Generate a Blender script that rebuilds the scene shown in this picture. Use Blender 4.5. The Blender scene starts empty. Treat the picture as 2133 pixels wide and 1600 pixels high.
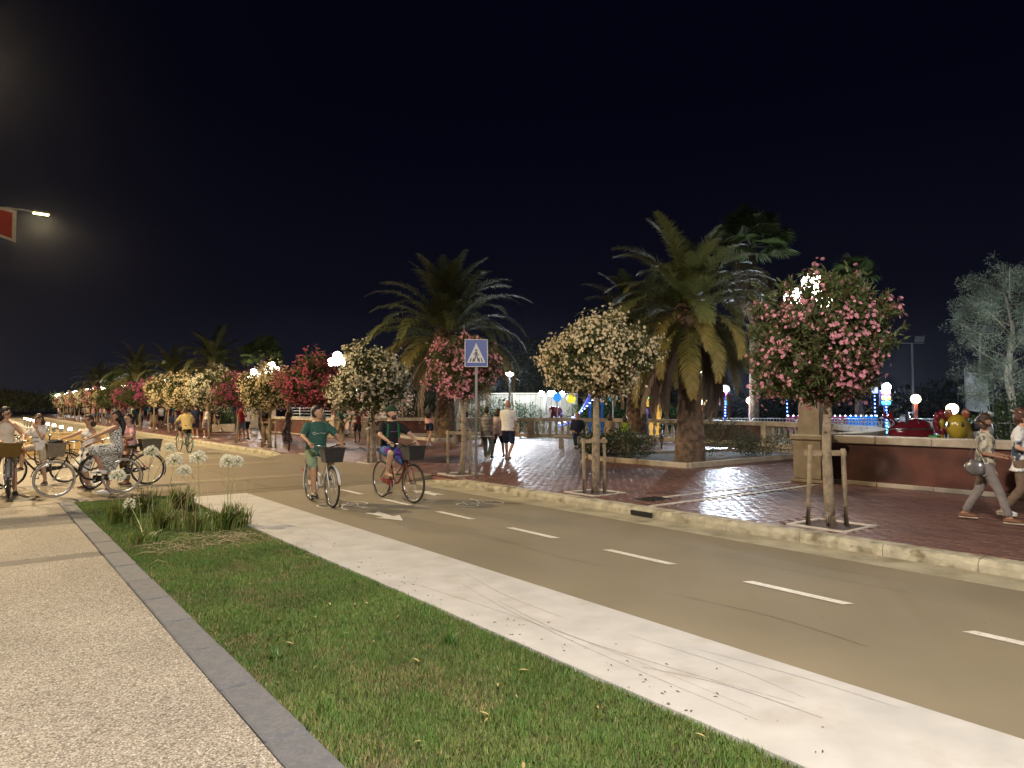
import bpy, math, random
import numpy as np
from mathutils import Vector, Matrix, Euler
R = math.radians
PI = math.pi
scene = bpy.context.scene
col = scene.collection

# ------------------------------------------------------------------ camera
cam_d = bpy.data.cameras.new('camera')
cam_d.sensor_width = 36.0
cam_d.lens = 36.0 * 1450.0 / 2133.0
cam_d.clip_start = 0.05
cam_d.clip_end = 2000.0
cam = bpy.data.objects.new('camera', cam_d)
cam.location = (0, 0, 1.68)
cam.rotation_euler = (R(90 + 1.896), 0, R(-37.596))
col.objects.link(cam)
scene.camera = cam

# ------------------------------------------------------------------ night sky
world = bpy.data.worlds.new('World')
scene.world = world
world.use_nodes = True
wn, wl = world.node_tree.nodes, world.node_tree.links
wn.clear()
wo = wn.new('ShaderNodeOutputWorld')
bg = wn.new('ShaderNodeBackground')
sky = wn.new('ShaderNodeTexSky')
sky.sky_type = 'NISHITA'
sky.sun_disc = False
sky.sun_elevation = R(-7.0)
sky.sun_rotation = R(20)
sky.dust_density = 2.0
addn = wn.new('ShaderNodeMixRGB'); addn.blend_type = 'ADD'; addn.inputs[0].default_value = 1.0
scl = wn.new('ShaderNodeMixRGB'); scl.blend_type = 'MULTIPLY'; scl.inputs[0].default_value = 1.0
scl.inputs[2].default_value = (0.004, 0.004, 0.004, 1)
# faint town glow: a touch lighter towards the horizon all the way round
tc = wn.new('ShaderNodeTexCoord')
sep = wn.new('ShaderNodeSeparateXYZ')
ramp = wn.new('ShaderNodeValToRGB')
ramp.color_ramp.elements[0].position = 0.0
ramp.color_ramp.elements[0].color = (0.0080, 0.0085, 0.0140, 1)
ramp.color_ramp.elements[1].position = 0.40
ramp.color_ramp.elements[1].color = (0.0005, 0.0007, 0.0033, 1)
e = ramp.color_ramp.elements.new(0.14); e.color = (0.0024, 0.0026, 0.0062, 1)
wl.new(tc.outputs['Generated'], sep.inputs[0])
wl.new(sep.outputs['Z'], ramp.inputs[0])
wl.new(sky.outputs[0], scl.inputs[1])
wl.new(scl.outputs[0], addn.inputs[1])
wl.new(ramp.outputs[0], addn.inputs[2])
wl.new(addn.outputs[0], bg.inputs[0])
bg.inputs[1].default_value = 1.0
wl.new(bg.outputs[0], wo.inputs[0])

scene.view_settings.view_transform = 'Standard'
scene.view_settings.look = 'None'
scene.view_settings.exposure = 0.38
scene.view_settings.gamma = 1.0
scene.view_settings.use_curve_mapping = False
scene.render.engine = 'CYCLES'
scene.cycles.use_denoising = True
scene.cycles.use_light_tree = True
scene.cycles.max_bounces = 6
scene.cycles.diffuse_bounces = 3
scene.cycles.glossy_bounces = 3
scene.cycles.transmission_bounces = 3
scene.cycles.transparent_max_bounces = 8
scene.cycles.sample_clamp_indirect = 4.0
scene.cycles.caustics_reflective = False
scene.cycles.caustics_refractive = False

# light levels of the lamps, real and added (watts / radiance)
STREET_W = 7600.0       # tall street lamps on the landward side
STREET_C = (1.0, 0.77, 0.46)
STREET_NEAR_C = (1.0, 0.92, 0.83)
GLOBE_L = 38.0         # glass globes of the promenade lamps
GLOBE_C = (1.0, 0.95, 0.88)
FAIR_C = (0.72, 0.86, 1.0)

# ------------------------------------------------------------------ helpers
def tag(o, label=None, cat=None, group=None, kind=None):
    if label: o['label'] = label
    if cat: o['category'] = cat
    if group: o['group'] = group
    if kind: o['kind'] = kind
    return o

def empty(name, loc=(0, 0, 0), rz=0.0, parent=None):
    o = bpy.data.objects.new(name, None)
    o.empty_display_size = 0.2
    o.location = loc
    o.rotation_euler = (0, 0, rz)
    col.objects.link(o)
    if parent is not None: o.parent = parent
    return o

def thing(name, loc, rz, label, cat, group=None):
    return tag(empty(name, loc, rz), label, cat, group)

def mkobj(name, me, parent=None, loc=None, rot=None, scale=None):
    o = bpy.data.objects.new(name, me)
    col.objects.link(o)
    if parent is not None: o.parent = parent
    if loc is not None: o.location = loc
    if rot is not None: o.rotation_euler = rot
    if scale is not None: o.scale = scale if hasattr(scale, '__len__') else (scale,) * 3
    return o

def copy_tree(o, parent=None):
    c = o.copy()
    col.objects.link(c)
    c.parent = parent
    for ch in list(o.children):
        copy_tree(ch, c)
    return c

def frame_from(d, up=(0, 0, 1)):
    d = Vector(d).normalized()
    u = Vector(up)
    if abs(d.dot(u)) > 0.98: u = Vector((0, 1, 0))
    x = d.cross(u).normalized()
    y = x.cross(d).normalized()
    return x, y, d

class MB:
    """collects shapes for one mesh object"""
    def __init__(s):
        s.v = []; s.f = []; s.m = []; s.mi = 0
    def face(s, idx):
        s.f.append(tuple(idx)); s.m.append(s.mi)
    def box(s, c, sz, rot=None, taper=1.0, bev=0.0):
        hx, hy, hz = sz[0] / 2, sz[1] / 2, sz[2] / 2
        b = len(s.v)
        M = rot if rot is not None else Matrix.Identity(3)
        c = Vector(c)
        if bev <= 0:
            for z, k in ((-hz, 1.0), (hz, taper)):
                for x, y in ((-hx, -hy), (hx, -hy), (hx, hy), (-hx, hy)):
                    s.v.append(c + M @ Vector((x * k, y * k, z)))
            for q in ((0, 3, 2, 1), (4, 5, 6, 7), (0, 1, 5, 4), (1, 2, 6, 5), (2, 3, 7, 6), (3, 0, 4, 7)):
                s.face([b + i for i in q])
        else:
            B = min(bev, hx * .9, hy * .9, hz * .9)
            rings = [(-hz, B), (-hz + B, 0), (hz - B, 0), (hz, B)]
            for z, ins in rings:
                k = taper if z > 0 else 1.0
                ax, ay = hx * k, hy * k
                for x, y in ((-ax + B + ins * 0, -ay + ins), (ax - B, -ay + ins), (ax - ins, -ay + B), (ax - ins, ay - B),
                             (ax - B, ay - ins), (-ax + B, ay - ins), (-ax + ins, ay - B), (-ax + ins, -ay + B)):
                    s.v.append(c + M @ Vector((x, y, z)))
            for r in range(3):
                for i in range(8):
                    j = (i + 1) % 8
                    s.face([b + r * 8 + i, b + r * 8 + j, b + r * 8 + 8 + j, b + r * 8 + 8 + i])
            s.face([b + 7 - i for i in range(8)])
            s.face([b + 24 + i for i in range(8)])
        return s
    def tube(s, pts, rad, n=8, caps=True, closed=False, flat=1.0, up=(0, 0, 1)):
        pts = [Vector(p) for p in pts]
        N = len(pts)
        if not hasattr(rad, '__len__'): rad = [rad] * N
        b = len(s.v)
        px = None
        for i, p in enumerate(pts):
            if closed: d = pts[(i + 1) % N] - pts[i - 1]
            else: d = pts[min(i + 1, N - 1)] - pts[max(i - 1, 0)]
            if d.length < 1e-9: d = Vector((0, 0, 1))
            d.normalize()
            if px is None:
                x, y, _ = frame_from(d, up)
            else:
                x = px - d * px.dot(d)
                if x.length < 1e-6: x, _, _ = frame_from(d, up)
                x.normalize(); y = d.cross(x)
            px = x
            r = rad[i]
            ra, rb = (r if hasattr(r, '__len__') else (r, r * flat))
            for k in range(n):
                a = 2 * PI * k / n
                s.v.append(p + x * (ra * math.cos(a)) + y * (rb * math.sin(a)))
        M = N if closed else N - 1
        for i in range(M):
            i2 = (i + 1) % N
            for k in range(n):
                k2 = (k + 1) % n
                s.face([b + i * n + k, b + i * n + k2, b + i2 * n + k2, b + i2 * n + k])
        if caps and not closed:
            s.face([b + n - 1 - k for k in range(n)])
            s.face([b + (N - 1) * n + k for k in range(n)])
        return s
    def capsule(s, a, b, ra, rb, n=10):
        a, b = Vector(a), Vector(b)
        d = (b - a); L = d.length
        if L < 1e-6: return s
        d /= L
        P = []; Rr = []
        for t in (-1.0, -.7, -.35, 0): P.append(a + d * (ra * t)); Rr.append(max(ra * math.sqrt(max(0, 1 - t * t)), .0005))
        for t in (0.33, .66): P.append(a + d * (L * t)); Rr.append(ra + (rb - ra) * t)
        for t in (0, .35, .7, 1.0): P.append(b + d * (rb * t)); Rr.append(max(rb * math.sqrt(max(0, 1 - t * t)), .0005))
        return s.tube(P, Rr, n)
    def ring(s, c, r, tr, axis=(1, 0, 0), n=32, m=6):
        x, y, _ = frame_from(axis)
        c = Vector(c)
        pts = [c + x * (r * math.cos(2 * PI * i / n)) + y * (r * math.sin(2 * PI * i / n)) for i in range(n)]
        b = len(s.v)
        ax = Vector(axis).normalized()
        for i in range(n):
            rad = (pts[i] - c).normalized()
            for k in range(m):
                a = 2 * PI * k / m
                s.v.append(pts[i] + rad * (tr * math.cos(a)) + ax * (tr * math.sin(a)))
        for i in range(n):
            i2 = (i + 1) % n
            for k in range(m):
                k2 = (k + 1) % m
                s.face([b + i * m + k, b + i2 * m + k, b + i2 * m + k2, b + i * m + k2])
        return s
    def ell(s, c, r, rot=None, nu=14, nv=9, fn=None):
        c = Vector(c)
        if not hasattr(r, '__len__'): r = (r, r, r)
        M = rot if rot is not None else Matrix.Identity(3)
        b = len(s.v)
        def P(x, y, z):
            p = Vector((x, y, z))
            if fn: p = Vector(fn(p))
            return c + M @ Vector((p.x * r[0], p.y * r[1], p.z * r[2]))
        s.v.append(P(0, 0, -1))
        for j in range(1, nv):
            t = -PI / 2 + PI * j / nv
            for i in range(nu):
                a = 2 * PI * i / nu
                s.v.append(P(math.cos(t) * math.cos(a), math.cos(t) * math.sin(a), math.sin(t)))
        s.v.append(P(0, 0, 1))
        for i in range(nu):
            i2 = (i + 1) % nu
            s.face([b, b + 1 + i2, b + 1 + i])
            for j in range(nv - 2):
                s.face([b + 1 + j * nu + i, b + 1 + j * nu + i2, b + 1 + (j + 1) * nu + i2, b + 1 + (j + 1) * nu + i])
            s.face([b + 1 + (nv - 2) * nu + i, b + 1 + (nv - 2) * nu + i2, b + 1 + (nv - 1) * nu])
        return s
    def lathe(s, prof, c=(0, 0, 0), n=16, ang=0.0, caps=True, sq=None):
        """profile of (r, z); n=4 with ang=45 deg makes square section"""
        c = Vector(c); b = len(s.v); N = len(prof)
        for r, z in prof:
            for k in range(n):
                a = 2 * PI * k / n + ang
                s.v.append(c + Vector((r * math.cos(a), r * math.sin(a), z)))
        for i in range(N - 1):
            for k in range(n):
                k2 = (k + 1) % n
                s.face([b + i * n + k, b + i * n + k2, b + (i + 1) * n + k2, b + (i + 1) * n + k])
        if caps:
            s.face([b + n - 1 - k for k in range(n)])
            s.face([b + (N - 1) * n + k for k in range(n)])
        return s
    def prism(s, poly, z0, z1):
        b = len(s.v); n = len(poly)
        for z in (z0, z1):
            for p in poly: s.v.append(Vector((p[0], p[1], z)))
        for i in range(n):
            j = (i + 1) % n
            s.face([b + i, b + j, b + n + j, b + n + i])
        s.face([b + n - 1 - i for i in range(n)])
        s.face([b + n + i for i in range(n)])
        return s
    def mesh(s, name, mats, smooth=False):
        me = bpy.data.meshes.new(name)
        me.from_pydata([tuple(p) for p in s.v], [], s.f)
        if not isinstance(mats, (list, tuple)): mats = [mats]
        for m in mats: me.materials.append(m)
        if len(mats) > 1: me.polygons.foreach_set('material_index', s.m)
        if smooth: me.polygons.foreach_set('use_smooth', [True] * len(me.polygons))
        me.update()
        return me
    def build(s, name, mats, parent=None, smooth=False, loc=None, rot=None, scale=None):
        return mkobj(name, s.mesh(name, mats, smooth), parent, loc, rot, scale)

def np_mesh(name, V, Fc, mats, cols=None, smooth=False, mi=None):
    """V (n,3); Fc (m,k) faces all of k corners"""
    me = bpy.data.meshes.new(name)
    V = np.asarray(V, dtype=np.float32); Fc = np.asarray(Fc, dtype=np.int32)
    me.vertices.add(len(V)); me.vertices.foreach_set('co', V.ravel())
    k = Fc.shape[1]
    me.loops.add(Fc.size); me.loops.foreach_set('vertex_index', Fc.ravel())
    me.polygons.add(len(Fc)); me.polygons.foreach_set('loop_start', np.arange(0, Fc.size, k, dtype=np.int32))
    if not isinstance(mats, (list, tuple)): mats = [mats]
    for m in mats: me.materials.append(m)
    if mi is not None: me.polygons.foreach_set('material_index', np.asarray(mi, dtype=np.int32))
    me.update(calc_edges=True)
    if cols is not None:
        at = me.color_attributes.new('Col', 'FLOAT_COLOR', 'POINT')
        c4 = np.ones((len(V), 4), dtype=np.float32); c4[:, :3] = cols
        at.data.foreach_set('color', c4.ravel())
    if smooth: me.polygons.foreach_set('use_smooth', np.ones(len(Fc), dtype=bool))
    return me

def inst(tv, tf, M, T, cols=None):
    """repeat a template: returns V, F, per-vertex colours"""
    tv = np.asarray(tv, dtype=np.float32); tf = np.asarray(tf, dtype=np.int64)
    N = len(T); n = len(tv)
    V = np.einsum('nij,kj->nki', M, tv) + T[:, None, :]
    Fc = (tf[None] + (np.arange(N) * n)[:, None, None]).reshape(-1, tf.shape[1])
    C = None
    if cols is not None: C = np.repeat(cols[:, None, :], n, axis=1).reshape(-1, 3)
    return V.reshape(-1, 3), Fc, C

def rotz_np(a):
    c, s_ = np.cos(a), np.sin(a); z = np.zeros_like(a); o = np.ones_like(a)
    return np.stack([np.stack([c, -s_, z], -1), np.stack([s_, c, z], -1), np.stack([z, z, o], -1)], -2)
def rotx_np(a):
    c, s_ = np.cos(a), np.sin(a); z = np.zeros_like(a); o = np.ones_like(a)
    return np.stack([np.stack([o, z, z], -1), np.stack([z, c, -s_], -1), np.stack([z, s_, c], -1)], -2)
def look_np(d, roll):
    """matrices whose local +Y points along d"""
    d = d / np.linalg.norm(d, axis=1, keepdims=True)
    up = np.tile(np.array([[0., 0., 1.]]), (len(d), 1))
    up[np.abs(d[:, 2]) > 0.97] = (1., 0., 0.)
    x = np.cross(d, up); x /= np.linalg.norm(x, axis=1, keepdims=True)
    z = np.cross(x, d)
    c, s_ = np.cos(roll)[:, None], np.sin(roll)[:, None]
    x2 = x * c + z * s_; z2 = -x * s_ + z * c
    return np.stack([x2, d, z2], -1)

# ------------------------------------------------------------------ materials
MATS = {}
def mat(name, c=(.5, .5, .5), rough=.6, var=0.0, vscale=8.0, bump=0.0, bscale=60.0, metal=0.0, spec=.5,
        attr=False, c2=None, c2scale=1.5, c2pos=(.45, .6), coat=0.0, detail=4.0, trans=0.0, rvar=0.0, objrand=0.0):
    if name in MATS: return MATS[name]
    m = bpy.data.materials.new(name); m.use_nodes = True
    nt = m.node_tree; n = nt.nodes; l = nt.links
    b = n['Principled BSDF']
    b.inputs['Roughness'].default_value = rough
    b.inputs['Metallic'].default_value = metal
    b.inputs['Specular IOR Level'].default_value = spec
    b.inputs['Coat Weight'].default_value = coat
    tcn = n.new('ShaderNodeTexCoord')
    src = None
    base = n.new('ShaderNodeRGB'); base.outputs[0].default_value = (*c, 1)
    out = base.outputs[0]
    if attr:
        a = n.new('ShaderNodeAttribute'); a.attribute_name = 'Col'
        out = a.outputs['Color']
    if c2 is not None:
        nz = n.new('ShaderNodeTexNoise'); nz.inputs['Scale'].default_value = c2scale; nz.inputs['Detail'].default_value = 6
        l.new(tcn.outputs['Object'], nz.inputs['Vector'])
        rp = n.new('ShaderNodeValToRGB'); rp.color_ramp.elements[0].position = c2pos[0]; rp.color_ramp.elements[1].position = c2pos[1]
        l.new(nz.outputs[0], rp.inputs[0])
        mx = n.new('ShaderNodeMixRGB'); mx.inputs[2].default_value = (*c2, 1)
        l.new(rp.outputs[0], mx.inputs[0]); l.new(out, mx.inputs[1]); out = mx.outputs[0]
    if var > 0:
        nz = n.new('ShaderNodeTexNoise'); nz.inputs['Scale'].default_value = vscale; nz.inputs['Detail'].default_value = detail
        l.new(tcn.outputs['Object'], nz.inputs['Vector'])
        mr = n.new('ShaderNodeMapRange'); mr.inputs[1].default_value = .3; mr.inputs[2].default_value = .7
        mr.inputs[3].default_value = 1 - var; mr.inputs[4].default_value = 1 + var
        l.new(nz.outputs[0], mr.inputs[0])
        mx = n.new('ShaderNodeMixRGB'); mx.blend_type = 'MULTIPLY'; mx.inputs[0].default_value = 1
        l.new(out, mx.inputs[1]); l.new(mr.outputs[0], mx.inputs[2]); out = mx.outputs[0]
        if rvar > 0:
            m2 = n.new('ShaderNodeMapRange'); m2.inputs[1].default_value = .3; m2.inputs[2].default_value = .7
            m2.inputs[3].default_value = max(0, rough - rvar); m2.inputs[4].default_value = min(1, rough + rvar)
            l.new(nz.outputs[0], m2.inputs[0]); l.new(m2.outputs[0], b.inputs['Roughness'])
    if objrand > 0:
        oi = n.new('ShaderNodeObjectInfo')
        mr = n.new('ShaderNodeMapRange'); mr.inputs[3].default_value = 1 - objrand; mr.inputs[4].default_value = 1 + objrand
        l.new(oi.outputs['Random'], mr.inputs[0])
        mx = n.new('ShaderNodeMixRGB'); mx.blend_type = 'MULTIPLY'; mx.inputs[0].default_value = 1
        l.new(out, mx.inputs[1]); l.new(mr.outputs[0], mx.inputs[2]); out = mx.outputs[0]
    l.new(out, b.inputs['Base Color'])
    if bump > 0:
        nz = n.new('ShaderNodeTexNoise'); nz.inputs['Scale'].default_value = bscale; nz.inputs['Detail'].default_value = 5
        l.new(tcn.outputs['Object'], nz.inputs['Vector'])
        bp = n.new('ShaderNodeBump'); bp.inputs['Strength'].default_value = bump; bp.inputs['Distance'].default_value = .01
        l.new(nz.outputs[0], bp.inputs['Height']); l.new(bp.outputs[0], b.inputs['Normal'])
    if trans > 0:
        tr = n.new('ShaderNodeBsdfTranslucent'); l.new(out, tr.inputs[0])
        ms = n.new('ShaderNodeMixShader'); ms.inputs[0].default_value = trans
        l.new(b.outputs[0], ms.inputs[1]); l.new(tr.outputs[0], ms.inputs[2])
        l.new(ms.outputs[0], n['Material Output'].inputs[0])
    MATS[name] = m
    return m

def glow(name, c, s):
    if name in MATS: return MATS[name]
    m = bpy.data.materials.new(name); m.use_nodes = True
    b = m.node_tree.nodes['Principled BSDF']
    b.inputs['Base Color'].default_value = (*[min(1, x) * .8 for x in c], 1)
    b.inputs['Emission Color'].default_value = (*c, 1)
    b.inputs['Emission Strength'].default_value = s
    b.inputs['Roughness'].default_value = .4
    MATS[name] = m
    return m

def nodes_of(m):
    return m.node_tree.nodes, m.node_tree.links, m.node_tree.nodes['Principled BSDF']
rnd = random.Random(7)
rng = np.random.default_rng(11)
PZ = 0.13      # level of the promenade above the cycle path
# ================================================================== SETTING
def sheet(name, x0, x1, y0, y1, z, m, kind='structure', parent=None, label=None, thick=0.0, sub=1):
    b = MB()
    if thick > 0: b.box(((x0 + x1) / 2, (y0 + y1) / 2, z - thick / 2), (x1 - x0, y1 - y0, thick))
    else:
        for i in range(2):
            for j in range(2): b.v.append(Vector((x1 if i else x0, y1 if j else y0, z)))
        b.face((0, 2, 3, 1))
    o = b.build(name, m, parent)
    if parent is None: tag(o, kind=kind, label=label)
    return o

M_earth = mat('dark earth', (.06, .05, .04), .95, .4, .7, .5, 20)
M_grav = mat('exposed aggregate', (.40, .34, .27), .8, .12, 1.2)
n, l, b = nodes_of(M_grav)
def aggregate(m, tones, scale, bump):
    n, l, b = nodes_of(m)
    tcn = n.new('ShaderNodeTexCoord')
    vo = n.new('ShaderNodeTexVoronoi'); vo.inputs['Scale'].default_value = scale
    l.new(tcn.outputs['Object'], vo.inputs['Vector'])
    rp = n.new('ShaderNodeValToRGB')
    rp.color_ramp.interpolation = 'LINEAR'
    el = rp.color_ramp.elements
    el[0].position = 0; el[0].color = (*tones[0], 1)
    el[1].position = 1; el[1].color = (*tones[-1], 1)
    for i, t in enumerate(tones[1:-1]):
        e = el.new((i + 1) / (len(tones) - 1)); e.color = (*t, 1)
    sp = n.new('ShaderNodeSeparateColor'); l.new(vo.outputs['Color'], sp.inputs[0])
    l.new(sp.outputs[0], rp.inputs[0])
    old = b.inputs['Base Color'].links[0].from_socket
    # dark matrix between the pebbles
    mr = n.new('ShaderNodeMapRange'); mr.inputs[1].default_value = .35; mr.inputs[2].default_value = .75
    mr.inputs[3].default_value = 1.0; mr.inputs[4].default_value = .45
    l.new(vo.outputs['Distance'], mr.inputs[0])
    mx = n.new('ShaderNodeMixRGB'); mx.blend_type = 'MULTIPLY'; mx.inputs[0].default_value = 1
    l.new(rp.outputs[0], mx.inputs[1]); l.new(mr.outputs[0], mx.inputs[2])
    big = n.new('ShaderNodeTexNoise'); big.inputs['Scale'].default_value = .9; big.inputs['Detail'].default_value = 5
    l.new(tcn.outputs['Object'], big.inputs['Vector'])
    m3 = n.new('ShaderNodeMapRange'); m3.inputs[1].default_value = .3; m3.inputs[2].default_value = .7
    m3.inputs[3].default_value = .82; m3.inputs[4].default_value = 1.12
    l.new(big.outputs[0], m3.inputs[0])
    mx2 = n.new('ShaderNodeMixRGB'); mx2.blend_type = 'MULTIPLY'; mx2.inputs[0].default_value = 1
    l.new(mx.outputs[0], mx2.inputs[1]); l.new(m3.outputs[0], mx2.inputs[2])
    # a few dark spots (gum, oil)
    sn = n.new('ShaderNodeTexNoise'); sn.inputs['Scale'].default_value = 5.5; sn.inputs['Detail'].default_value = 2
    l.new(tcn.outputs['Object'], sn.inputs['Vector'])
    m4 = n.new('ShaderNodeMapRange'); m4.inputs[1].default_value = .70; m4.inputs[2].default_value = .76
    m4.inputs[3].default_value = 1; m4.inputs[4].default_value = .5
    l.new(sn.outputs[0], m4.inputs[0])
    mx3 = n.new('ShaderNodeMixRGB'); mx3.blend_type = 'MULTIPLY'; mx3.inputs[0].default_value = 1
    l.new(mx2.outputs[0], mx3.inputs[1]); l.new(m4.outputs[0], mx3.inputs[2])
    l.new(mx3.outputs[0], b.inputs['Base Color'])
    bp = n.new('ShaderNodeBump'); bp.invert = True; bp.inputs['Strength'].default_value = bump; bp.inputs['Distance'].default_value = .006
    l.new(vo.outputs['Distance'], bp.inputs['Height']); l.new(bp.outputs[0], b.inputs['Normal'])
aggregate(M_grav, [(.18, .145, .11), (.34, .29, .23), (.41, .36, .29), (.37, .315, .25), (.60, .55, .47)], 95, .8)
M_band = mat('grey paving band', (.115, .10, .085), .8, .2, 6, .3, 90)
M_kerb = mat('grey kerb stone', (.115, .118, .130), .8, .14, 40, .5, 110, c2=(.135, .134, .142), c2scale=14, objrand=.10)
M_strip = mat('white concrete', (.46, .44, .415), .75, .10, 3.1, .18, 120, c2=(.38, .345, .295), c2scale=2.6, c2pos=(.55, .78))
M_asph = mat('ochre asphalt', (.218, .178, .114), .85, .11, .55, .25, 260, c2=(.195, .163, .108), c2scale=.7, c2pos=(.35, .75))
M_cross = mat('ochre crossing asphalt', (.165, .128, .080), .7, .16, .6, .25, 220, c2=(.142, .108, .066), c2scale=.6)
M_gut = mat('gutter concrete', (.36, .32, .22), .8, .18, 3, .3, 60, c2=(.22, .19, .12), c2scale=2.2, c2pos=(.5, .7))
M_rkerb = mat('worn kerb concrete', (.40, .36, .26), .85, .25, 6, .9, 22, c2=(.17, .14, .08), c2scale=5, c2pos=(.5, .68))
M_paint = mat('road paint', (.68, .64, .56), .6, .12, 9, .15, 120, c2=(.42, .36, .26), c2scale=26, c2pos=(.56, .70))
M_soil = mat('soil', (.075, .05, .032), .95, .4, 12, .9, 40)
M_lawn = mat('lawn earth', (.085, .075, .035), .95, .3, 5, .8, 60, c2=(.045, .06, .018), c2scale=6)
M_brick = mat('red paving brick', (.23, .10, .08), .40, .20, 3.0, .16, 40, attr=True, rvar=.08)
M_joint = mat('brick joint sand', (.085, .05, .045), .9, .2, 20)
M_paving_far = mat('red paving far', (.19, .085, .07), .42, .25, 1.3, .4, 25, rvar=.12)
M_bandstone = mat('pale band stone', (.48, .42, .35), .6, .15, 8, .2, 60)
M_stone = mat('travertine', (.40, .34, .265), .75, .20, 3.5, .45, 35, c2=(.26, .21, .155), c2scale=2.4, c2pos=(.5, .75))
M_plaster = mat('brick red plaster', (.108, .036, .025), .8, .40, 2.2, .35, 30, c2=(.06, .026, .02), c2scale=1.6, c2pos=(.4, .75))

ground = sheet('ground', -150, 250, -60, 320, -.09, M_earth)

# --- landward pavement: slabs of exposed aggregate divided by grey bands
pav = MB(); pav.box((-13.0, -14.3 / 2 + 14.47 / 2 + .1, -.06), (28.36, 29.2, .05)); 
pav = pav.build('pavement', M_band); tag(pav, kind='structure')
yb = [-6.0, -3.62, -.92, 1.78, 4.47, 4.49, 9.12, 9.42, 11.84, 12.12, 14.40]
def slab(x0, x1, y0, y1):
    mb = MB(); mb.box(((x0 + x1) / 2, (y0 + y1) / 2, -.02), (x1 - x0, y1 - y0, .04), bev=.004)
    return mb.build('slab', M_grav, pav)
for y0, y1 in ((-6, -.3), (0, 4.478), (4.486, 9.12), (9.42, 11.84), (12.12, 14.40)):
    for x0, x1 in ((-6.0, 1.174), (-14, -6.03)):
        slab(x0, x1, y0, y1)
for y0, y1 in ((9.12, 9.42), (11.84, 12.12), (14.40, 14.55)):
    mb = MB(); mb.box((-6.4, (y0 + y1) / 2, -.021), (15.13, y1 - y0 - .006, .036)); mb.build('paving_band', M_band, pav)

# --- grey kerb stones along the lawn
kerb = MB(); kerb.box((1.29, 6.2, -.055), (.20, 16.3, .05)); kerb = kerb.build('lawn_kerb', M_soil); tag(kerb, kind='structure')
mb = MB(); mb.box((0, 0, 0), (.222, .785, .09), bev=.010); kme = mb.mesh('kerb_stone', M_kerb)
y = 3.56 - .8 * 6
while y < 14.3:
    L = min(.8, 14.55 - y)
    k = mkobj('kerb_stone', kme, kerb, (1.29 + rnd.uniform(-.003, .003), y + L / 2, -.033 + rnd.uniform(-.003, .003)), (0, 0, rnd.uniform(-.004, .004)), (1, L / .8, 1))
    y += .8
# end kerb of the lawn along the crossing (runs across)
lawn = sheet('lawn', 1.40, 3.12, -3, 14.5, -.03, M_lawn)
strip = sheet('concrete_strip', 3.105, 4.235, -6, 14.02, .0, M_strip, thick=.1)
path = sheet('cycle_path', 4.235, 7.63, -6, 14.05, -.004, M_asph, thick=.1)
gutter = sheet('gutter', 7.63, 8.14, -8, 13.9, .0, M_gut, thick=.1)
cross = sheet('crossing', -14, 7.63, 14.55, 24.0, -.002, M_cross, thick=.1)
mb = MB(); mb.box((3.0, 14.29, -.03), (3.2, .5, .05)); 
c2_ = sheet('crossing_edge', 3.12, 7.63, 14.02, 14.55, -.006, M_cross, thick=.1)
# ramp of the crossing up to the promenade
mb = MB()
mb.v += [Vector(p) for p in ((7.63, 13.9, -.002), (8.37, 13.9, PZ - .004), (8.37, 23.3, PZ - .004), (7.63, 23.3, -.002), (7.63, 13.9, -.1), (8.37, 13.9, -.1), (8.37, 23.3, -.1), (7.63, 23.3, -.1))]
for q in ((0, 1, 2, 3), (0, 4, 5, 1), (1, 5, 6, 2), (2, 6, 7, 3)): mb.face(q)
tag(mb.build('crossing_ramp', M_cross), kind='structure')
# beyond the crossing
path2 = sheet('cycle_path_beyond', 3.75, 7.63, 24.0, 260, -.004, M_asph, thick=.1)
strip2 = sheet('concrete_strip_beyond', 3.2, 3.75, 24.0, 260, .0, M_strip, thick=.1)
pav2 = sheet('pavement_beyond', -14, 3.2, 24.0, 260, -.003, M_cross, thick=.1)
gut2 = sheet('gutter_beyond', 7.63, 8.14, 23.3, 260, .0, M_gut, thick=.1)
# thin seams across the crossing (old trench cuts) and paler strips
M_seam = mat('tar seam', (.07, .055, .04), .6)
M_pale = mat('pale crossing band', (.20, .158, .10), .7, .15, 4, .2, 120)
for i, (x0, x1, y0, y1) in enumerate(((3.4, 7.6, 16.6, 17.15), (3.0, 7.6, 21.2, 21.9))):
    sheet('pale_band', x0, x1, y0, y1, .003, M_pale, parent=cross)
sheet('tar_seam', 3.1, 7.63, 14.03, 14.06, .0005, M_seam, parent=c2_)
mbs = MB()
for (x0, y0, x1, y1) in ((-3, 19.3, 3.3, 19.25), (3.3, 19.25, 3.35, 24), (4.9, 14.6, 4.95, 20)):
    d = Vector((x1 - x0, y1 - y0, 0)); nrm = Vector((-d.y, d.x, 0)).normalized() * .012
    b0 = len(mbs.v); a, c = Vector((x0, y0, .0015)), Vector((x1, y1, .0015))
    mbs.v += [a - nrm, c - nrm, c + nrm, a + nrm]; mbs.face((b0, b0 + 1, b0 + 2, b0 + 3))
mbs.build('tar_seam', M_seam, cross)

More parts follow.
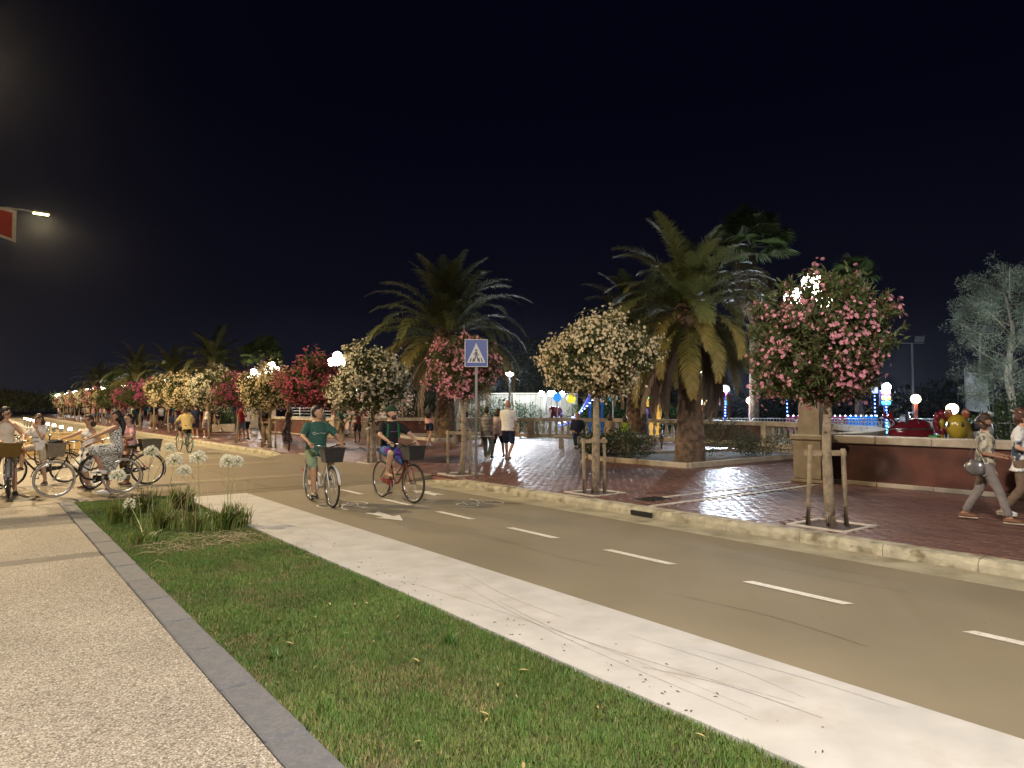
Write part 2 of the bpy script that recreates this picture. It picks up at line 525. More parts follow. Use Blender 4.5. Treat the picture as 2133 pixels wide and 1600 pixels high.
# tyre marks and scuffs on the pale strip and the path (worn rubber, thin flat lines)
M_scuff = mat('tyre scuff', (.30, .28, .26), .7, .2, 30)
M_scuff2 = mat('path scuff', (.085, .065, .04), .7, .2, 30)
def scuff(pts, w, m, parent, z=.0012):
    mb = MB(); P = []
    for i in range(len(pts) - 1):
        for t in np.linspace(0, 1, 8, endpoint=False):
            p0 = Vector(pts[max(i - 1, 0)]); p1 = Vector(pts[i]); p2 = Vector(pts[i + 1]); p3 = Vector(pts[min(i + 2, len(pts) - 1)])
            P.append(.5 * ((2 * p1) + (p2 - p0) * t + (2 * p0 - 5 * p1 + 4 * p2 - p3) * t * t + (3 * p1 - p0 - 3 * p2 + p3) * t ** 3))
    P.append(Vector(pts[-1]))
    for i, p in enumerate(P):
        d = P[min(i + 1, len(P) - 1)] - P[max(i - 1, 0)]
        nn = Vector((-d.y, d.x)).normalized() * w * (.5 + .5 * math.sin(PI * i / (len(P) - 1))) * rnd.uniform(.6, 1)
        mb.v += [Vector((p.x - nn.x, p.y - nn.y, z)), Vector((p.x + nn.x, p.y + nn.y, z))]
        if i: mb.face((2 * i - 2, 2 * i, 2 * i + 1, 2 * i - 1))
    return mb.build('tyre_mark', m, parent)
for pts, w in (([(3.62, 4.9), (3.50, 3.9), (3.58, 3.0), (3.72, 2.2)], .006), ([(3.70, 5.6), (3.52, 4.6), (3.40, 3.4), (3.36, 2.2)], .005),
               ([(3.32, 6.0), (3.44, 4.8), (3.50, 3.5), (3.46, 2.3)], .0045), ([(3.95, 5.9), (3.78, 5.0), (3.75, 4.2)], .006),
               ([(4.0, 3.1), (4.1, 2.4), (4.12, 1.8)], .004), ([(3.5, 10.2), (3.62, 9.3), (3.55, 8.4)], .006), ([(3.45, 3.1), (3.62, 2.6), (3.66, 2.0)], .007), ([(3.85, 3.6), (3.9, 2.8), (3.83, 2.2)], .0035)):
    scuff(pts, w, M_scuff, strip)
for pts, w in (([(5.3, 7.2), (5.25, 5.9), (5.32, 5.2)], .006), ([(6.9, 6.0), (6.7, 4.4), (6.75, 2.8)], .006), ([(7.25, 5.4), (7.1, 4.2), (7.15, 3.0)], .004), ([(5.0, 4.2), (5.1, 3.2), (5.0, 2.4)], .005)):
    scuff(pts, w, M_scuff2, path, -.0028)

# --- painted markings of the cycle path
def flat_poly(name, polys, z, m, parent):
    mb = MB()
    for poly in polys:
        b0 = len(mb.v)
        mb.v += [Vector((p[0], p[1], z)) for p in poly]
        mb.face(range(b0, b0 + len(poly)))
    return mb.build(name, m, parent)
for k in range(-3, 6):
    y0 = 2.98 + 1.89 * k
    flat_poly('lane_dash', [[(5.885, y0 + .05), (5.985, y0), (5.985, y0 + .98), (5.885, y0 + 1.03)]], .0005, M_paint, path)
for k in range(16):
    y0 = 25.2 + 1.89 * k
    flat_poly('lane_dash', [[(5.9, y0), (5.98, y0), (5.98, y0 + 1.03), (5.9, y0 + 1.03)]], .0005, M_paint, path2)
def arrow(cx, cy, s):
    # arrow pointing along s * +Y, with a notched tail
    P = [(0, .55), (.21, .05), (.08, .09), (.12, -.5), (0, -.38), (-.12, -.5), (-.08, .09), (-.21, .05)]
    P = [(cx + s * x, cy + s * y) for x, y in P]
    flat_poly('path_arrow', [P], .0006, M_paint, path)
arrow(5.05, 9.75, -1); arrow(7.05, 11.9, 1)
def bike_symbol(cx, cy, s):
    polys = []
    def seg(a, c, w=.017):
        a, c = Vector(a), Vector(c); d = (c - a); nn = Vector((-d.y, d.x)).normalized() * w
        polys.append([tuple(a - nn), tuple(c - nn), tuple(c + nn), tuple(a + nn)])
    def circ(x, y, r):
        for i in range(16):
            a0, a1 = 2 * PI * i / 16, 2 * PI * (i + 1) / 16
            seg((x + r * math.cos(a0), y + 1.5 * r * math.sin(a0)), (x + r * math.cos(a1), y + 1.5 * r * math.sin(a1)))
    circ(-.27, -.30, .16); circ(.27, -.30, .16)
    seg((-.27, -.30), (-.10, .12)); seg((-.10, .12), (.20, .12)); seg((-.27, -.3), (0, -.3)); seg((0, -.3), (.20, .12)); seg((0, -.3), (-.13, .22))
    seg((-.2, .24), (-.06, .24)); seg((.27, -.3), (.18, .3)); seg((.18, .3), (.28, .33))
    P = [[(cx + s * p[0], cy + s * p[1]) for p in q] for q in polys]
    flat_poly('bicycle_symbol', P, .0007, M_paint, path)
bike_symbol(5.05, 11.05, -1); bike_symbol(7.0, 10.3, 1)

# --- worn kerb of the promenade, stone by stone
def kerb_row(name, y0, y1, L, drop0=None, drop1=None, x=8.255):
    base = MB(); base.box((x, (y0 + y1) / 2, -.06), (.2, y1 - y0, .08)); base = base.build(name, M_soil); tag(base, kind='structure')
    r2 = random.Random(int(y0 * 10) + 5)
    y = y0
    while y < y1 - .05:
        Ls = min(L * r2.uniform(.92, 1.08), y1 - y)
        mb = MB()
        n = 9
        for i in range(n + 1):
            yy = y + .004 + (Ls - .008) * i / n
            def zt(yy):
                k = 1.0
                if drop0 is not None: k = min(k, max(.06, (yy - y0) / drop0))
                if drop1 is not None: k = min(k, max(.06, (y1 - yy) / drop1))
                return k * PZ
            z = zt(yy); j = lambda a: r2.uniform(-a, a)
            mb.v += [Vector((x - .118 + j(.003), yy, -.09)), Vector((x - .116 + j(.004), yy, z * .55)), Vector((x - .104 + j(.006), yy, z - .03 * min(1, z / PZ) + j(.004))),
                     Vector((x - .078 + j(.006), yy, z - .006 + j(.004))), Vector((x + .02, yy, z + j(.003))), Vector((x + .112, yy, z + .001 + j(.002))), Vector((x + .112, yy, -.09))]
            if i:
                for q in range(6):
                    a = (i - 1) * 7 + q; mb.face((a, a + 1, a + 8, a + 7))
        mb.face(range(6, -1, -1)); mb.face([n * 7 + q for q in range(7)])
        mb.build('kerb_stone', M_rkerb, base)
        y += Ls
    return base
kA = kerb_row('promenade_kerb', -7.0, 14.0, 1.0, None, 1.6)
kB = kerb_row('promenade_kerb_beyond', 23.2, 150, 2.6, 1.4, None)
# storm drain mouth under the kerb, a block coloured black for the shade inside, and its slab in the gutter
M_black = mat('drain shade black', (.008, .008, .008), .9)
mb = MB(); mb.box((8.125, 7.30, .045), (.03, .42, .07)); mb.build('drain_mouth', M_black, kA)
mb = MB(); mb.box((7.92, 7.28, -.003), (.34, .62, .012)); mb.build('drain_slab', M_gut, gutter)

# --- promenade: earth and far paving sheet, brick field near the camera
prom = sheet('promenade', 8.367, 70, -40, 260, PZ - .034, M_paving_far, thick=.2)
joint = sheet('joint_bed', 8.37, 26.5, -1.2, 34.0, PZ - .014, M_joint, parent=prom)
TREE_Y = [4.75 + 4.42 * k for k in range(24)]
TREE_X = 8.98
PIT = .34
def in_pit(x, y):
    r = np.zeros(x.shape, bool)
    for ty in TREE_Y[:9]:
        r |= (np.abs(x - TREE_X) < PIT + .10) & (np.abs(y - ty) < PIT + .12)
    r |= (np.abs(x - 9.1) < .33) & (np.abs(y - 7.92) < .24)            # drain cover
    r |= (np.abs(y - 7.36) < .075) & (x < 13.4)                          # pale stone bands
    r |= (np.abs(y - 7.95) < .075) & (x < 13.4)
    return r
bl, bw = .21, .105
xs = np.arange(8.385 + bw / 2, 26.4, bw); ys = np.arange(-1.1, 33.9, bl)
GX, GY = np.meshgrid(xs, ys)
GY = GY + (np.arange(len(xs)) % 2)[None, :] * (bl / 2)
GX, GY = GX.ravel(), GY.ravel()
keep = ~in_pit(GX, GY)
# outside the exedra there is no brick field: keep what lies in front of the curved balustrade
ex = ((GX - 14.1) / 10.9) ** 2 + ((GY - 20.5) / 12.7) ** 2
keep &= (GX < 14.0) | (ex < 1.0)
GX, GY = GX[keep], GY[keep]
NB = len(GX)
tone = rng.uniform(.84, 1.14, NB)
hue = rng.uniform(0, 1, NB)
bc = np.stack([.138 * tone * (1 + .12 * hue), .063 * tone * (1 + .25 * hue), .053 * tone * (1 + .15 * hue)], -1)
h_ = .016
tv = []
for z, i_ in ((-h_, 0.0), (-.0016, 0.0), (0, .004)):
    for sx, sy in ((-1, -1), (1, -1), (1, 1), (-1, 1)): tv.append((sx * (bw / 2 - .003 - i_), sy * (bl / 2 - .003 - i_), z))
tf = [(8, 9, 10, 11)]
for r_ in (0, 4):
    for i in range(4):
        j = (i + 1) % 4; tf.append((r_ + i, r_ + j, r_ + 4 + j, r_ + 4 + i))
tv = np.array(tv)
T = np.stack([GX, GY, PZ + rng.uniform(-.0022, .0022, NB)], -1)
Mx = rotz_np(rng.normal(0, .006, NB))
tilt = np.tile(np.eye(3), (NB, 1, 1)); tilt[:, 2, 0] = rng.normal(0, .007, NB); tilt[:, 2, 1] = rng.normal(0, .005, NB)
Mx = np.einsum('nij,njk->nik', Mx, tilt)
# 300 nearest in view become bricks of their own
yaw = R(37.596)
dep = GX * math.sin(yaw) + GY * math.cos(yaw); lat = GX * math.cos(yaw) - GY * math.sin(yaw)
inview = (dep > 2) & (np.abs(lat / np.maximum(dep, .1)) < .73)
order = np.argsort(np.where(inview, dep, 1e6))[:300]
sel = np.zeros(NB, bool); sel[order] = True
V, Fc, C = inst(tv, tf, Mx[~sel], T[~sel], bc[~sel])
o = mkobj('brick_field', np_mesh('brick_field', V, Fc, M_brick, C), prom); tag(o, kind='stuff')
bvar = []
for k in range(8):
    c = bc[order[k * 30]]
    bvar.append(np_mesh('brick', tv, np.array(tf), M_brick, np.tile(c, (len(tv), 1))))
for q, i in enumerate(order):
    o = mkobj('brick', bvar[(q * 5) % 8], prom)
    o.location = T[i]; o.rotation_euler = (tilt[i, 2, 1], -tilt[i, 2, 0], rng.normal(0, .006))
# pale stone bands between kerb and pier
for yy in (7.36, 7.95):
    x = 8.42 if yy < 7.5 else 9.45
    while x < 13.35:
        L = min(.62, 13.4 - x)
        mb = MB(); mb.box((x + L / 2, yy, PZ - .011), (L - .006, .12, .03), bev=.003); mb.build('band_stone', M_bandstone, prom)
        x += L
# cast iron drain cover
M_iron = mat('cast iron', (.045, .04, .038), .5, .2, 20, metal=.6)
mb = MB(); mb.box((9.1, 7.92, PZ - .012), (.60, .42, .022), bev=.004)
for i in range(-4, 5):
    for j in range(-3, 4): mb.box((9.1 + i * .062, 7.92 + j * .056, PZ + .001), (.036, .032, .006))
tag(mb.build('drain_cover', M_iron), 'dark cast iron drain cover set in red brick paving', 'drain cover')
# tree pits: stone frame and dark soil
PITM = []
def tree_pit(y, k):
    t = empty('tree_pit', (TREE_X, y, PZ), 0, prom)
    for sx, sy, lx, ly in ((-1, 0, .07, 2 * PIT + .14), (1, 0, .07, 2 * PIT + .14), (0, -1, 2 * PIT, .07), (0, 1, 2 * PIT, .07)):
        mb = MB(); mb.box((sx * (PIT + .035), sy * (PIT + .035), -.008), (lx, ly, .024), bev=.004); mb.build('pit_edge', M_bandstone, t)
    mb = MB(); N = 10
    r2 = random.Random(k)
    for i in range(N + 1):
        for j in range(N + 1):
            mb.v.append(Vector((-PIT + 2 * PIT * i / N, -PIT + 2 * PIT * j / N, -.03 + r2.uniform(-.012, .02))))
    for i in range(N):
        for j in range(N):
            a = i * (N + 1) + j; mb.face((a, a + N + 1, a + N + 2, a + 1))
    mb.build('pit_soil', M_soil, t)
for k in range(9): tree_pit(TREE_Y[k], k)
# ================================================================== WALLS, BALUSTRADE, LAMPS
EXC = (14.1, 20.5); EXA, EXB = 11.2, 13.0
def ex_pt(t, off=0.0):
    # t from -90 deg (near pier) to +90 deg (far pier)
    return Vector((EXC[0] + (EXA + off) * math.cos(t), EXC[1] + (EXB + off) * math.sin(t), 0))
def stone_box(name, c, sz, parent, m=None, bev=.012):
    mb = MB(); mb.box(c, sz, bev=bev); return mb.build(name, m or M_stone, parent)
# right hand wall
def red_wall(y0, y1, x, label, ncap):
    t = thing('low_wall', (x, 0, PZ), 0, label, 'wall')
    mb = MB(); mb.box((0, (y0 + y1) / 2, .45), (.36, y1 - y0, .74)); mb.build('plaster_panel', M_plaster, t)
    L = (y1 - y0) / ncap
    for i in range(ncap):
        yc = y0 + L * (i + .5)
        stone_box('coping_stone', (0, yc, .90), (.50, L - .006, .15), t)
        stone_box('plinth_stone', (0, yc, .045), (.44, L - .006, .09), t)
    return t
red_wall(-6.6, 7.42, 14.08, 'brick red plastered wall with stone coping behind the two walking women', 14)
red_wall(33.75, 42.9, 14.45, 'short brick red wall with stone coping behind the oleanders', 9)
def pier(x, y, label, glob=True, tall=True):
    t = thing('lamp_pier', (x, y, PZ), 0, label, 'lamp', 'stone piers carrying three globe lamps')
    stone_box('pedestal', (0, 0, .47), (.60, .62, .80), t, bev=.02)
    stone_box('plinth', (0, 0, .035), (.70, .72, .07), t, bev=.015)
    stone_box('cap', (0, 0, .925), (.68, .70, .11), t, bev=.02)
    mb = MB(); mb.lathe([(.325, 0), (.315, .6), (.29, 1.3), (.275, 1.9), (.30, 1.96), (.30, 2.05)], (0, 0, .98), n=4, ang=PI / 4)
    mb.build('column', M_stone, t)
    mb = MB(); mb.tube([(0, 0, 3.0), (0, 0, 3.95)], [.045, .03], 8)
    for k in range(3):
        a = PI / 2 + k * 2 * PI / 3 + .5
        d = Vector((math.cos(a), math.sin(a), 0))
        mb.tube([(0, 0, 3.55), tuple(d * .14 + Vector((0, 0, 3.50))), tuple(d * .27 + Vector((0, 0, 3.56))), tuple(d * .30 + Vector((0, 0, 3.70)))], .016, 6)
    mb.build('lamp_bracket', M_iron, t, True)
    g = MB(); g.ell((0, 0, 0), .22, nu=14, nv=10); gm = g.mesh('globe', glow('lit globe', GLOBE_C, GLOBE_L), True)
    for k in range(3):
        a = PI / 2 + k * 2 * PI / 3 + .5
        mkobj('globe', gm, t, (.34 * math.cos(a), .34 * math.sin(a), 3.84))
    mkobj('globe', gm, t, (0, 0, 4.14))
    return t
pier(13.84, 7.66, 'stone pier with lit globes behind the nearest pink oleander')
pier(13.9, -7.0, 'added stone pier with lit globes, unseen at the near end of the red wall')  # unseen lamp pier added to light the tamarisk and bush
pier(14.5, 33.35, 'stone pier with lit globes above the white oleander', True)
pier(14.5, 43.3, 'stone pier with lit globes beyond the short red wall')
pier(16.2, 52.3, 'stone pier with lit globes left of the deep pink oleander')
FARL = [(15.0, 74), (15.5, 91.5), (15.0, 99), (13.9, 114), (14.4, 124), (14.8, 136), (14.6, 151), (15, 170), (15, 190)]
NTH = ['first', 'second', 'third', 'fourth', 'fifth', 'sixth', 'seventh', 'eighth', 'ninth', 'tenth', 'eleventh', 'twelfth', 'thirteenth', 'fourteenth', 'fifteenth', 'sixteenth', 'seventeenth', 'eighteenth']
def far_lamp(x, y, label):
    t = thing('promenade_lamp', (x, y, PZ), 0, label, 'lamp', 'lamps far along the promenade')
    mb = MB(); mb.tube([(0, 0, 0), (0, 0, .5), (0, 0, 4.1)], [.12, .06, .045], 6); mb.box((0, 0, 3.85), (1.0, .06, .05)); mb.build('post', M_iron, t)
    g = MB(); g.ell((0, 0, 0), .25, nu=10, nv=7); gm = g.mesh('globe', glow('lit globe', GLOBE_C, GLOBE_L), True)  # globes enlarged, their size stands in for lamp bloom
    for dx in (-.45, .45): mkobj('globe', gm, t, (dx, 0, 4.05))
    mkobj('globe', gm, t, (0, 0, 4.35))
for i, (x, y) in enumerate(FARL):
    far_lamp(x, y, 'distant promenade lamp with lit globes, %s counting away from the palms' % NTH[i])

# curved balustrade of the exedra
bal = thing('balustrade', (0, 0, PZ), 0, 'curved pale stone balustrade in front of the funfair', 'balustrade')
prof = [(.075, .17), (.075, .22), (.05, .25), (.085, .36), (.092, .44), (.06, .56), (.045, .66), (.06, .72), (.078, .76), (.078, .80)]
bm_ = MB(); bm_.lathe(prof, n=8); bal_me = bm_.mesh('baluster', M_stone, True)
ts = []; t = -PI / 2 + .03
while t < PI / 2 - .02:
    ts.append(t); p = ex_pt(t); d = math.hypot(EXA * math.sin(t), EXB * math.cos(t)); t += .345 / d
NBAL = len(ts)
SEG = 13
for s0 in range(0, NBAL - 1, SEG):
    s1 = min(s0 + SEG, NBAL - 1)
    solid = (s0 // SEG) in (3, 7)
    for nm, z, hh, w in (('plinth_rail', .085, .17, .34), ('hand_rail', .905, .17, .42)):
        mb = MB()
        for i in range(s0, s1 + 1):
            p = ex_pt(ts[i]); q = (ex_pt(ts[i]) - Vector((*EXC, 0))).normalized()
            for a, zz in ((-w / 2, z - hh / 2), (w / 2, z - hh / 2), (w / 2, z + hh / 2), (-w / 2, z + hh / 2)):
                mb.v.append(p + q * a + Vector((0, 0, zz)))
            k = (i - s0) * 4
            if i > s0:
                for e_ in range(4): mb.face((k - 4 + e_, k - 4 + (e_ + 1) % 4, k + (e_ + 1) % 4, k + e_))
        mb.face((3, 2, 1, 0)); k = (s1 - s0) * 4; mb.face((k, k + 1, k + 2, k + 3))
        mb.build(nm, M_stone, bal)
    if solid:
        mb = MB()
        for i in range(s0, s1 + 1):
            p = ex_pt(ts[i]); q = (p - Vector((*EXC, 0))).normalized()
            for a, zz in ((-.12, .17), (.12, .17), (.12, .82), (-.12, .82)): mb.v.append(p + q * a + Vector((0, 0, zz)))
            k = (i - s0) * 4
            if i > s0:
                for e_ in (1, 3): mb.face((k - 4 + e_, k - 4 + (e_ + 1) % 4, k + (e_ + 1) % 4, k + e_))
        mb.build('plaster_panel', M_plaster, bal)
    else:
        for i in range(s0 + 1, s1):
            o = mkobj('baluster', bal_me, bal, ex_pt(ts[i])); o.rotation_euler = (0, 0, i * .4)
    p = ex_pt(ts[s0]); 
    mb = MB(); mb.box((0, 0, .5), (.44, .34, 1.0), bev=.01)
    o = mb.build('pedestal', M_stone, bal); o.location = p; o.rotation_euler = (0, 0, math.atan2(p.y - EXC[1], p.x - EXC[0]))

# tall street lamps on the landward side (one in view, one behind the camera, the others added as unseen fill)
M_galv = mat('galvanised steel', (.33, .33, .33), .5, .1, 6, metal=.25)
def street_lamp(x, y, z, arm, label, w, c):
    t = thing('street_lamp', (x - arm, y, -.05), 0, label, 'street lamp')
    mb = MB(); mb.tube([(0, 0, 0), (0, 0, 1.2), (0, 0, z + .05)], [.10, .08, .05], 10)
    mb.tube([(0, 0, z - .3), (arm * .5, 0, z + .12), (arm - .25, 0, z + .10)], [.04, .035, .03], 8)
    mb.build('pole', M_galv, t, True)
    mb = MB(); mb.box((arm, 0, z + .10), (.66, .30, .11), taper=.8, bev=.02); mb.build('lamp_head', M_galv, t)
    mb = MB(); mb.box((arm, 0, z + .035), (.56, .25, .05), bev=.01); mb.build('lamp_lens', glow('street lamp lens', (1.0, .70, .30), 14.0), t)
    ld = bpy.data.lights.new('street_lamp_light', 'SPOT'); ld.spot_size = R(164); ld.spot_blend = .22; ld.shadow_soft_size = .16
    ld.energy = w; ld.color = c
    lo = bpy.data.objects.new('street_lamp_light', ld); col.objects.link(lo); lo.parent = t; lo.location = (arm, 0, z - .16)
    return t
street_lamp(2.07, 36.1, 10.05, 2.4, 'tall street lamp with a warm lit head at upper left', STREET_W, STREET_C)
street_lamp(-.9, 20.5, 10.0, 1.6, 'added tall street lamp beside the crossing, outside the frame', STREET_W * .80, STREET_C)  # unseen lamp added to brighten the middle distance
street_lamp(-1.0, -1.0, 7.6, 1.2, 'street lamp standing just behind the photographer', 5300, STREET_NEAR_C)
for i_, y_ in enumerate((56, 76, 96, 120)):  # unseen fill lamps added to brighten the far path and tree row
    street_lamp(-1.2, y_, 10.0, 1.6, 'added unseen street lamp far along the landward pavement, %s beyond the lit one' % NTH[i_], STREET_W * 1.1, STREET_C)
# ================================================================== VEGETATION
M_leaf = mat('leaf', (.07, .10, .03), .5, .2, 3, attr=True, trans=.28, spec=.4)
M_grass = mat('grass blade', (.06, .12, .02), .6, attr=True, trans=.25, spec=.25)
M_petal = mat('petal', (.7, .3, .35), .6, attr=True, trans=.30, spec=.2)
M_bark = mat('pale bark', (.27, .21, .14), .85, .25, 14, .8, 40, c2=(.13, .10, .07), c2scale=9, c2pos=(.5, .7))
M_stake = mat('weathered stake wood', (.30, .23, .14), .85, .22, 10, .6, 50, c2=(.17, .125, .08), c2scale=7, c2pos=(.45, .7))
M_palmtrunk = mat('palm trunk', (.15, .095, .06), .9, .3, 7, .9, 18, c2=(.07, .045, .03), c2scale=6)
M_frond = mat('palm frond', (.085, .115, .035), .55, attr=True, trans=.18, spec=.22)
M_dry = mat('dry palm frond', (.17, .12, .075), .7, attr=True, trans=.1, spec=.3)

# ---- lawn blades
def smooth_noise(x, y, s, seed):
    r = np.random.default_rng(seed); g = r.uniform(0, 1, (64, 64))
    u, v = (x / s) % 63, (y / s) % 63
    i, j = np.floor(u).astype(int), np.floor(v).astype(int); fu, fv = u - i, v - j
    fu = fu * fu * (3 - 2 * fu); fv = fv * fv * (3 - 2 * fv)
    return (g[i, j] * (1 - fu) * (1 - fv) + g[i + 1, j] * fu * (1 - fv) + g[i, j + 1] * (1 - fu) * fv + g[i + 1, j + 1] * fu * fv)
def lawn_blades():
    parts = []
    for y0, y1, dens in ((1.4, 3.0, 15000), (3.0, 4.6, 14000), (4.6, 6.5, 10500), (6.5, 9.5, 6500), (9.5, 14.5, 3600)):
        N = int(dens * 1.74 * (y1 - y0))
        parts.append(np.stack([rng.uniform(1.395, 3.135, N), rng.uniform(y0, y1, N)], -1))
    P = np.concatenate(parts)
    x, y = P[:, 0], P[:, 1]
    # ragged edge over the pale strip
    P = P[(x < 3.09 + .045 * smooth_noise(x * 0 + 3, y, .08, 3)) & (x > 1.41 - .03 * smooth_noise(x * 0, y, .1, 9))]
    x, y = P[:, 0], P[:, 1]; N = len(P)
    big = smooth_noise(x, y, .55, 21); mid = smooth_noise(x, y, .17, 22); fine = smooth_noise(x, y, .06, 23)
    # dry patches: along the kerb, in front of the flower clumps and scattered
    dry = np.clip((1.62 - x) / .25, 0, 1) * (smooth_noise(x * .5, y, .22, 5) > .52) * .9
    dry = np.maximum(dry, np.exp(-((y - 9.15) / .38) ** 2) * np.clip((x - 1.5) * 2, 0, 1) * .95)
    dry = np.maximum(dry, np.clip((smooth_noise(x, y, .33, 8) - .66) * 5, 0, 1) * .75)
    dry = np.maximum(dry, np.exp(-(((x - 1.55) / .14) ** 2 + ((y - 3.02) / .2) ** 2)) * 1.0)
    bare = np.exp(-(((x - 1.52) / .10) ** 2 + ((y - 2.98) / .14) ** 2)) + .75 * np.exp(-((y - 9.1) / .22) ** 2) * (x > 1.9)
    keepm = rng.uniform(0, 1, N) > bare
    P = P[keepm]; x, y, big, mid, fine, dry = x[keepm], y[keepm], big[keepm], mid[keepm], fine[keepm], dry[keepm]; N = len(P)
    isdry = rng.uniform(0, 1, N) < np.clip(dry * .50 + .09, 0, 1)
    ht = (.016 + .018 * mid + .010 * big + .010 * rng.uniform(0, 1, N)) * np.where(isdry, .8, 1.0)
    wide = np.where(y < 5, .0022, np.where(y < 8, .003, .0042))
    tv = np.array([(-1, 0, 0), (1, 0, 0), (.75, .25, .55), (-.75, .25, .55), (0, .75, 1.0)])
    yawv = rng.uniform(0, 2 * PI, N); lean = rng.uniform(.15, 1.1, N)
    Mz = rotz_np(yawv)
    S = np.zeros((N, 3, 3)); S[:, 0, 0] = wide * rng.uniform(.7, 1.3, N); S[:, 1, 1] = ht * lean; S[:, 2, 2] = ht
    Mx_ = np.einsum('nij,njk->nik', Mz, S)
    T_ = np.stack([x, y, np.full(N, -.03)], -1)
    g = rng.uniform(.65, 1.3, N) * (.7 + .5 * big)
    cg = np.stack([(.108 + .050 * fine) * g, (.192 + .025 * mid) * g, (.046 + .010 * fine) * g], -1)
    cd = np.stack([.33 * g, .27 * g, .13 * g], -1)
    C_ = np.where(isdry[:, None], cd, cg)
    V1, F1, C1 = inst(tv, [(0, 1, 2, 3)], Mx_, T_, C_)
    # tips as quads with a doubled corner keep one face size
    F2 = np.array([(3, 2, 4, 4)]); 
    tri = (np.array([[3, 2, 4]])[None] + (np.arange(N) * 5)[:, None, None]).reshape(-1, 3)
    q1 = F1[:, [0, 1, 2]]; q2 = F1[:, [0, 2, 3]]
    Fc_ = np.concatenate([q1, q2, tri])
    o = mkobj('grass', np_mesh('grass', V1, Fc_, M_grass, C1)); tag(o, 'short mown green lawn with dry straw patches beside the grey kerb', 'grass', kind='stuff')
lawn_blades()

# blade template: strap leaf along +Y, curving, unit length; returns tris
def strap(L, w, curve, nseg=6, droop=1.0):
    vs = []; a = PI / 2 * .95; p = np.zeros(3); st = L / nseg
    for i in range(nseg + 1):
        t = i / nseg
        ww = w * (1 - t ** 2.2) * (.55 + .9 * min(1, t * 3)) * .7 + .0005
        vs.append((p + np.array([-ww, 0, 0]))); vs.append(p + np.array([ww, 0, 0]))
        p = p + np.array([0, math.cos(a), math.sin(a)]) * st
        a -= curve / nseg * (0.4 + 1.4 * t)
    fs = []
    for i in range(nseg):
        b0 = 2 * i; fs += [(b0, b0 + 1, b0 + 3), (b0, b0 + 3, b0 + 2)]
    return np.array(vs), np.array(fs)
def strap_clump(N, Lr, w, rad, cfun, r_):
    Vs, Fs, Cs = [], [], []; off = 0
    for k in range(N):
        L = r_.uniform(*Lr); v, f = strap(L, w * r_.uniform(.7, 1.2), r_.uniform(.5, 2.3), 6)
        a = r_.uniform(0, 2 * PI); ca, sa = math.cos(a), math.sin(a)
        rr = rad * math.sqrt(r_.uniform(0, 1)); o_ = np.array([rr * math.cos(a + r_.uniform(-.8, .8)), rr * math.sin(a + r_.uniform(-.8, .8)), -.02])
        Rz = np.array([[ca, -sa, 0], [sa, ca, 0], [0, 0, 1]])
        Vs.append(v @ Rz.T + o_); Fs.append(f + off); off += len(v)
        Cs.append(np.tile(np.array(cfun()), (len(v), 1)))
    return np.concatenate(Vs), np.concatenate(Fs), np.concatenate(Cs)
rv = random.Random(3)
def agcol():
    g = rv.uniform(.6, 1.25)
    if rv.random() < .16: return (.24 * g, .17 * g, .07 * g)
    return (.120 * g * rv.uniform(.8, 1.4), .185 * g, .040 * g)
M_stalk = mat('flower stalk', (.21, .24, .07), .5, .15, 10)
M_petalw = mat('white petal', (.80, .80, .70), .5, .06, 20, trans=.3)
def umbel(mb, c, r, seed, full=1.0):
    """globe of trumpet flowers: material 0 petals, 1 pedicels"""
    r_ = random.Random(seed); c = Vector(c)
    n_ = int(46 * full)
    for k in range(n_):
        z = 1 - 1.55 * (k + .5) / n_; a = k * 2.39996 + r_.uniform(-.2, .2)
        q = math.sqrt(max(0, 1 - z * z)); d = Vector((q * math.cos(a), q * math.sin(a), z))
        L = r * r_.uniform(.55, .72)
        mb.mi = 1; mb.tube([c, c + d * L * .6, c + d * L], .0016, 3, caps=False)
        mb.mi = 0
        x, y, _ = frame_from(d); b = c + d * L; fl = r * r_.uniform(.36, .5)
        for m in range(5):
            an = 2 * PI * m / 5 + k; e_ = x * math.cos(an) + y * math.sin(an); s_ = d.cross(e_)
            i0 = len(mb.v)
            mb.v += [b, b + d * fl * .55 + e_ * fl * .22 - s_ * fl * .13, b + d * fl * .85 + e_ * fl * .55, b + d * fl * .55 + e_ * fl * .22 + s_ * fl * .13]
            mb.face((i0, i0 + 1, i0 + 2, i0 + 3))
    return mb
CL = [  # clump x, y, leaves, length, flowers [(x,y,z,r)], label
    (1.70, 11.6, 46, (.25, .48), [(1.72, 12.0, .63, .080)], 'white agapanthus with a drooping head at the corner by the crossing'),
    (1.72, 9.75, 22, (.14, .28), [(1.76, 11.2, .30, .062)], 'small agapanthus tuft beside the grey kerb with a low ragged bloom'),
    (2.10, 10.6, 52, (.25, .46), [(2.36, 11.3, .88, .080), (2.44, 11.0, .74, .070)], 'white agapanthus with two blooms left of the tallest stalk'),
    (2.47, 10.25, 46, (.22, .42), [(2.58, 10.85, .93, .082)], 'white agapanthus with one upright bloom on the thickest green stalk'),
    (2.80, 10.1, 60, (.24, .46), [(2.96, 10.7, .865, .085), (3.10, 10.75, .86, .070)], 'white agapanthus with twin overlapping blooms near the pale strip'),
    (3.00, 10.35, 78, (.22, .44), [], 'dense grassy agapanthus clump without bloom at the strip edge'),
    (2.20, 12.5, 60, (.25, .50), [(2.23, 12.3, .96, .078), (2.58, 12.75, .99, .072)], 'white agapanthus with the two farthest blooms behind the others'),
    (2.75, 12.6, 70, (.25, .48), [], 'leafy agapanthus clump at the back without bloom'),
]
M_dead = mat('dry grass stalk', (.52, .41, .24), .8, .15, 9)
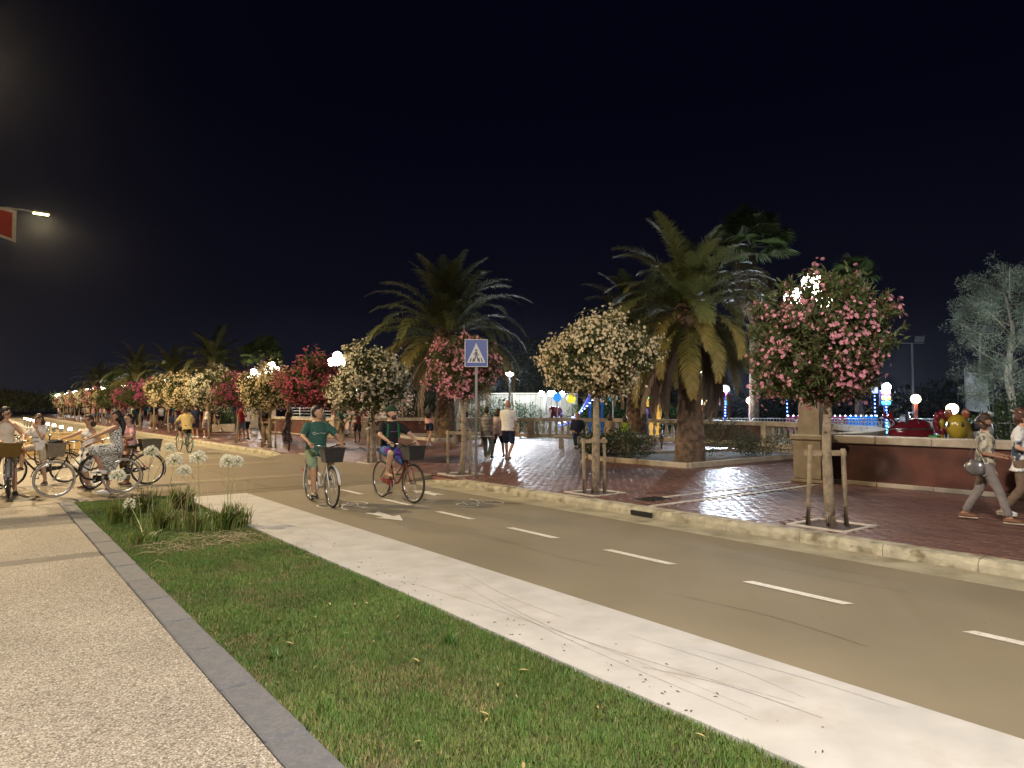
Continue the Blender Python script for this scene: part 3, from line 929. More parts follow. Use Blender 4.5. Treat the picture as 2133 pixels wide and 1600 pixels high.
for q, (x, y, nl, Lr, fl, lab) in enumerate(CL):
    t = thing('agapanthus', (x, y, -.03), 0, lab, 'plant', 'agapanthus at the end of the lawn')
    V, Fc, C = strap_clump(int(nl * 2.2), Lr, .0125, .17, agcol, rv)
    tag(mkobj('leaves', np_mesh('leaves', V, Fc, M_leaf, C), t), kind='stuff')
    for k, (fx_, fy_, fz_, fr_) in enumerate(fl):
        d = Vector((fx_ - x, fy_ - y, fz_ + .03)); mid = Vector((d.x * .35, d.y * .35, d.z * .55))
        mb = MB(); mb.tube([(0, 0, 0), tuple(mid), tuple(d)], [.006, .0055, .0045], 6); mb.build('stalk', M_stalk, t, True)
        u_ = umbel(MB(), d, fr_ * 1.45, q * 10 + k, .6 if fr_ < .065 else 1.0)
        u_.build('flower_head', [M_petalw, M_stalk], t)
# tall dry grass stalks rising among the clumps
dg = thing('dry_grass', (2.75, 10.7, -.03), 0, 'thin dry grass stalks standing up between the agapanthus', 'plant')
mb = MB()
for k in range(30):
    x0, y0 = rv.uniform(-.9, .45), rv.uniform(-.7, 1.2); L = rv.uniform(.45, .95); a = rv.uniform(0, 2 * PI); ln = rv.uniform(.05, .35)
    p1 = Vector((x0 + ln * .3 * math.cos(a), y0 + ln * .3 * math.sin(a), L * .6)); p2 = Vector((x0 + ln * math.cos(a), y0 + ln * math.sin(a), L))
    mb.tube([(x0, y0, 0), tuple(p1), tuple(p2)], [.0028, .002, .0012], 4, caps=False)
    if k % 3 == 0:
        for j in range(5):
            b0 = p1.lerp(p2, .6 + .08 * j); mb.tube([tuple(b0), tuple(b0 + Vector((rv.uniform(-.04, .04), rv.uniform(-.04, .04), .05)))], [.0014, .003], 4)
tag(mb.build('stalks', M_dead, dg), kind='stuff')
# straw lying on the ground in front of the clumps
mb = MB()
for k in range(170):
    x0, y0 = rv.uniform(1.65, 3.0), 9.35 + rv.gauss(0, .35); a = rv.uniform(0, PI); L = rv.uniform(.08, .35)
    mb.tube([(x0, y0, -.015 + rv.uniform(0, .02)), (x0 + L * math.cos(a) * .5, y0 + L * math.sin(a) * .5, rv.uniform(0, .04)), (x0 + L * math.cos(a), y0 + L * math.sin(a), -.01)], [.002, .0026, .001], 3, caps=False)
tag(mb.build('straw', M_dead), 'dead straw lying in front of the agapanthus clumps', 'straw', kind='stuff')
# broad-bladed weeds in the lawn
for (x, y, nl, L, lab) in ((1.62, 4.75, 22, .13, 'coarse green weed tuft in the lawn close to the kerb'), (2.72, 4.25, 30, .15, 'coarse green weed tuft in the lawn near the pale strip'),
                           (2.62, 7.2, 16, .12, 'grassy weed tuft in the middle of the far lawn'), (1.58, 3.75, 14, .12, 'small weed tuft low by the kerb'), (2.98, 7.9, 18, .12, 'weed tuft overhanging the far edge of the pale strip')):
    def wc():
        g = rv.uniform(.8, 1.3); return (.075 * g, .17 * g, .03 * g)
    V, Fc, C = strap_clump(nl, (L * .6, L * 1.2), .004, .04, wc, rv)
    t = tag(mkobj('weed', np_mesh('weed', V, Fc, M_leaf, C), None, (x, y, -.03)), lab, 'weed')
# fallen leaves and petals: small curled flakes
M_fleaf = mat('fallen leaf', (.38, .30, .12), .7, .2, 30)
M_fleaf2 = mat('fallen brown leaf', (.12, .07, .035), .8, .2, 30)
def flakes(name, pts, Ls, m, label, w=.28):
    mb = MB()
    for (x, y, z) in pts:
        L = rv.uniform(*Ls); a = rv.uniform(0, 2 * PI); c, s_ = math.cos(a), math.sin(a); b0 = len(mb.v)
        for u_, v_, h2 in ((-1, 0, .0), (-.3, -w, .25), (.4, -w * .9, .3), (1, 0, .05), (.4, w * .9, .3), (-.3, w, .25), (0, 0, -.02)):
            mb.v.append(Vector((x + L / 2 * (u_ * c - v_ * s_), y + L / 2 * (u_ * s_ + v_ * c), z + .003 + h2 * L * .3)))
        for i in range(6): mb.face((b0 + i, b0 + (i + 1) % 6, b0 + 6))
    return tag(mb.build(name, m), label, 'litter', kind='stuff')
flakes('fallen_leaves', [(rv.uniform(1.7, 3.05), rv.uniform(2.2, 8), .012) for _ in range(26)], (.04, .085), M_fleaf, 'yellow fallen leaves scattered over the lawn', .2)
flakes('leaf_crumbs', [(3.13 + abs(rv.gauss(0, .25)), rv.uniform(1.8, 11), .001) for _ in range(150)] + [(rv.uniform(4.3, 7.5), rv.uniform(2, 12), -.002) for _ in range(14)] + [(rv.uniform(-1, 1.1), rv.uniform(2.5, 9), .001) for _ in range(7)], (.012, .035), M_fleaf2, 'small brown leaf crumbs on the pale strip and path')
M_fpet = mat('fallen petal', (.62, .40, .36), .7)
flakes('fallen_petals', [(rv.gauss(8.6, .45), rv.gauss(5.4, 1.1), PZ + .001) for _ in range(34)] + [(7.95 + rv.uniform(-.1, .12), rv.uniform(3.5, 7), .002) for _ in range(26)] , (.015, .04), M_fpet, 'pink petals fallen round the nearest oleander', .45)
M_fpetw = mat('fallen pale petal', (.70, .62, .46), .7)
flakes('fallen_pale_petals', [(rv.gauss(8.6, .5), rv.gauss(TREE_Y[3], 1.2), PZ + .002) for _ in range(110)] + [(rv.gauss(8.8, .5), rv.gauss(TREE_Y[5], 1.0), PZ + .002) for _ in range(40)], (.02, .05), M_fpetw, 'pale petals fallen round the white oleander by the crossing', .5)

# ---- oleander standards -------------------------------------------------
def oleander_crown(seed, nclus, nleaf, nflow, rx, rz, asym, fsize=.026, lsize=.085):
    """leaf whorls on twigs through the crown volume; flower trusses at the outside. returns (leafV,F,C),(flowV,F,C), both in local coords round the crown centre"""
    r = np.random.default_rng(seed)
    # lumpy outline: random bumps over directions
    bd = r.normal(size=(40, 3)); bd /= np.linalg.norm(bd, axis=1, keepdims=True); ba = r.uniform(-.30, .40, 40)
    def radius(d):
        k = 1 + (np.exp(-(1 - d @ bd.T) * 14) * ba[None]).sum(1)
        k = k * (1 + asym[0] * d[:, 0] + asym[1] * d[:, 2])
        return k
    d = r.normal(size=(nclus, 3)); d /= np.linalg.norm(d, axis=1, keepdims=True)
    rr = np.clip(.35 + .65 * r.uniform(0, 1, nclus) ** .45 + r.normal(0, .05, nclus), .2, 1.14)
    P = d * (radius(d) * rr)[:, None] * np.array([rx, rx, rz])
    low = P[:, 2] < -.78 * rz; P[low, 2] *= .85
    ntr = nflow // 9
    dd = r.normal(size=(ntr, 3)); dd /= np.linalg.norm(dd, axis=1, keepdims=True)
    q = r.uniform(.80, 1.08, ntr)
    PT = dd * (radius(dd) * q)[:, None] * np.array([rx, rx, rz])
    lowt = PT[:, 2] < -.8 * rz; PT[lowt, 2] *= .86
    P = np.concatenate([P, PT * .96, PT * .86]); d = np.concatenate([d, dd, dd]); nclus = len(P)   # every truss sits on a leafy twig
    tw = d * .7 + np.array([0, 0, .55]) + r.normal(0, .28, (nclus, 3)); tw /= np.linalg.norm(tw, axis=1, keepdims=True)
    nl = nleaf
    idx = np.repeat(np.arange(nclus), nl); N = len(idx)
    along = r.uniform(-.14, .06, N)
    off = r.normal(0, .9, (N, 3)); ld = tw[idx] * r.uniform(.4, 1.5, N)[:, None] + off; ld /= np.linalg.norm(ld, axis=1, keepdims=True)
    T_ = P[idx] + tw[idx] * along[:, None]
    S = np.zeros((N, 3, 3)); L = lsize * r.uniform(.75, 1.45, N); S[:, 0, 0] = L * .125; S[:, 1, 1] = L; S[:, 2, 2] = L
    M_ = np.einsum('nij,njk->nik', look_np(ld, r.uniform(0, 2 * PI, N)), S)
    tv_ = np.array([(0, 0, 0), (-1, .45, .02), (1, .45, .02), (0, 1.0, -.08)])
    g = r.uniform(.6, 1.35, N)
    c_ = np.stack([.066 * g * r.uniform(.85, 1.35, N), .088 * g, .028 * g], -1)
    br = r.uniform(0, 1, N) < .05; c_[br] = np.stack([.15 * g, .09 * g, .035 * g], -1)[br]
    leaf = inst(tv_, [(0, 2, 1), (1, 2, 3)], M_, T_, c_)
    # flowers in trusses
    per = np.clip(np.round(r.gamma(1.6, 5.6, ntr)).astype(int), 1, 34)
    fi = np.repeat(np.arange(ntr), per); NF = len(fi)
    sp = (.026 * np.sqrt(per)[fi] * r.uniform(.6, 1.1, ntr)[fi])[:, None]
    FP = PT[fi] + r.normal(0, 1, (NF, 3)) * sp
    fd = dd[fi] + r.normal(0, .55, (NF, 3)); fd /= np.linalg.norm(fd, axis=1, keepdims=True)
    # five petals, each a quad, flower axis along local +Y
    fv = [(0, 0, 0)]; ff = []
    for k in range(5):
        a = 2 * PI * k / 5; e_ = np.array([math.cos(a), 0, math.sin(a)]); s_ = np.array([-math.sin(a), 0, math.cos(a)]); y_ = np.array([0, 1, 0])
        b0 = len(fv)
        fv += [tuple(e_ * .62 - s_ * .40 + y_ * .30), tuple(e_ * 1.05 - s_ * .12 + y_ * .30), tuple(e_ * .90 + s_ * .46 + y_ * .20)]
        ff += [(0, b0, b0 + 1), (0, b0 + 1, b0 + 2)]
    fsz = fsize * r.uniform(.65, 1.2, NF)
    SF = np.zeros((NF, 3, 3)); SF[:, 0, 0] = fsz; SF[:, 1, 1] = fsz; SF[:, 2, 2] = fsz
    MF = np.einsum('nij,njk->nik', look_np(fd, r.uniform(0, 2 * PI, NF)), SF)
    sh = r.uniform(.82, 1.12, NF); yl = r.uniform(0, 1, NF)
    fc = np.stack([sh, sh, sh * (1 - .0 * yl)], -1)
    flow = inst(np.array(fv), ff, MF, FP, fc)
    return leaf, flow, (P, tw)

PETAL = {}
def petal_mat(name, c, c2):
    if name in PETAL: return PETAL[name]
    m = mat('petal ' + name, c, .6, .12, 9, attr=True, trans=.42, spec=.2)
    n, l, b = nodes_of(m)
    # attribute carries light/dark only: multiply by the petal colour
    for tgt in [b.inputs['Base Color']] + [x.inputs[0] for x in n if x.type == 'BSDF_TRANSLUCENT']:
        src = tgt.links[0].from_socket
        mx = n.new('ShaderNodeMixRGB'); mx.blend_type = 'MULTIPLY'; mx.inputs[0].default_value = 1
        nz = n.new('ShaderNodeTexNoise'); nz.inputs['Scale'].default_value = 14
        tcn = n.new('ShaderNodeTexCoord'); l.new(tcn.outputs['Object'], nz.inputs['Vector'])
        rp = n.new('ShaderNodeMixRGB'); rp.inputs[1].default_value = (*c, 1); rp.inputs[2].default_value = (*c2, 1)
        mr = n.new('ShaderNodeMapRange'); mr.inputs[1].default_value = .35; mr.inputs[2].default_value = .65
        l.new(nz.outputs[0], mr.inputs[0]); l.new(mr.outputs[0], rp.inputs[0])
        l.new(src, mx.inputs[1]); l.new(rp.outputs[0], mx.inputs[2]); l.new(mx.outputs[0], tgt)
    PETAL[name] = m
    return m
PK = petal_mat('pink', (.84, .40, .46), (.80, .32, .40))
PR = petal_mat('rose red', (.62, .14, .20), (.55, .12, .22))
PM = petal_mat('magenta', (.55, .09, .22), (.52, .10, .30))
PC = petal_mat('cream', (.86, .74, .46), (.84, .68, .46))
PW = petal_mat('ivory', (.86, .83, .70), (.85, .76, .54))

def trunk_and_stakes(t, seed, h=1.62, bend=.12, nst=2, thin=False):
    r_ = random.Random(seed)
    bx, by = r_.uniform(-bend, bend), r_.uniform(-bend, bend)
    P = []; Rr = []
    for i in range(9):
        q = i / 8
        P.append((bx * math.sin(q * PI * 1.1) + r_.uniform(-.006, .006), by * math.sin(q * PI) + r_.uniform(-.006, .006), -.03 + (h + .35) * q)); Rr.append((.072 - .022 * q) * (1.15 if i == 0 else 1) * (.75 if thin else 1))
    mb = MB(); mb.tube(P, Rr, 10)
    for k in range(6):
        a = k * 1.05 + r_.uniform(-.3, .3); b0 = Vector(P[7]); d = Vector((math.cos(a), math.sin(a), r_.uniform(.7, 1.3))).normalized()
        mb.tube([tuple(b0), tuple(b0 + d * .35 + Vector((0, 0, .06))), tuple(b0 + d * .8 + Vector((0, 0, .18)))], [.032, .022, .012], 6)
    mb.build('trunk', M_bark, t, True)
    if nst:
        s = .185
        posts = [(-.25, .19), (.16, -.12)] if nst == 2 else [(-.15, .12), (.14, -.10), (.07, .13)][:nst]
        tops = []
        for px, py in posts:
            tx, ty = px * r_.uniform(.75, 1.05), py + r_.uniform(-.05, .05)
            hz = r_.uniform(.98, 1.06)
            mb = MB(); mb.tube([(px, py, -.04), ((px + tx) / 2 + r_.uniform(-.01, .01), (py + ty) / 2, .5), (tx, ty, hz)], [.034, .032, .030], 9); mb.build('stake', M_stake, t, True)
            tops.append((tx, ty, hz))
        for i in range(len(tops) - 1):
            a, b = Vector(tops[i]), Vector(tops[i + 1]); z = min(a.z, b.z) - .06
            d = (b - a); d.z = 0; d.normalize(); x, y_, _ = frame_from(d); mid = (a + b) / 2; mid.z = z
            Mr = Matrix((d, Vector((-d.y, d.x, 0)), Vector((0, 0, 1)))).transposed()
            mb = MB(); mb.box(mid + Vector((-d.y, d.x, 0)) * .04, ((b - a).length + .12, .028, .07), rot=Mr); mb.build('cross_bar', M_stake, t)

CROWN = {}
def crown_meshes(key, *a, **k):
    if key not in CROWN:
        lf, fl, tw = oleander_crown(*a, **k)
        CROWN[key] = (np_mesh('crown', lf[0], lf[1], M_leaf, lf[2]), np_mesh('blossom', fl[0], fl[1], PK, fl[2]))
    return CROWN[key]
def oleander(k, y, key, pm, label, cz, rot, sc=1.0, x=TREE_X, nst=2, bend=.08, dx=0., dy=0., fl=True, thin=False, hh=1.62):
    t = thing('oleander_tree', (x, y, PZ), 0, label, 'tree', 'oleanders trained as standards along the kerb')
    trunk_and_stakes(t, k + 40, hh, bend, nst, thin)
    lm, fm = CROWN[key]
    o = mkobj('crown', lm, t, (dx, dy, cz), (0, 0, rot), sc); tag(o, kind='stuff')
    if fl:
        o = mkobj('blossom', fm, t, (dx, dy, cz), (0, 0, rot), sc); tag(o, kind='stuff')
        o.material_slots[0].link = 'OBJECT'; o.material_slots[0].material = pm
    return t
# shapes: near pink (loose, tall), near cream (very full), mid, far
crown_meshes('A', 101, 1300, 15, 2000, .97, .98, (.06, .02), fsize=.033, lsize=.105)
crown_meshes('B', 202, 700, 14, 5200, 1.00, .80, (.02, .0), fsize=.031, lsize=.09)
crown_meshes('C', 303, 520, 12, 1900, .92, .78, (-.05, .06), fsize=.036, lsize=.11)
crown_meshes('D', 404, 500, 12, 3600, .95, .82, (.04, .03), fsize=.036, lsize=.11)
crown_meshes('E', 505, 300, 10, 1400, .98, .78, (0, 0), fsize=.055, lsize=.15)
oleander(0, TREE_Y[0], 'A', PK, 'large pink oleander standard nearest the camera in front of the stone pier', 2.33, 2.2, (.79, .79, .84), dx=-.06, dy=.08, bend=.06)
oleander(1, TREE_Y[1], 'B', PC, 'full cream oleander standard left of the big palm', 2.44, .4, (.80, .80, .90), nst=3, dx=.08, dy=.08, bend=.10)
oleander(2, TREE_Y[2], 'C', PK, 'pink oleander standard behind the blue crossing sign', 2.42, 1.1, .86, nst=2, dx=.12, dy=.08)
oleander(3, TREE_Y[3], 'D', PW, 'ivory oleander standard above the two cyclists', 2.16, 2.0, 1.05, nst=3)
oleander(4, TREE_Y[4], 'D', PR, 'deep pink oleander standard left of the cyclist in green', 2.26, 4.0, .98, nst=0, thin=True)
oleander(5, TREE_Y[5], 'D', PC, 'cream oleander standard with the woman in khaki trousers under it', 2.18, .9, .98, nst=2)
oleander(6, TREE_Y[6], 'C', PM, 'magenta oleander standard with the group and white dog behind it', 2.25, 2.6, .95, nst=0, thin=True)
oleander(7, TREE_Y[7], 'D', PW, 'ivory oleander standard behind the cyclist in yellow', 2.30, 5.1, 1.02, nst=0, thin=True)
oleander(8, TREE_Y[8], 'D', PC, 'cream oleander standard just left of the cyclist in yellow', 2.20, 3.3, 1.02, nst=0, thin=True)
lab9 = {9: (PC, 'amber oleander standard next left of the cream one by the cyclist'), 10: (PM, 'dark magenta oleander standard left of the amber one'),
        11: (None, 'plain green oleander standard without bloom left of the magenta one'), 12: (PM, 'purplish oleander standard above the seated women'),
        13: (None, 'broad dark green oleander without bloom, right one of a pair'), 14: (None, 'broad dark green oleander without bloom, left one of a pair')}
for k in range(9, 24):
    pm, lab = lab9.get(k, ([PK, PW, PM, PC][k % 4], 'far %s oleander, %s tree past the dark green pair' % (['pink', 'white', 'magenta', 'cream'][k % 4], NTH[k - 15] if k >= 15 else '')))
    oleander(k, TREE_Y[k], 'E', pm or PK, lab, 2.35 + .1 * math.sin(k * 2.1), k * 1.7, .98 + .08 * math.sin(k * 3.7), nst=0, fl=pm is not None, thin=True)

# ---- palms ---------------------------------------------------------------
def frond_mesh(name, L, rise, droop, nlf, lfl, width_prof, m, colf, seed, vee=.5, hang=0.0, rw=.022):
    """feather leaf along +Y from the origin: rachis arc in the YZ plane with paired leaflets"""
    r = np.random.default_rng(seed)
    ns = 18; p = np.zeros(3); a = rise; pts = [p.copy()]; tang = []
    for i in range(ns):
        t = (i + .5) / ns; tt = np.array([0, math.cos(a), math.sin(a)]); tang.append(tt); p = p + tt * (L / ns); pts.append(p.copy()); a -= droop / ns * (.35 + 1.3 * t)
    pts = np.array(pts); tang = np.array(tang + [tang[-1]])
    Vs, Fs, Cs = [], [], []; off = 0
    # rachis: flat three-sided strip
    for i in range(ns + 1):
        w = rw * (1 - .85 * i / ns); nrm = np.cross(tang[i], (1, 0, 0)); nrm = nrm / np.linalg.norm(nrm)
        Vs.append(np.array([pts[i] + (-w, 0, 0), pts[i] - nrm * w * .9, pts[i] + (w, 0, 0)]))
        Cs.append(np.tile(np.array(colf(0, 1)), (3, 1)))
        if i:
            b = 3 * i
            for q in range(3):
                q2 = (q + 1) % 3
                Fs += [(b - 3 + q, b - 3 + q2, b + q2), (b - 3 + q, b + q2, b + q)]
    off = 3 * (ns + 1)
    for j in range(nlf):
        t = .12 + .88 * (j + .5) / nlf; f = t * ns; i = min(int(f), ns - 1); base = pts[i] + (pts[i + 1] - pts[i]) * (f - i); tt = tang[i]
        nrm = np.cross((1, 0, 0), tt); nrm /= np.linalg.norm(nrm)
        ll = lfl * width_prof(t)
        for sd in (-1, 1):
            d = np.array([sd, 0, 0]) * 1.0 + tt * (.55 + .5 * t + r.normal(0, .07)) + nrm * (vee * (1 - .6 * t) + r.normal(0, .13))
            d[2] -= hang
            d /= np.linalg.norm(d)
            l2 = ll * r.uniform(.85, 1.08); e1 = base + d * l2 * .5; dd = d.copy(); dd[2] -= .30 + .3 * abs(r.normal()); dd /= np.linalg.norm(dd); e2 = e1 + dd * l2 * .5
            wv = np.cross(d, nrm); wv /= np.linalg.norm(wv); w = .014 * L / 2.6 * (.8 + .5 * width_prof(t))
            Vs.append(np.array([base - wv * w * .6, base + wv * w * .6, e1 + wv * w, e1 - wv * w, e2])); Cs.append(np.tile(np.array(colf(t, 0)) * r.uniform(.75, 1.2), (5, 1)))
            Fs += [(off, off + 1, off + 2), (off, off + 2, off + 3), (off + 3, off + 2, off + 4)]; off += 5
    return np_mesh(name, np.concatenate(Vs), np.array(Fs), m, np.concatenate(Cs))
wp = lambda t: (min(1, .35 + t * 3.2)) * (1 - .72 * max(0, (t - .55) / .45) ** 1.6)
gcol = lambda t, rch: (.135, .125, .05) if rch else (.120 + .02 * t, .150, .052)
ycol = lambda t, rch: (.20, .14, .05) if rch else ((.115 + .09 * t), (.140 + .01 * t), .045)
dcol = lambda t, rch: (.15, .10, .06) if rch else (.165, .12, .085)
FR = {}
def fronds_for(tag_, L, nlf, lfl):
    for i, (rise, droop, vee) in enumerate(((1.38, .9, .55), (1.15, 1.35, .5), (.85, 1.6, .42), (.50, 1.75, .35), (.0, 1.75, .25), (-.5, 1.25, .15))):
        for s in range(2):
            FR[(tag_, i, s)] = frond_mesh('frond', L * (1.0 - .04 * s), rise + .06 * s, droop * (1 + .1 * s), nlf, lfl, wp, M_frond, gcol if i < 4 else ycol, 60 + i * 7 + s, vee)
    for s in range(3):
        FR[(tag_, 6, s)] = frond_mesh('dry_frond', L * 1.0, -.85 - .16 * s, .75, int(nlf * .8), lfl * .8, wp, M_dry, dcol, 160 + s, -.1, .5)
fronds_for('near', 2.7, 74, .46)
fronds_for('far', 4.1, 46, .62)
def date_palm(x, y, label, th, tr, key, counts, seed, dry=14, sc=1.0, zb=PZ, skirt=True):
    t = thing('date_palm', (x, y, zb), 0, label, 'palm', 'date palms on the promenade')
    r_ = random.Random(seed)
    # trunk ringed with old leaf bases
    mb = MB(); nz = 26; na = 18
    for i in range(nz + 1):
        q = i / nz; z = -.05 + (th + .05) * q
        rb = tr * (1.12 - .25 * min(1, q * 2) + (.25 * max(0, q - .75) / .25))
        if q < .28: rb *= 1.12
        for k in range(na):
            a = 2 * PI * k / na
            bump_ = (.07 if (k + i) % 2 == 0 else -.02) * (1 if q > .3 else .3)
            mb.v.append(Vector((rb * (1 + bump_) * math.cos(a), rb * (1 + bump_) * math.sin(a), z)))
        if i:
            for k in range(na):
                k2 = (k + 1) % na; b = (i - 1) * na; mb.face((b + k, b + k2, b + na + k2, b + na + k))
    mb.face([nz * na + k for k in range(na)])
    mb.build('trunk', M_palmtrunk, t, False)
    # heart of leaf bases
    mb = MB(); mb.ell((0, 0, th + .12), (tr * 1.25, tr * 1.25, .42), nu=14, nv=8, fn=lambda p: p * (1 + .10 * math.sin(9 * p.x + 7 * p.z) * math.cos(8 * p.y)))
    mb.build('leaf_bases', M_palmtrunk, t)
    ga = 2.39996; c_ = 0
    for ring, n_ in enumerate(counts):
        for j in range(n_):
            a = c_ * ga + r_.uniform(-.12, .12); c_ += 1
            o = mkobj('frond', FR[(key, ring, r_.randrange(2))], t)
            rr = tr * (.25 + .16 * ring)
            o.location = (rr * math.cos(a), rr * math.sin(a), th + .38 - .10 * ring + r_.uniform(-.05, .05))
            o.rotation_euler = (r_.uniform(-.12, .12), r_.uniform(-.12, .12), a - PI / 2)
            s = sc * r_.uniform(.88, 1.08); o.scale = (s, s, s)
    for j in range(dry):
        a = j * ga * 1.3 + r_.uniform(-.2, .2)
        o = mkobj('dry_frond', FR[(key, 6, r_.randrange(3))], t)
        o.location = (tr * .9 * math.cos(a), tr * .9 * math.sin(a), th - .12 - r_.uniform(0, .3)); o.rotation_euler = (r_.uniform(-.1, .1), r_.uniform(-.1, .1), a - PI / 2)
        s = sc * r_.uniform(.85, 1.05); o.scale = (s, s, s)
    return t
date_palm(15.75, 12.35, 'big date palm with green and golden fronds in the diamond bed', 4.05, .34, 'near', (7, 10, 12, 13, 14, 14), 1, 26)
date_palm(18.2, 29.0, 'tall dark date palm behind the blue crossing sign', 4.95, .46, 'far', (7, 10, 13, 14, 13, 8), 2, 6, 1.10)
date_palm(22.0, 20.0, 'shaded date palm half hidden between the cream oleander and the big palm', 4.6, .42, 'near', (4, 7, 8, 9, 9, 8), 3, 8, 1.15)
date_palm(15.5, 60.2, 'big far date palm left of the fan palm', 4.9, .45, 'far', (6, 9, 11, 12, 12, 8), 5, 6, .86)
date_palm(13.9, 84.5, 'distant date palm above the row of globe lamps', 4.8, .45, 'far', (5, 8, 9, 10, 10, 7), 6, 4, .95)
date_palm(14.5, 71.0, 'distant date palm between two others on the left', 4.4, .45, 'far', (5, 7, 9, 9, 9, 7), 7, 4, .85)
date_palm(13.6, 114.0, 'leftmost of the distant date palms', 4.6, .45, 'far', (5, 7, 8, 9, 9, 6), 8, 3, .95)
# fan palms
def fan_leaf(name, r0, m, colf, seed, droop):
    r = np.random.default_rng(seed); Vs, Fs, Cs = [], [], []; off = 0
    pet = .75
    w = .012
    Vs.append(np.array([(-w, 0, 0), (w, 0, 0), (w, pet, .05), (-w, pet, .05), (0, pet, .05)])); Cs.append(np.tile(np.array((.12, .12, .05)), (5, 1))); Fs += [(0, 1, 2), (0, 2, 3), (3, 2, 4)]; off = 5
    n_ = 30
    for k in range(n_):
        a = -1.75 + 3.5 * (k + .5) / n_; d = np.array([math.sin(a), math.cos(a), 0.12 * math.cos(2 * a)]); s = np.array([math.cos(a), -math.sin(a), 0])
        L = r0 * (1 - .16 * (a / 1.75) ** 2) * r.uniform(.92, 1.05); b = np.array([0, pet, .05]); ww = r0 * .055
        e1 = b + d * L * .62; e2 = b + d * L + np.array([0, 0, -droop * L * r.uniform(.6, 1.2)]); up = np.array([0, 0, .012 * (1 if k % 2 else -1)])
        Vs.append(np.array([b, e1 - s * ww + up, e1 + s * ww - up, e2])); Cs.append(np.tile(np.array(colf()) * r.uniform(.8, 1.2), (4, 1)))
        Fs += [(off, off + 1, off + 2), (off + 1, off + 3, off + 2)]; off += 4
    return np_mesh(name, np.concatenate(Vs), np.array(Fs), m, np.concatenate(Cs))
FAN = [fan_leaf('fan_leaf', .85, M_frond, lambda: (.075, .105, .03), 3 + i, .15 + .12 * i) for i in range(3)]
FAND = [fan_leaf('dry_fan_leaf', .75, M_dry, lambda: (.17, .13, .085), 13 + i, .5) for i in range(2)]
def fan_palm(x, y, label, th, seed, sc=1.0, nl=34, nd=46, tr=.2):
    t = thing('fan_palm', (x, y, PZ), 0, label, 'palm', 'fan palms behind the promenade')
    r_ = random.Random(seed)
    mb = MB(); mb.tube([(0, 0, -.05), (0, 0, .8), (.05, 0, th * .6), (.05, .03, th)], [tr * 1.3, tr, tr * .85, tr * .8], 12); mb.build('trunk', M_palmtrunk, t, True)
    for k in range(nl):
        a = k * 2.39996; el = 1.45 - 1.75 * (k / nl)
        o = mkobj('fan_leaf', FAN[k % 3], t, (.05, .03, th + .1)); o.rotation_euler = Euler((el, r_.uniform(-.3, .3), a), 'XYZ'); s = sc * r_.uniform(.85, 1.1); o.scale = (s, s, s)
    for k in range(nd):
        a = k * 2.39996; q = k / nd
        o = mkobj('dry_fan_leaf', FAND[k % 2], t, (.05, .03, th - .1 - q * 1.1 * sc)); o.rotation_euler = Euler((-1.05 - .35 * r_.random(), r_.uniform(-.3, .3), a), 'XYZ'); s = sc * r_.uniform(.8, 1.05); o.scale = (s, s, s)
    return t
fan_palm(29.9, 19.6, 'fan palm with a shaggy dry skirt rising behind the big palm', 9.3, 1, 1.35, tr=.22)
fan_palm(17.3, 53.8, 'fan palm with bright green leaves beside the far date palm', 5.2, 2, 1.15, tr=.25)
fan_palm(36.0, 17.5, 'fan palm tip showing above the pink oleander', 8.1, 4, .9, 20, 20)
fan_palm(14.2, 99.0, 'small distant fan palm above the far lamps', 4.6, 3, 1.3, 26, 20)

# ---- loose trees and shrubs
def leaf_cloud(name, blobs, n_, lsize, colr, seed, m=None, elong=.35, parent=None, loc=None):
    r = np.random.default_rng(seed)
    vol = np.array([b[3] * b[4] * b[5] if len(b) > 4 else b[3] ** 3 for b in blobs]); vol = vol ** .75; pr = vol / vol.sum()
    ii = r.choice(len(blobs), n_, p=pr); B = np.array([(b[0], b[1], b[2], b[3], b[4] if len(b) > 4 else b[3], b[5] if len(b) > 4 else b[3]) for b in blobs])[ii]
    d = r.normal(size=(n_, 3)); d /= np.linalg.norm(d, axis=1, keepdims=True)
    q = r.uniform(0, 1, n_) ** .40
    T_ = B[:, :3] + d * q[:, None] * B[:, 3:]
    ld = d + r.normal(0, .8, (n_, 3)) + np.array([0, 0, .2]); ld /= np.linalg.norm(ld, axis=1, keepdims=True)
    L = lsize * r.uniform(.6, 1.4, n_); S = np.zeros((n_, 3, 3)); S[:, 0, 0] = L * elong; S[:, 1, 1] = L; S[:, 2, 2] = L
    M_ = np.einsum('nij,njk->nik', look_np(ld, r.uniform(0, 6.28, n_)), S)
    tv_ = np.array([(0, 0, 0), (-.5, .45, .03), (.5, .45, .03), (0, 1, -.05)])
    g = r.uniform(.6, 1.35, n_); c_ = np.stack([colr[0] * g * r.uniform(.85, 1.25, n_), colr[1] * g, colr[2] * g], -1)
    V, Fc, C = inst(tv_, [(0, 2, 1), (1, 2, 3)], M_, T_, c_)
    o = mkobj(name, np_mesh(name, V, Fc, m or M_leaf, C), parent, loc); tag(o, kind='stuff' if parent is not None else None)
    return o
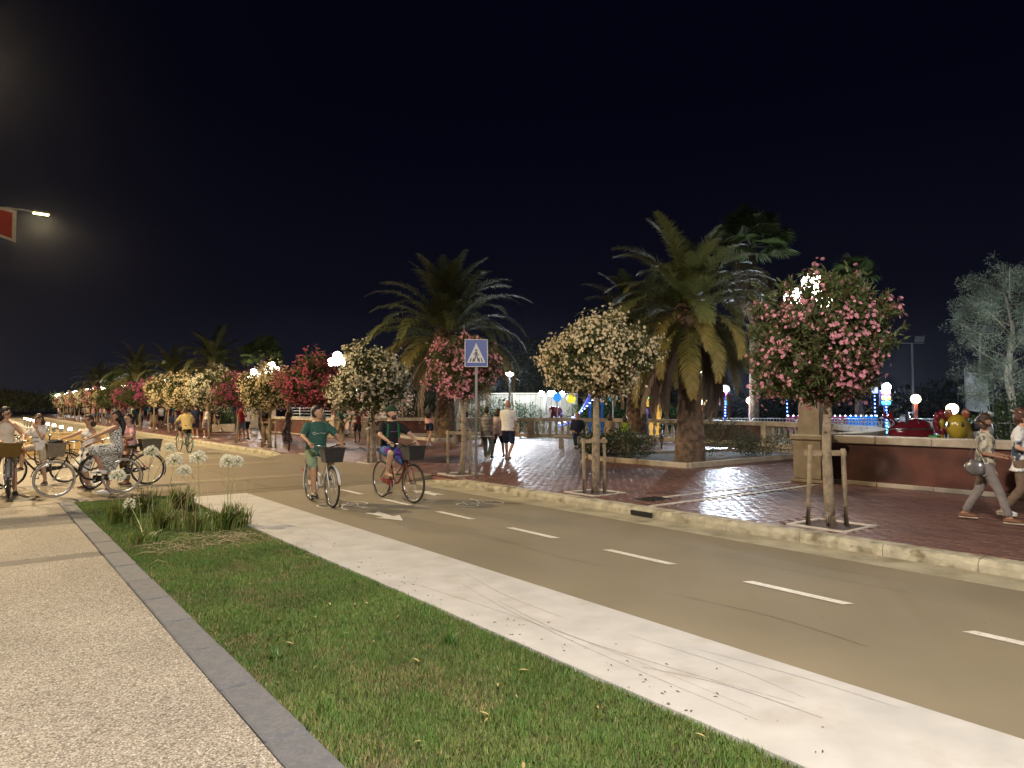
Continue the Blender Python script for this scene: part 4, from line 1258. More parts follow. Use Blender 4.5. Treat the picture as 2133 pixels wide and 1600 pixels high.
def shrub(name, x, y, blobs, n_, ls, c, seed, label, stems=5, zb=PZ, elong=.35, cat='shrub'):
    t = thing(name, (x, y, zb), 0, label, cat)
    r_ = random.Random(seed)
    mb = MB()
    for k in range(stems):
        b = blobs[k % len(blobs)]; p = Vector(b[:3]); q = Vector((p.x * .25 + r_.uniform(-.1, .1), p.y * .25 + r_.uniform(-.1, .1), -.05))
        mb.tube([tuple(q), tuple(q.lerp(p, .5) + Vector((r_.uniform(-.08, .08), r_.uniform(-.08, .08), .05))), tuple(p + Vector((0, 0, .05)))], [.03, .022, .010], 6)
    mb.build('stems', M_bark, t, True)
    leaf_cloud('foliage', blobs, n_, ls, c, seed, parent=t, elong=elong)
    return t
shrub('shrub', 15.3, 14.9, [(-.5, .35, .45, .5, .5, .42), (.25, -.1, .5, .55, .5, .45), (.0, .55, .4, .5, .5, .4), (.7, -.5, .4, .45, .45, .4)], 5200, .075, (.05, .075, .03), 1, 'dark low shrub behind the stakes of the cream oleander')
shrub('shrub', 17.6, 13.3, [(0, 0, .55, .45, .45, .5), (.55, -.35, .75, .5, .5, .5), (.2, .3, .9, .35, .35, .4), (1.1, -.7, .5, .5, .4, .45)], 2600, .10, (.07, .085, .045), 2, 'thin silvery shrub right of the big palm trunk', 9, elong=.25)
shrub('shrub', 19.4, 12.5, [(0, 0, .35, .5, .4, .35), (.6, -.3, .45, .4, .4, .4), (-.5, .2, .3, .4, .4, .3)], 1500, .09, (.06, .08, .035), 3, 'scrubby low shrub at the right corner of the palm bed', 8, elong=.25)
shrub('shrub', 14.9, 13.9, [(0, 0, .45, .3, .3, .5), (.15, .3, .65, .25, .25, .4)], 700, .09, (.06, .08, .035), 4, 'spindly shrub just left of the big palm trunk', 6, elong=.25)
shrub('hedge_bush', 27.0, 36.0, [(0, 0, 1.1, 1.6, 1.6, 1.2), (1.3, -1.0, .9, 1.2, 1.2, 1.0), (-1.3, 1.0, .8, 1.2, 1.2, .9)], 6500, .16, (.045, .085, .035), 5, 'rounded green bush behind the three walkers', zb=0)
shrub('hedge_bush', 24.2, 41.0, [(0, 0, 1.2, 1.6, 1.6, 1.4), (-1.2, 1.2, .9, 1.2, 1.2, 1.0), (.5, -.5, 2.0, 1.0, 1.0, .8)], 6000, .18, (.05, .065, .04), 6, 'large grey green bush left of the dark palm trunk', zb=0)
shrub('hedge_bush', 31.5, 31.0, [(0, 0, 1.2, 1.3, 1.3, 1.0), (1.4, -1.2, 1.1, 1.3, 1.3, 1.0), (-1.2, 1.0, 1.0, 1.2, 1.2, .9), (2.8, -2.4, 1.0, 1.2, 1.2, .9)], 6500, .16, (.05, .10, .035), 7, 'bright green hedge behind the toy rides', zb=0)
shrub('hedge_bush', 26.3, 7.3, [(0, 0, 1.2, 1.4, 1.4, 1.0), (1.2, -1.0, 1.3, 1.2, 1.2, .9), (-.6, .8, .8, 1.0, 1.0, .8)], 6500, .12, (.055, .09, .03), 8, 'clipped green bush behind the woman with glasses', zb=0)
shrub('loose_tree', 33.5, 41.5, [(0, 0, 3.6, 2.2, 2.2, 1.8), (-1.0, 1.2, 4.9, 1.7, 1.7, 1.5), (1.2, -1.2, 4.6, 1.8, 1.8, 1.6), (.3, -.2, 5.8, 1.3, 1.3, 1.1)], 8500, .22, (.045, .07, .03), 9, 'dark leafy tree behind the white flood lamp', zb=0, cat='tree')
shrub('loose_tree', 20.4, 36.8, [(-.3, .4, 2.6, 1.1, 1.1, .9), (.6, -.4, 3.2, 1.2, 1.2, 1.0), (0, 0, 3.9, .9, .9, .8), (-1.2, 1.0, 3.2, .9, .9, .7)], 3600, .17, (.05, .06, .04), 10, 'leaning grey tree beside the pink building', zb=0, cat='tree')
shrub('loose_tree', 24.0, 35.2, [(0, 0, 2.6, 1.0, 1.0, .7), (.5, -.5, 3.0, .8, .8, .6)], 2600, .15, (.045, .065, .035), 11, 'small dark tree right of the dark palm trunk', zb=0, cat='tree')
# feathery tamarisk at the right edge
def tamarisk(x, y, label):
    t = thing('tamarisk_tree', (x, y, 0), 0, label, 'tree'); r_ = random.Random(77)
    mb = MB(); tips = []
    mb.tube([(0, 0, -.05), (.1, .1, 1.5), (-.1, .2, 3.2), (.0, .0, 5.2), (-.3, .3, 7.6)], [.22, .18, .14, .09, .04], 9)
    for k in range(30):
        z0 = 1.8 + 5.6 * (k / 30); a = k * 2.4; L = (2.6 - 1.5 * abs(z0 - 4.0) / 4.0) * r_.uniform(.7, 1.1)
        p0 = Vector((0, .1, z0)); d = Vector((math.cos(a), math.sin(a), r_.uniform(.1, .6)))
        p1 = p0 + d * L * .5; p2 = p0 + d * L + Vector((0, 0, r_.uniform(-.1, .3)))
        mb.tube([tuple(p0), tuple(p1), tuple(p2)], [.05, .03, .012], 6)
        for q in (.45, .65, .85, 1.0): tips.append((p0.lerp(p2, q), d))
    tips += [(Vector((-.3, .3, 7.4)), Vector((0, 0, 1))), (Vector((-.2, .2, 6.6)), Vector((0, 0, 1)))]
    mb.build('trunk', M_bark, t, True)
    blobs = []
    for p, d in tips:
        for q in range(3): blobs.append((p.x + r_.gauss(0, .28), p.y + r_.gauss(0, .28), p.z + r_.gauss(.05, .25), r_.uniform(.22, .5), r_.uniform(.22, .5), r_.uniform(.18, .42)))
    leaf_cloud('crown', blobs, 34000, .17, (.15, .17, .11), 78, parent=t, elong=.10)
    return t
tamarisk(36.6, 10.9, 'tall feathery tamarisk tree at the right edge')
# raised bed round the big palm, low stone kerb
bed = MB(); poly = [(14.35, 11.30), (20.6, 11.6), (21.2, 13.0), (20.3, 14.4), (14.9, 15.6), (14.3, 14.6)]
bed.prism(poly, PZ - .02, PZ + .06); o = bed.build('palm_bed', M_soil); tag(o, kind='structure')
def bed_kerb(poly, parent, close=True):
    n_ = len(poly)
    for i in range(n_):
        a, b = Vector((*poly[i], 0)), Vector((*poly[(i + 1) % n_], 0)); L = (b - a).length; d = (b - a) / L; m_ = max(1, round(L / .9))
        for k in range(m_):
            c = a + d * (L * (k + .5) / m_); Mr = Matrix((d, Vector((-d.y, d.x, 0)), Vector((0, 0, 1)))).transposed()
            mb = MB(); mb.box((c.x, c.y, PZ + .055), (L / m_ - .008, .14, .15), rot=Mr, bev=.012); mb.build('kerb_stone', M_stone, parent)
bed_kerb(poly, o)
bed2 = MB(); poly2 = [(16.6, 27.2), (19.6, 27.4), (20.0, 30.4), (17.0, 31.2)]; bed2.prism(poly2, PZ - .02, PZ + .06); o2 = bed2.build('palm_bed_beyond', M_soil); tag(o2, kind='structure'); bed_kerb(poly2, o2)
# ================================================================== BICYCLES
M_rubber = mat('tyre rubber', (.025, .023, .022), .8, .15, 20)
M_grubber = mat('grey tyre rubber', (.33, .29, .24), .8, .1, 20)
M_chrome = mat('chrome', (.62, .62, .62), .22, metal=1.0)
M_alu = mat('aluminium', (.5, .5, .5), .35, metal=.9)
M_blackp = mat('black paint', (.012, .012, .013), .3, coat=.3)
M_saddle = mat('black saddle', (.02, .018, .017), .55)
M_redref = mat('red reflector', (.5, .02, .02), .3)
def wicker(name, c):
    m = mat(name, c, .75, .25, 40)
    n, l, b = nodes_of(m); tcn = n.new('ShaderNodeTexCoord'); w = n.new('ShaderNodeTexWave'); w.bands_direction = 'Z'; w.inputs['Scale'].default_value = 26; w.inputs['Distortion'].default_value = 1.5; w.inputs['Detail Scale'].default_value = 6
    l.new(tcn.outputs['Object'], w.inputs['Vector']); bp = n.new('ShaderNodeBump'); bp.inputs['Strength'].default_value = .9; bp.inputs['Distance'].default_value = .01
    l.new(w.outputs[0], bp.inputs['Height']); l.new(bp.outputs[0], b.inputs['Normal'])
    mx = n.new('ShaderNodeMixRGB'); mx.blend_type = 'MULTIPLY'; mx.inputs[0].default_value = .6
    src = b.inputs['Base Color'].links[0].from_socket; l.new(src, mx.inputs[1]); l.new(w.outputs['Color'], mx.inputs[2]); l.new(mx.outputs[0], b.inputs['Base Color'])
    return m
M_wick_tan = wicker('tan wicker', (.40, .31, .21))
M_wick_grey = wicker('grey wicker', (.27, .22, .15))
M_wick_dark = wicker('dark wicker', (.05, .045, .045))
M_wick_yel = wicker('ochre wicker', (.30, .17, .03))
WHEEL = {}
def wheel_meshes(tyre):
    k = tyre.name
    if k not in WHEEL:
        a = MB(); a.ring((0, 0, 0), .325, .019, n=40, m=8); t_ = a.mesh('tyre', tyre, True)
        a = MB(); a.ring((0, 0, 0), .302, .009, n=40, m=6); r_ = a.mesh('rim', M_chrome, True)
        a = MB()
        for i in range(32):
            an = 2 * PI * i / 32; s = .022 * (1 if i % 2 else -1); o_ = .35 * (1 if (i // 2) % 2 else -1)
            a.tube([(s, .03 * math.cos(an + o_), .03 * math.sin(an + o_)), (0, .3 * math.cos(an), .3 * math.sin(an))], .0014, 3, caps=False)
        a.tube([(-.04, 0, 0), (.04, 0, 0)], .022, 10)
        WHEEL[k] = (t_, r_, a.mesh('spokes', M_alu))
    return WHEEL[k]
def wheel(parent, y, tyre, steer=0.0):
    t_, r_, s_ = wheel_meshes(tyre)
    w = empty('wheel', (0, y, .345), steer, parent)
    mkobj('tyre', t_, w); mkobj('rim', r_, w); mkobj('spokes', s_, w)
    return w
def arc_pts(c, r, a0, a1, n=12):
    return [(0, c[1] + r * math.cos(a0 + (a1 - a0) * i / n), c[2] + r * math.sin(a0 + (a1 - a0) * i / n)) for i in range(n + 1)]
def basket(parent, c, sz, m, name='basket', flare=1.25, rot=0.0):
    w, d, h = sz; mb = MB(); th = .012
    for i, (z, k) in enumerate(((0, 1 / flare), (h * .5, (1 + 1 / flare) / 2), (h, 1.0))):
        for x, y in ((-1, -1), (1, -1), (1, 1), (-1, 1)): mb.v.append(Vector((x * w / 2 * k, y * d / 2 * k, z)))
    for i, (z, k) in enumerate(((h, 1.0), (h * .5, (1 + 1 / flare) / 2), (th, 1 / flare))):
        for x, y in ((-1, -1), (1, -1), (1, 1), (-1, 1)): mb.v.append(Vector((x * (w / 2 * k - th), y * (d / 2 * k - th), z)))
    for r_ in range(5):
        for i in range(4): mb.face((r_ * 4 + i, r_ * 4 + (i + 1) % 4, r_ * 4 + 4 + (i + 1) % 4, r_ * 4 + 4 + i))
    mb.face((3, 2, 1, 0)); mb.face((20, 21, 22, 23))
    o = mb.build(name, m, parent); o.location = c; o.rotation_euler = (0, 0, rot)
    rim = MB(); rim.tube([(-w / 2, -d / 2, h), (w / 2, -d / 2, h), (w / 2, d / 2, h), (-w / 2, d / 2, h)], .012, 6, closed=True); rim.build('basket_rim', m, o)
    return o
def bicycle(loc, rz, label, frame_m, tyre=None, steer=0.0, step=True, front=None, rear=None, fender=True, wide=.28, guard=True, bag=None):
    tyre = tyre or M_rubber
    t = thing('bicycle', loc, rz, label, 'bicycle', 'bicycles')
    wheel(t, -.46, tyre)
    f = MB()
    bb = (0, 0, .29); ax = (0, -.46, .345); st_top = (0, -.15, .74); h0 = (0, .455, .70); h1 = (0, .40, .90)
    f.tube([bb, st_top], .017, 8); f.tube([h0, h1], .021, 8)
    if step:
        f.tube([h0, (0, .30, .50), (0, .16, .33), bb], .021, 8); f.tube([(0, .425, .82), (0, .25, .60), (0, .08, .48), (0, -.07, .53)], .015, 8)
    else:
        f.tube([h0, bb], .019, 8); f.tube([(0, .41, .86), (0, -.15, .72)], .016, 8)
    for s in (-1, 1):
        f.tube([(.045 * s, -.46, .345), (.035 * s, -.05, .29)], .010, 6); f.tube([(.045 * s, -.46, .345), (.02 * s, -.15, .70)], .009, 6)
    f.build('frame', frame_m, t, True)
    if fender:
        mb = MB(); mb.tube(arc_pts((0, -.46, .345), .365, R(30), R(205), 14), .026, 6, flat=.35); mb.build('mudguard', frame_m, t, True)
    if guard:
        mb = MB(); mb.tube([(.05, -.42, .345), (.055, -.2, .33), (.05, .02, .30)], [.035, .05, .085], 8, flat=.25, up=(1, 0, 0)); mb.build('chain_guard', frame_m, t, True)
    # steering group
    s = empty('front_end', (0, .44, .345), 0, t)
    fk = empty('fork', (0, .44, 0), steer, t); fk.name = 'fork'
    bpy.data.objects.remove(s)
    w = wheel(fk, .20, tyre)
    mb = MB()
    for sd in (-1, 1): mb.tube([(.05 * sd, .20, .345), (.05 * sd, .08, .60), (.03 * sd, .02, .70)], .011, 6)
    mb.tube([(0, .015, .70), (0, -.04, .98)], .014, 8); mb.build('fork_blades', M_chrome if not step else frame_m, fk, True)
    if fender:
        mb = MB(); mb.tube(arc_pts((0, .20, .345), .365, R(10), R(165), 12), .026, 6, flat=.35); mb.build('mudguard', frame_m, fk, True)
    mb = MB(); W = wide
    mb.tube([(-W, -.22, 1.03), (-W * .9, -.10, 1.04), (-W * .55, .03, 1.03), (0, -.02, .98), (W * .55, .03, 1.03), (W * .9, -.10, 1.04), (W, -.22, 1.03)], .011, 8); mb.build('handlebar', M_chrome, fk, True)
    for sd in (-1, 1): mb = MB(); mb.tube([(sd * W * .985, -.20, 1.03), (sd * W * .92, -.11, 1.04)], .017, 8); mb.tube([(sd * W * .9, -.08, 1.045), (sd * W * .95, -.17, 1.06)], .006, 5); mb.build('grip', M_saddle, fk, True)
    mb = MB(); mb.ell((0, .10, .80), (.04, .05, .04), nu=10, nv=7); mb.build('headlamp', M_chrome, fk, True)
    if front: basket(fk, (0, .19, .76), front[0], front[1], rot=0)
    if bag:
        b = MB(); b.ell((0, .19, 1.0), (.15, .13, .08), fn=lambda p: p * (1 + .15 * math.sin(7 * p.x + 5 * p.y))); b.build('bag', bag, fk, True)
    # saddle
    mb = MB(); mb.tube([st_top, (0, -.19, .83)], .013, 8); mb.build('seat_post', M_chrome, t, True)
    mb = MB(); mb.tube([(0, -.34, .855), (0, -.30, .865), (0, -.22, .86), (0, -.12, .855), (0, -.06, .85)], [(.05, .03), (.095, .038), (.085, .035), (.04, .028), (.018, .018)], 12, up=(0, 0, 1)); mb.build('saddle', M_saddle, t, True)
    # crank and pedals
    c = empty('crank', bb, 0, t)
    mb = MB(); mb.ring((.05, 0, 0), .08, .006, n=24, m=5); mb.tube([(-.07, 0, 0), (.07, 0, 0)], .018, 8); mb.tube([(.07, 0, 0), (.08, .06, -.155)], .010, 6); mb.tube([(-.07, 0, 0), (-.08, -.06, .155)], .010, 6); mb.build('crank_arms', M_alu, c)
    for sx, sy, sz in ((.13, .06, -.155), (-.13, -.06, .155)):
        mb = MB(); mb.box((sx, sy, sz), (.10, .07, .025), bev=.006); mb.build('pedal', M_saddle, c)
    # rack, light, stand
    if rear is not None or fender:
        mb = MB()
        for sd in (-1, 1): mb.tube([(.05 * sd, -.20, .73), (.055 * sd, -.70, .73)], .006, 5); mb.tube([(.055 * sd, -.62, .73), (.05 * sd, -.48, .36)], .005, 5)
        mb.tube([(-.055, -.70, .73), (.055, -.70, .73)], .006, 5); mb.tube([(-.05, -.45, .73), (.05, -.45, .73)], .005, 5); mb.build('rack', M_blackp, t)
        mb = MB(); mb.box((0, -.84, .52), (.06, .02, .05), bev=.006); mb.build('rear_reflector', M_redref, t)
    if rear: basket(t, (0, -.50, .74), rear[0], rear[1])
    return t

# ================================================================== PEOPLE
WORK = bpy.data.scenes.new('work')
def remesh(mb, vox, smooth=3, noise=0.0, seed=0):
    me = mb.mesh('tmp', [])
    ob = bpy.data.objects.new('tmp', me); WORK.collection.objects.link(ob)
    m = ob.modifiers.new('r', 'REMESH'); m.mode = 'VOXEL'; m.voxel_size = vox
    s = ob.modifiers.new('s', 'SMOOTH'); s.factor = .5; s.iterations = smooth
    WORK.view_layers[0].update(); dg = WORK.view_layers[0].depsgraph
    ev = ob.evaluated_get(dg); out = bpy.data.meshes.new_from_object(ev)
    bpy.data.objects.remove(ob); bpy.data.meshes.remove(me)
    n_ = len(out.vertices)
    if noise > 0 and n_:
        co = np.zeros(n_ * 3, np.float32); out.vertices.foreach_get('co', co); co = co.reshape(-1, 3)
        no = np.zeros(n_ * 3, np.float32); out.vertices.foreach_get('normal', no); no = no.reshape(-1, 3)
        k = np.sin(co[:, 2] * 38 + co[:, 0] * 21 + seed) * np.sin(co[:, 0] * 33 + co[:, 1] * 27 + seed * 2) + .6 * np.sin(co[:, 2] * 71 + co[:, 1] * 50)
        co = co + no * (k * noise)[:, None]
        out.vertices.foreach_set('co', co.astype(np.float32).ravel())
    out.polygons.foreach_set('use_smooth', [True] * len(out.polygons))
    out.update()
    return out
SKINS = {}
def skin(i):
    c = [(.43, .24, .15), (.36, .19, .115), (.50, .30, .20), (.30, .16, .10)][i % 4]
    return mat('skin %d' % (i % 4), c, .5, .08, 14, spec=.4)
M_eye = mat('eye dark', (.03, .022, .02), .25)
M_lip = mat('lip', (.33, .11, .09), .5)
def ik(a, b, l1, l2, hint):
    a, b = Vector(a), Vector(b); d = b - a; L = d.length; mx = (l1 + l2) * .998
    if L > mx: b = a + d * (mx / L); d = b - a; L = mx
    L = max(L, abs(l1 - l2) + .01); u = d.normalized()
    x = (l1 * l1 - l2 * l2 + L * L) / (2 * L); h = math.sqrt(max(0, l1 * l1 - x * x))
    hv = Vector(hint); hv = hv - u * hv.dot(u)
    if hv.length < 1e-5: hv = Vector((0, 1, 0)) - u * u.y
    hv.normalize()
    return a + u * x + hv * h, b
CLOTH = {}
def cloth(name, c, kind=None, c2=None, sc=40, rough=.85):
    key = 'cloth ' + name
    if key in MATS: return MATS[key]
    m = mat(key, c, rough, .10, 14, .35, 55, spec=.2)
    if kind:
        n, l, b = nodes_of(m); tcn = n.new('ShaderNodeTexCoord'); src = b.inputs['Base Color'].links[0].from_socket
        mx = n.new('ShaderNodeMixRGB'); mx.inputs[2].default_value = (*c2, 1); l.new(src, mx.inputs[1])
        if kind == 'stripe':
            w = n.new('ShaderNodeTexWave'); w.bands_direction = 'Z'; w.inputs['Scale'].default_value = sc; w.inputs['Distortion'].default_value = .6
            l.new(tcn.outputs['Object'], w.inputs['Vector']); f = w.outputs['Fac']; lo, hi = .45, .55
        elif kind == 'dots':
            w = n.new('ShaderNodeTexVoronoi'); w.inputs['Scale'].default_value = sc; w.inputs['Randomness'].default_value = .75
            l.new(tcn.outputs['Object'], w.inputs['Vector']); f = w.outputs['Distance']; lo, hi = .34, .28
        elif kind == 'scribble':
            w = n.new('ShaderNodeTexWave'); w.bands_direction = 'X'; w.inputs['Scale'].default_value = sc; w.inputs['Distortion'].default_value = 9; w.inputs['Detail'].default_value = 3; w.inputs['Detail Scale'].default_value = 2.2
            l.new(tcn.outputs['Object'], w.inputs['Vector']); f = w.outputs['Fac']; lo, hi = .62, .72
        else:
            w = n.new('ShaderNodeTexNoise'); w.inputs['Scale'].default_value = sc; w.inputs['Detail'].default_value = 2
            l.new(tcn.outputs['Object'], w.inputs['Vector']); f = w.outputs[0]; lo, hi = .50, .56
        mr = n.new('ShaderNodeMapRange'); mr.inputs[1].default_value = lo; mr.inputs[2].default_value = hi
        l.new(f, mr.inputs[0]); l.new(mr.outputs[0], mx.inputs[0]); l.new(mx.outputs[0], b.inputs['Base Color'])
    return m
def hairm(name, c):
    return mat('hair ' + name, c, .5, .35, 60, .8, 90, spec=.4)
H_BLACK = hairm('black', (.012, .009, .008)); H_BROWN = hairm('brown', (.05, .028, .016)); H_AUB = hairm('auburn', (.075, .028, .018)); H_GREY = hairm('grey', (.20, .18, .16)); H_BLOND = hairm('blond', (.22, .14, .07))

def person(loc, rz, label, H=1.70, pelvis=None, lean=0.0, side=0.0, twist=0.0, feet=None, hands=None, knee=None, elbow=None, head=(0, 0), fem=False,
           sk=0, hair=('short', H_BLACK), top=None, top_m=None, sleeve=.5, bottom=None, bot_m=None, blen=.45, shoes=None, group=None, grip=False,
           glasses=False, vox=.019, bulk=1.0, extras=None, hat=None, face=True, toes=None, hint_feet=None):
    """local frame: faces +Y. feet/hands: ((L),(R)) ankle / wrist positions. blen = how far down the leg the lower garment reaches (0 hip, 1 ankle)"""
    t = thing('person', loc, rz, label, 'person', group)
    k = H / 1.70
    P = Vector(pelvis) if pelvis else Vector((0, 0, .93 * k))
    sd = Vector((math.sin(side), math.sin(lean) * math.cos(side), math.cos(lean) * math.cos(side))).normalized()   # spine direction
    tw = Matrix.Rotation(twist, 3, 'Z')
    rt = tw @ Vector((1, 0, 0)); rt = (rt - sd * rt.dot(sd)).normalized(); fw = sd.cross(rt) * 1.0   # right, and forward = up x right
    if fw.y < 0 and abs(twist) < 1.2: fw = -fw
    hip_r = Vector((1, 0, 0))
    sw = (.138 if fem else .165) * k; hw = (.095 if fem else .088) * k
    S = [P + sd * (d * k) for d in (-.10, 0, .10, .22, .34, .43, .475, .51)]
    neck = P + sd * (.50 * k); hd = P + sd * (.630 * k)
    hp, hy = head[1], head[0]
    # torso rings (half width, half depth)
    if fem: ring = [(.13, .10), (.165, .115), (.150, .105), (.125, .095), (.145, .115), (.128, .085), (.085, .065), (.055, .052)]
    else: ring = [(.13, .10), (.155, .11), (.150, .11), (.155, .115), (.172, .12), (.152, .095), (.10, .075), (.062, .058)]
    ring = [(a * k * bulk, b * k * bulk) for a, b in ring]
    def loft(mb, pts, rr, grow=0.0, n_=16):
        b0 = len(mb.v)
        for p, (a, b) in zip(pts, rr):
            for i in range(n_):
                an = 2 * PI * i / n_
                mb.v.append(p + rt * ((a + grow) * math.cos(an)) + fw * ((b + grow) * math.sin(an)))
        for j in range(len(pts) - 1):
            for i in range(n_):
                i2 = (i + 1) % n_; mb.face((b0 + j * n_ + i, b0 + j * n_ + i2, b0 + (j + 1) * n_ + i2, b0 + (j + 1) * n_ + i))
        mb.face([b0 + n_ - 1 - i for i in range(n_)]); mb.face([b0 + (len(pts) - 1) * n_ + i for i in range(n_)])
    sh = [neck - sd * (.075 * k) - rt * sw, neck - sd * (.075 * k) + rt * sw]
    hips = [P - hip_r * hw - Vector((0, 0, .03 * k)), P + hip_r * hw - Vector((0, 0, .03 * k))]
    ft = feet or ((-.10 * k, .02, .08 * k), (.10 * k, -.02, .08 * k))
    hnd = hands or ((-sw - .06 * k, .05, .80 * k), (sw + .06 * k, .05, .80 * k))
    kh = knee or ((-.15, 1, 0), (.15, 1, 0)); eh = elbow or ((-.5, -1, -.2), (.5, -1, -.2))
    l1, l2 = .425 * k, .425 * k; a1, a2 = .285 * k, .255 * k
    legs, arms = [], []
    for i in (0, 1):
        kn, an = ik(hips[i], ft[i], l1, l2, kh[i]); legs.append((hips[i], kn, an))
        el, wr = ik(sh[i], hnd[i], a1, a2, eh[i]); arms.append((sh[i], el, wr))
    fwd0 = Vector((0, 1, 0))
    mb = MB()
    loft(mb, S, ring)
    mb.tube([neck - sd * .05 * k, neck + sd * .04 * k, hd - sd * .02 * k], [.062 * k, .054 * k, .05 * k], 12)
    lr = (.086, .058, .052, .042) if fem else (.082, .058, .052, .042)
    for i, (h0, kn, an) in enumerate(legs):
        q = kn.lerp(an, .35); d = (an - kn).normalized()
        mb.capsule(h0, kn, lr[0] * k * bulk, lr[1] * k, 12); mb.capsule(kn, q, lr[1] * k, .056 * k, 12); mb.capsule(q, an, .056 * k, .038 * k, 12)
        td = Vector(toes[i]) if toes else Vector((0, 1, 0))
        td.normalize()
        hl = an - td * (.045 * k) - Vector((0, 0, .045 * k)); tp = an + td * (.15 * k) - Vector((0, 0, .052 * k))
        if toes and abs(td.z) > .2: tp = an + td * (.15 * k) - Vector((0, 0, .03 * k)); hl = an - td * (.05 * k) - Vector((0, 0, .04 * k))
        mb.capsule(hl, tp, .034 * k, .030 * k, 10); mb.capsule(an, hl.lerp(tp, .55), .036 * k, .034 * k, 10)
    for i, (s0, el, wr) in enumerate(arms):
        mb.capsule(s0, el, (.046 if fem else .053) * k * bulk, (.037 if fem else .042) * k, 10); mb.capsule(el, wr, (.038 if fem else .043) * k, .027 * k, 10)
    body = remesh(mb, vox)
    # head, hands added to the same mesh
    hb = MB()
    Mh = Matrix.Rotation(hy, 3, 'Z') @ Matrix.Rotation(hp, 3, 'X')
    def facefn(p):
        x, y, z = p
        w = 1.0 - .16 * max(0, -z) ** 1.2 - .05 * max(0, z)
        x *= w
        if y > 0:
            y *= .93 + .05 * max(0, -z)
            if abs(x) < .22 and -.35 < z < .12: y += .20 * (1 - abs(x) / .22) * (1 - abs((z + .18)) / .30 if abs(z + .18) < .30 else 0)
            if z < -.62: y += .10
            if .05 < z < .22 and .15 < abs(x) < .6: y -= .06
        else:
            y *= 1.04
            if z < -.4: y *= .80
        return (x, y, z)
    hr = (.080 * k, .100 * k, .122 * k)
    hb.mi = 0; hb.ell(hd + Vector((0, 0, .02 * k)), hr, Mh, 20, 16, facefn)
    hc = hd + Vector((0, 0, .02 * k))
    loc_ = lambda x, y, z: hc + Mh @ Vector((x * hr[0], y * hr[1], z * hr[2]))
    for s_ in (-1, 1): hb.ell(loc_(1.0 * s_, -.05, -.08), (.012 * k, .022 * k, .032 * k), Mh, 8, 6)
    if face:
        hb.mi = 1
        for s_ in (-1, 1):
            hb.ell(loc_(.40 * s_, .86, .06), (.014 * k, .006 * k, .007 * k), Mh, 8, 6); hb.ell(loc_(.42 * s_, .88, .24), (.022 * k, .006 * k, .005 * k), Mh, 8, 5)
        hb.mi = 2; hb.ell(loc_(0, .93, -.50), (.024 * k, .008 * k, .008 * k), Mh, 8, 6)
    hb.mi = 0
    for i, (s0, el, wr) in enumerate(arms):
        d = (wr - el).normalized()
        if grip: d = (d + Vector((0, .3, -.15))).normalized()
        upv = Vector((1, 0, 0)) if abs(d.x) < .8 else Vector((0, 0, 1))
        x, y, _ = frame_from(d, (0, 0, 1) if grip or abs(d.z) < .8 else (0, 1, 0))
        Mr = Matrix((x, d, x.cross(d))).transposed()
        pc = wr + d * (.045 * k)
        hb.ell(pc, (.036 * k, .052 * k, .018 * k), Mr, 10, 7)
        nn = -(x.cross(d)) if not grip else Vector((0, 0, -1))
        thumb_side = 1 if i == 0 else -1
        for f_ in range(4):
            b0 = wr + d * (.085 * k) + x * ((f_ - 1.5) * .018 * k); L = (.062, .074, .07, .056)[f_] * k
            c1 = .5 if not grip else .9
            p1 = b0 + d * L * .45 + nn * L * .12 * c1; p2 = p1 + (d * (1 - .55 * c1) + nn * c1).normalized() * L * .32; p3 = p2 + (d * (.3 - .5 * c1) + nn * 1.0).normalized() * L * .28
            hb.tube([b0 - d * .02 * k, p1, p2, p3], [.0095 * k, .009 * k, .0085 * k, .007 * k], 6)
        b0 = wr + d * .03 * k + x * (.03 * k * thumb_side); hb.tube([b0, b0 + (x * thumb_side * .7 + d * .6).normalized() * .03 * k, b0 + (x * thumb_side * .4 + d).normalized() * .058 * k + nn * .012], [.012 * k, .0105 * k, .008 * k], 6)
    hm = hb.mesh('h', [skin(sk), M_eye, M_lip], True)
    import bmesh
    bm = bmesh.new(); bm.from_mesh(body); bm.from_mesh(hm)
    body.clear_geometry(); bm.to_mesh(body); bm.free()
    body.materials.clear()
    for m_ in (skin(sk), M_eye, M_lip): body.materials.append(m_)
    # faces from the remeshed part carry index 0; restore the small ones
    nb = len(body.polygons) - len(hm.polygons); mi = np.zeros(len(body.polygons), np.int32); hmi = np.zeros(len(hm.polygons), np.int32); hm.polygons.foreach_get('material_index', hmi); mi[nb:] = hmi; body.polygons.foreach_set('material_index', mi)
    body.polygons.foreach_set('use_smooth', [True] * len(body.polygons)); bpy.data.meshes.remove(hm); body.name = 'body'; body.update()
    mkobj('body', body, t)
    # ---- clothes
    g = .016 * k
    if top:
        cm = MB(); lo = 0 if top in ('shirt', 'tunic') else 1
        pts = list(S[lo:7]) + [neck + sd * .005]; rr = [(a + g, b + g) for a, b in ring[lo:7]] + [(.070 * k, .065 * k)]
        if top == 'tunic': pts = [P - sd * .20 * k] + pts; rr = [(ring[1][0] * 1.25, ring[1][1] * 1.35)] + rr
        if top == 'shirt': rr[0] = (ring[1][0] + g * 1.2, ring[1][1] + g * 1.3)
        if top in ('vest', 'tank'): pts = pts[:-1]; rr = rr[:-3] + [(ring[5][0] * .92, ring[5][1] + g * .6), (ring[6][0] * .95, ring[6][1] + g * .4)]
        loft(cm, pts, rr)
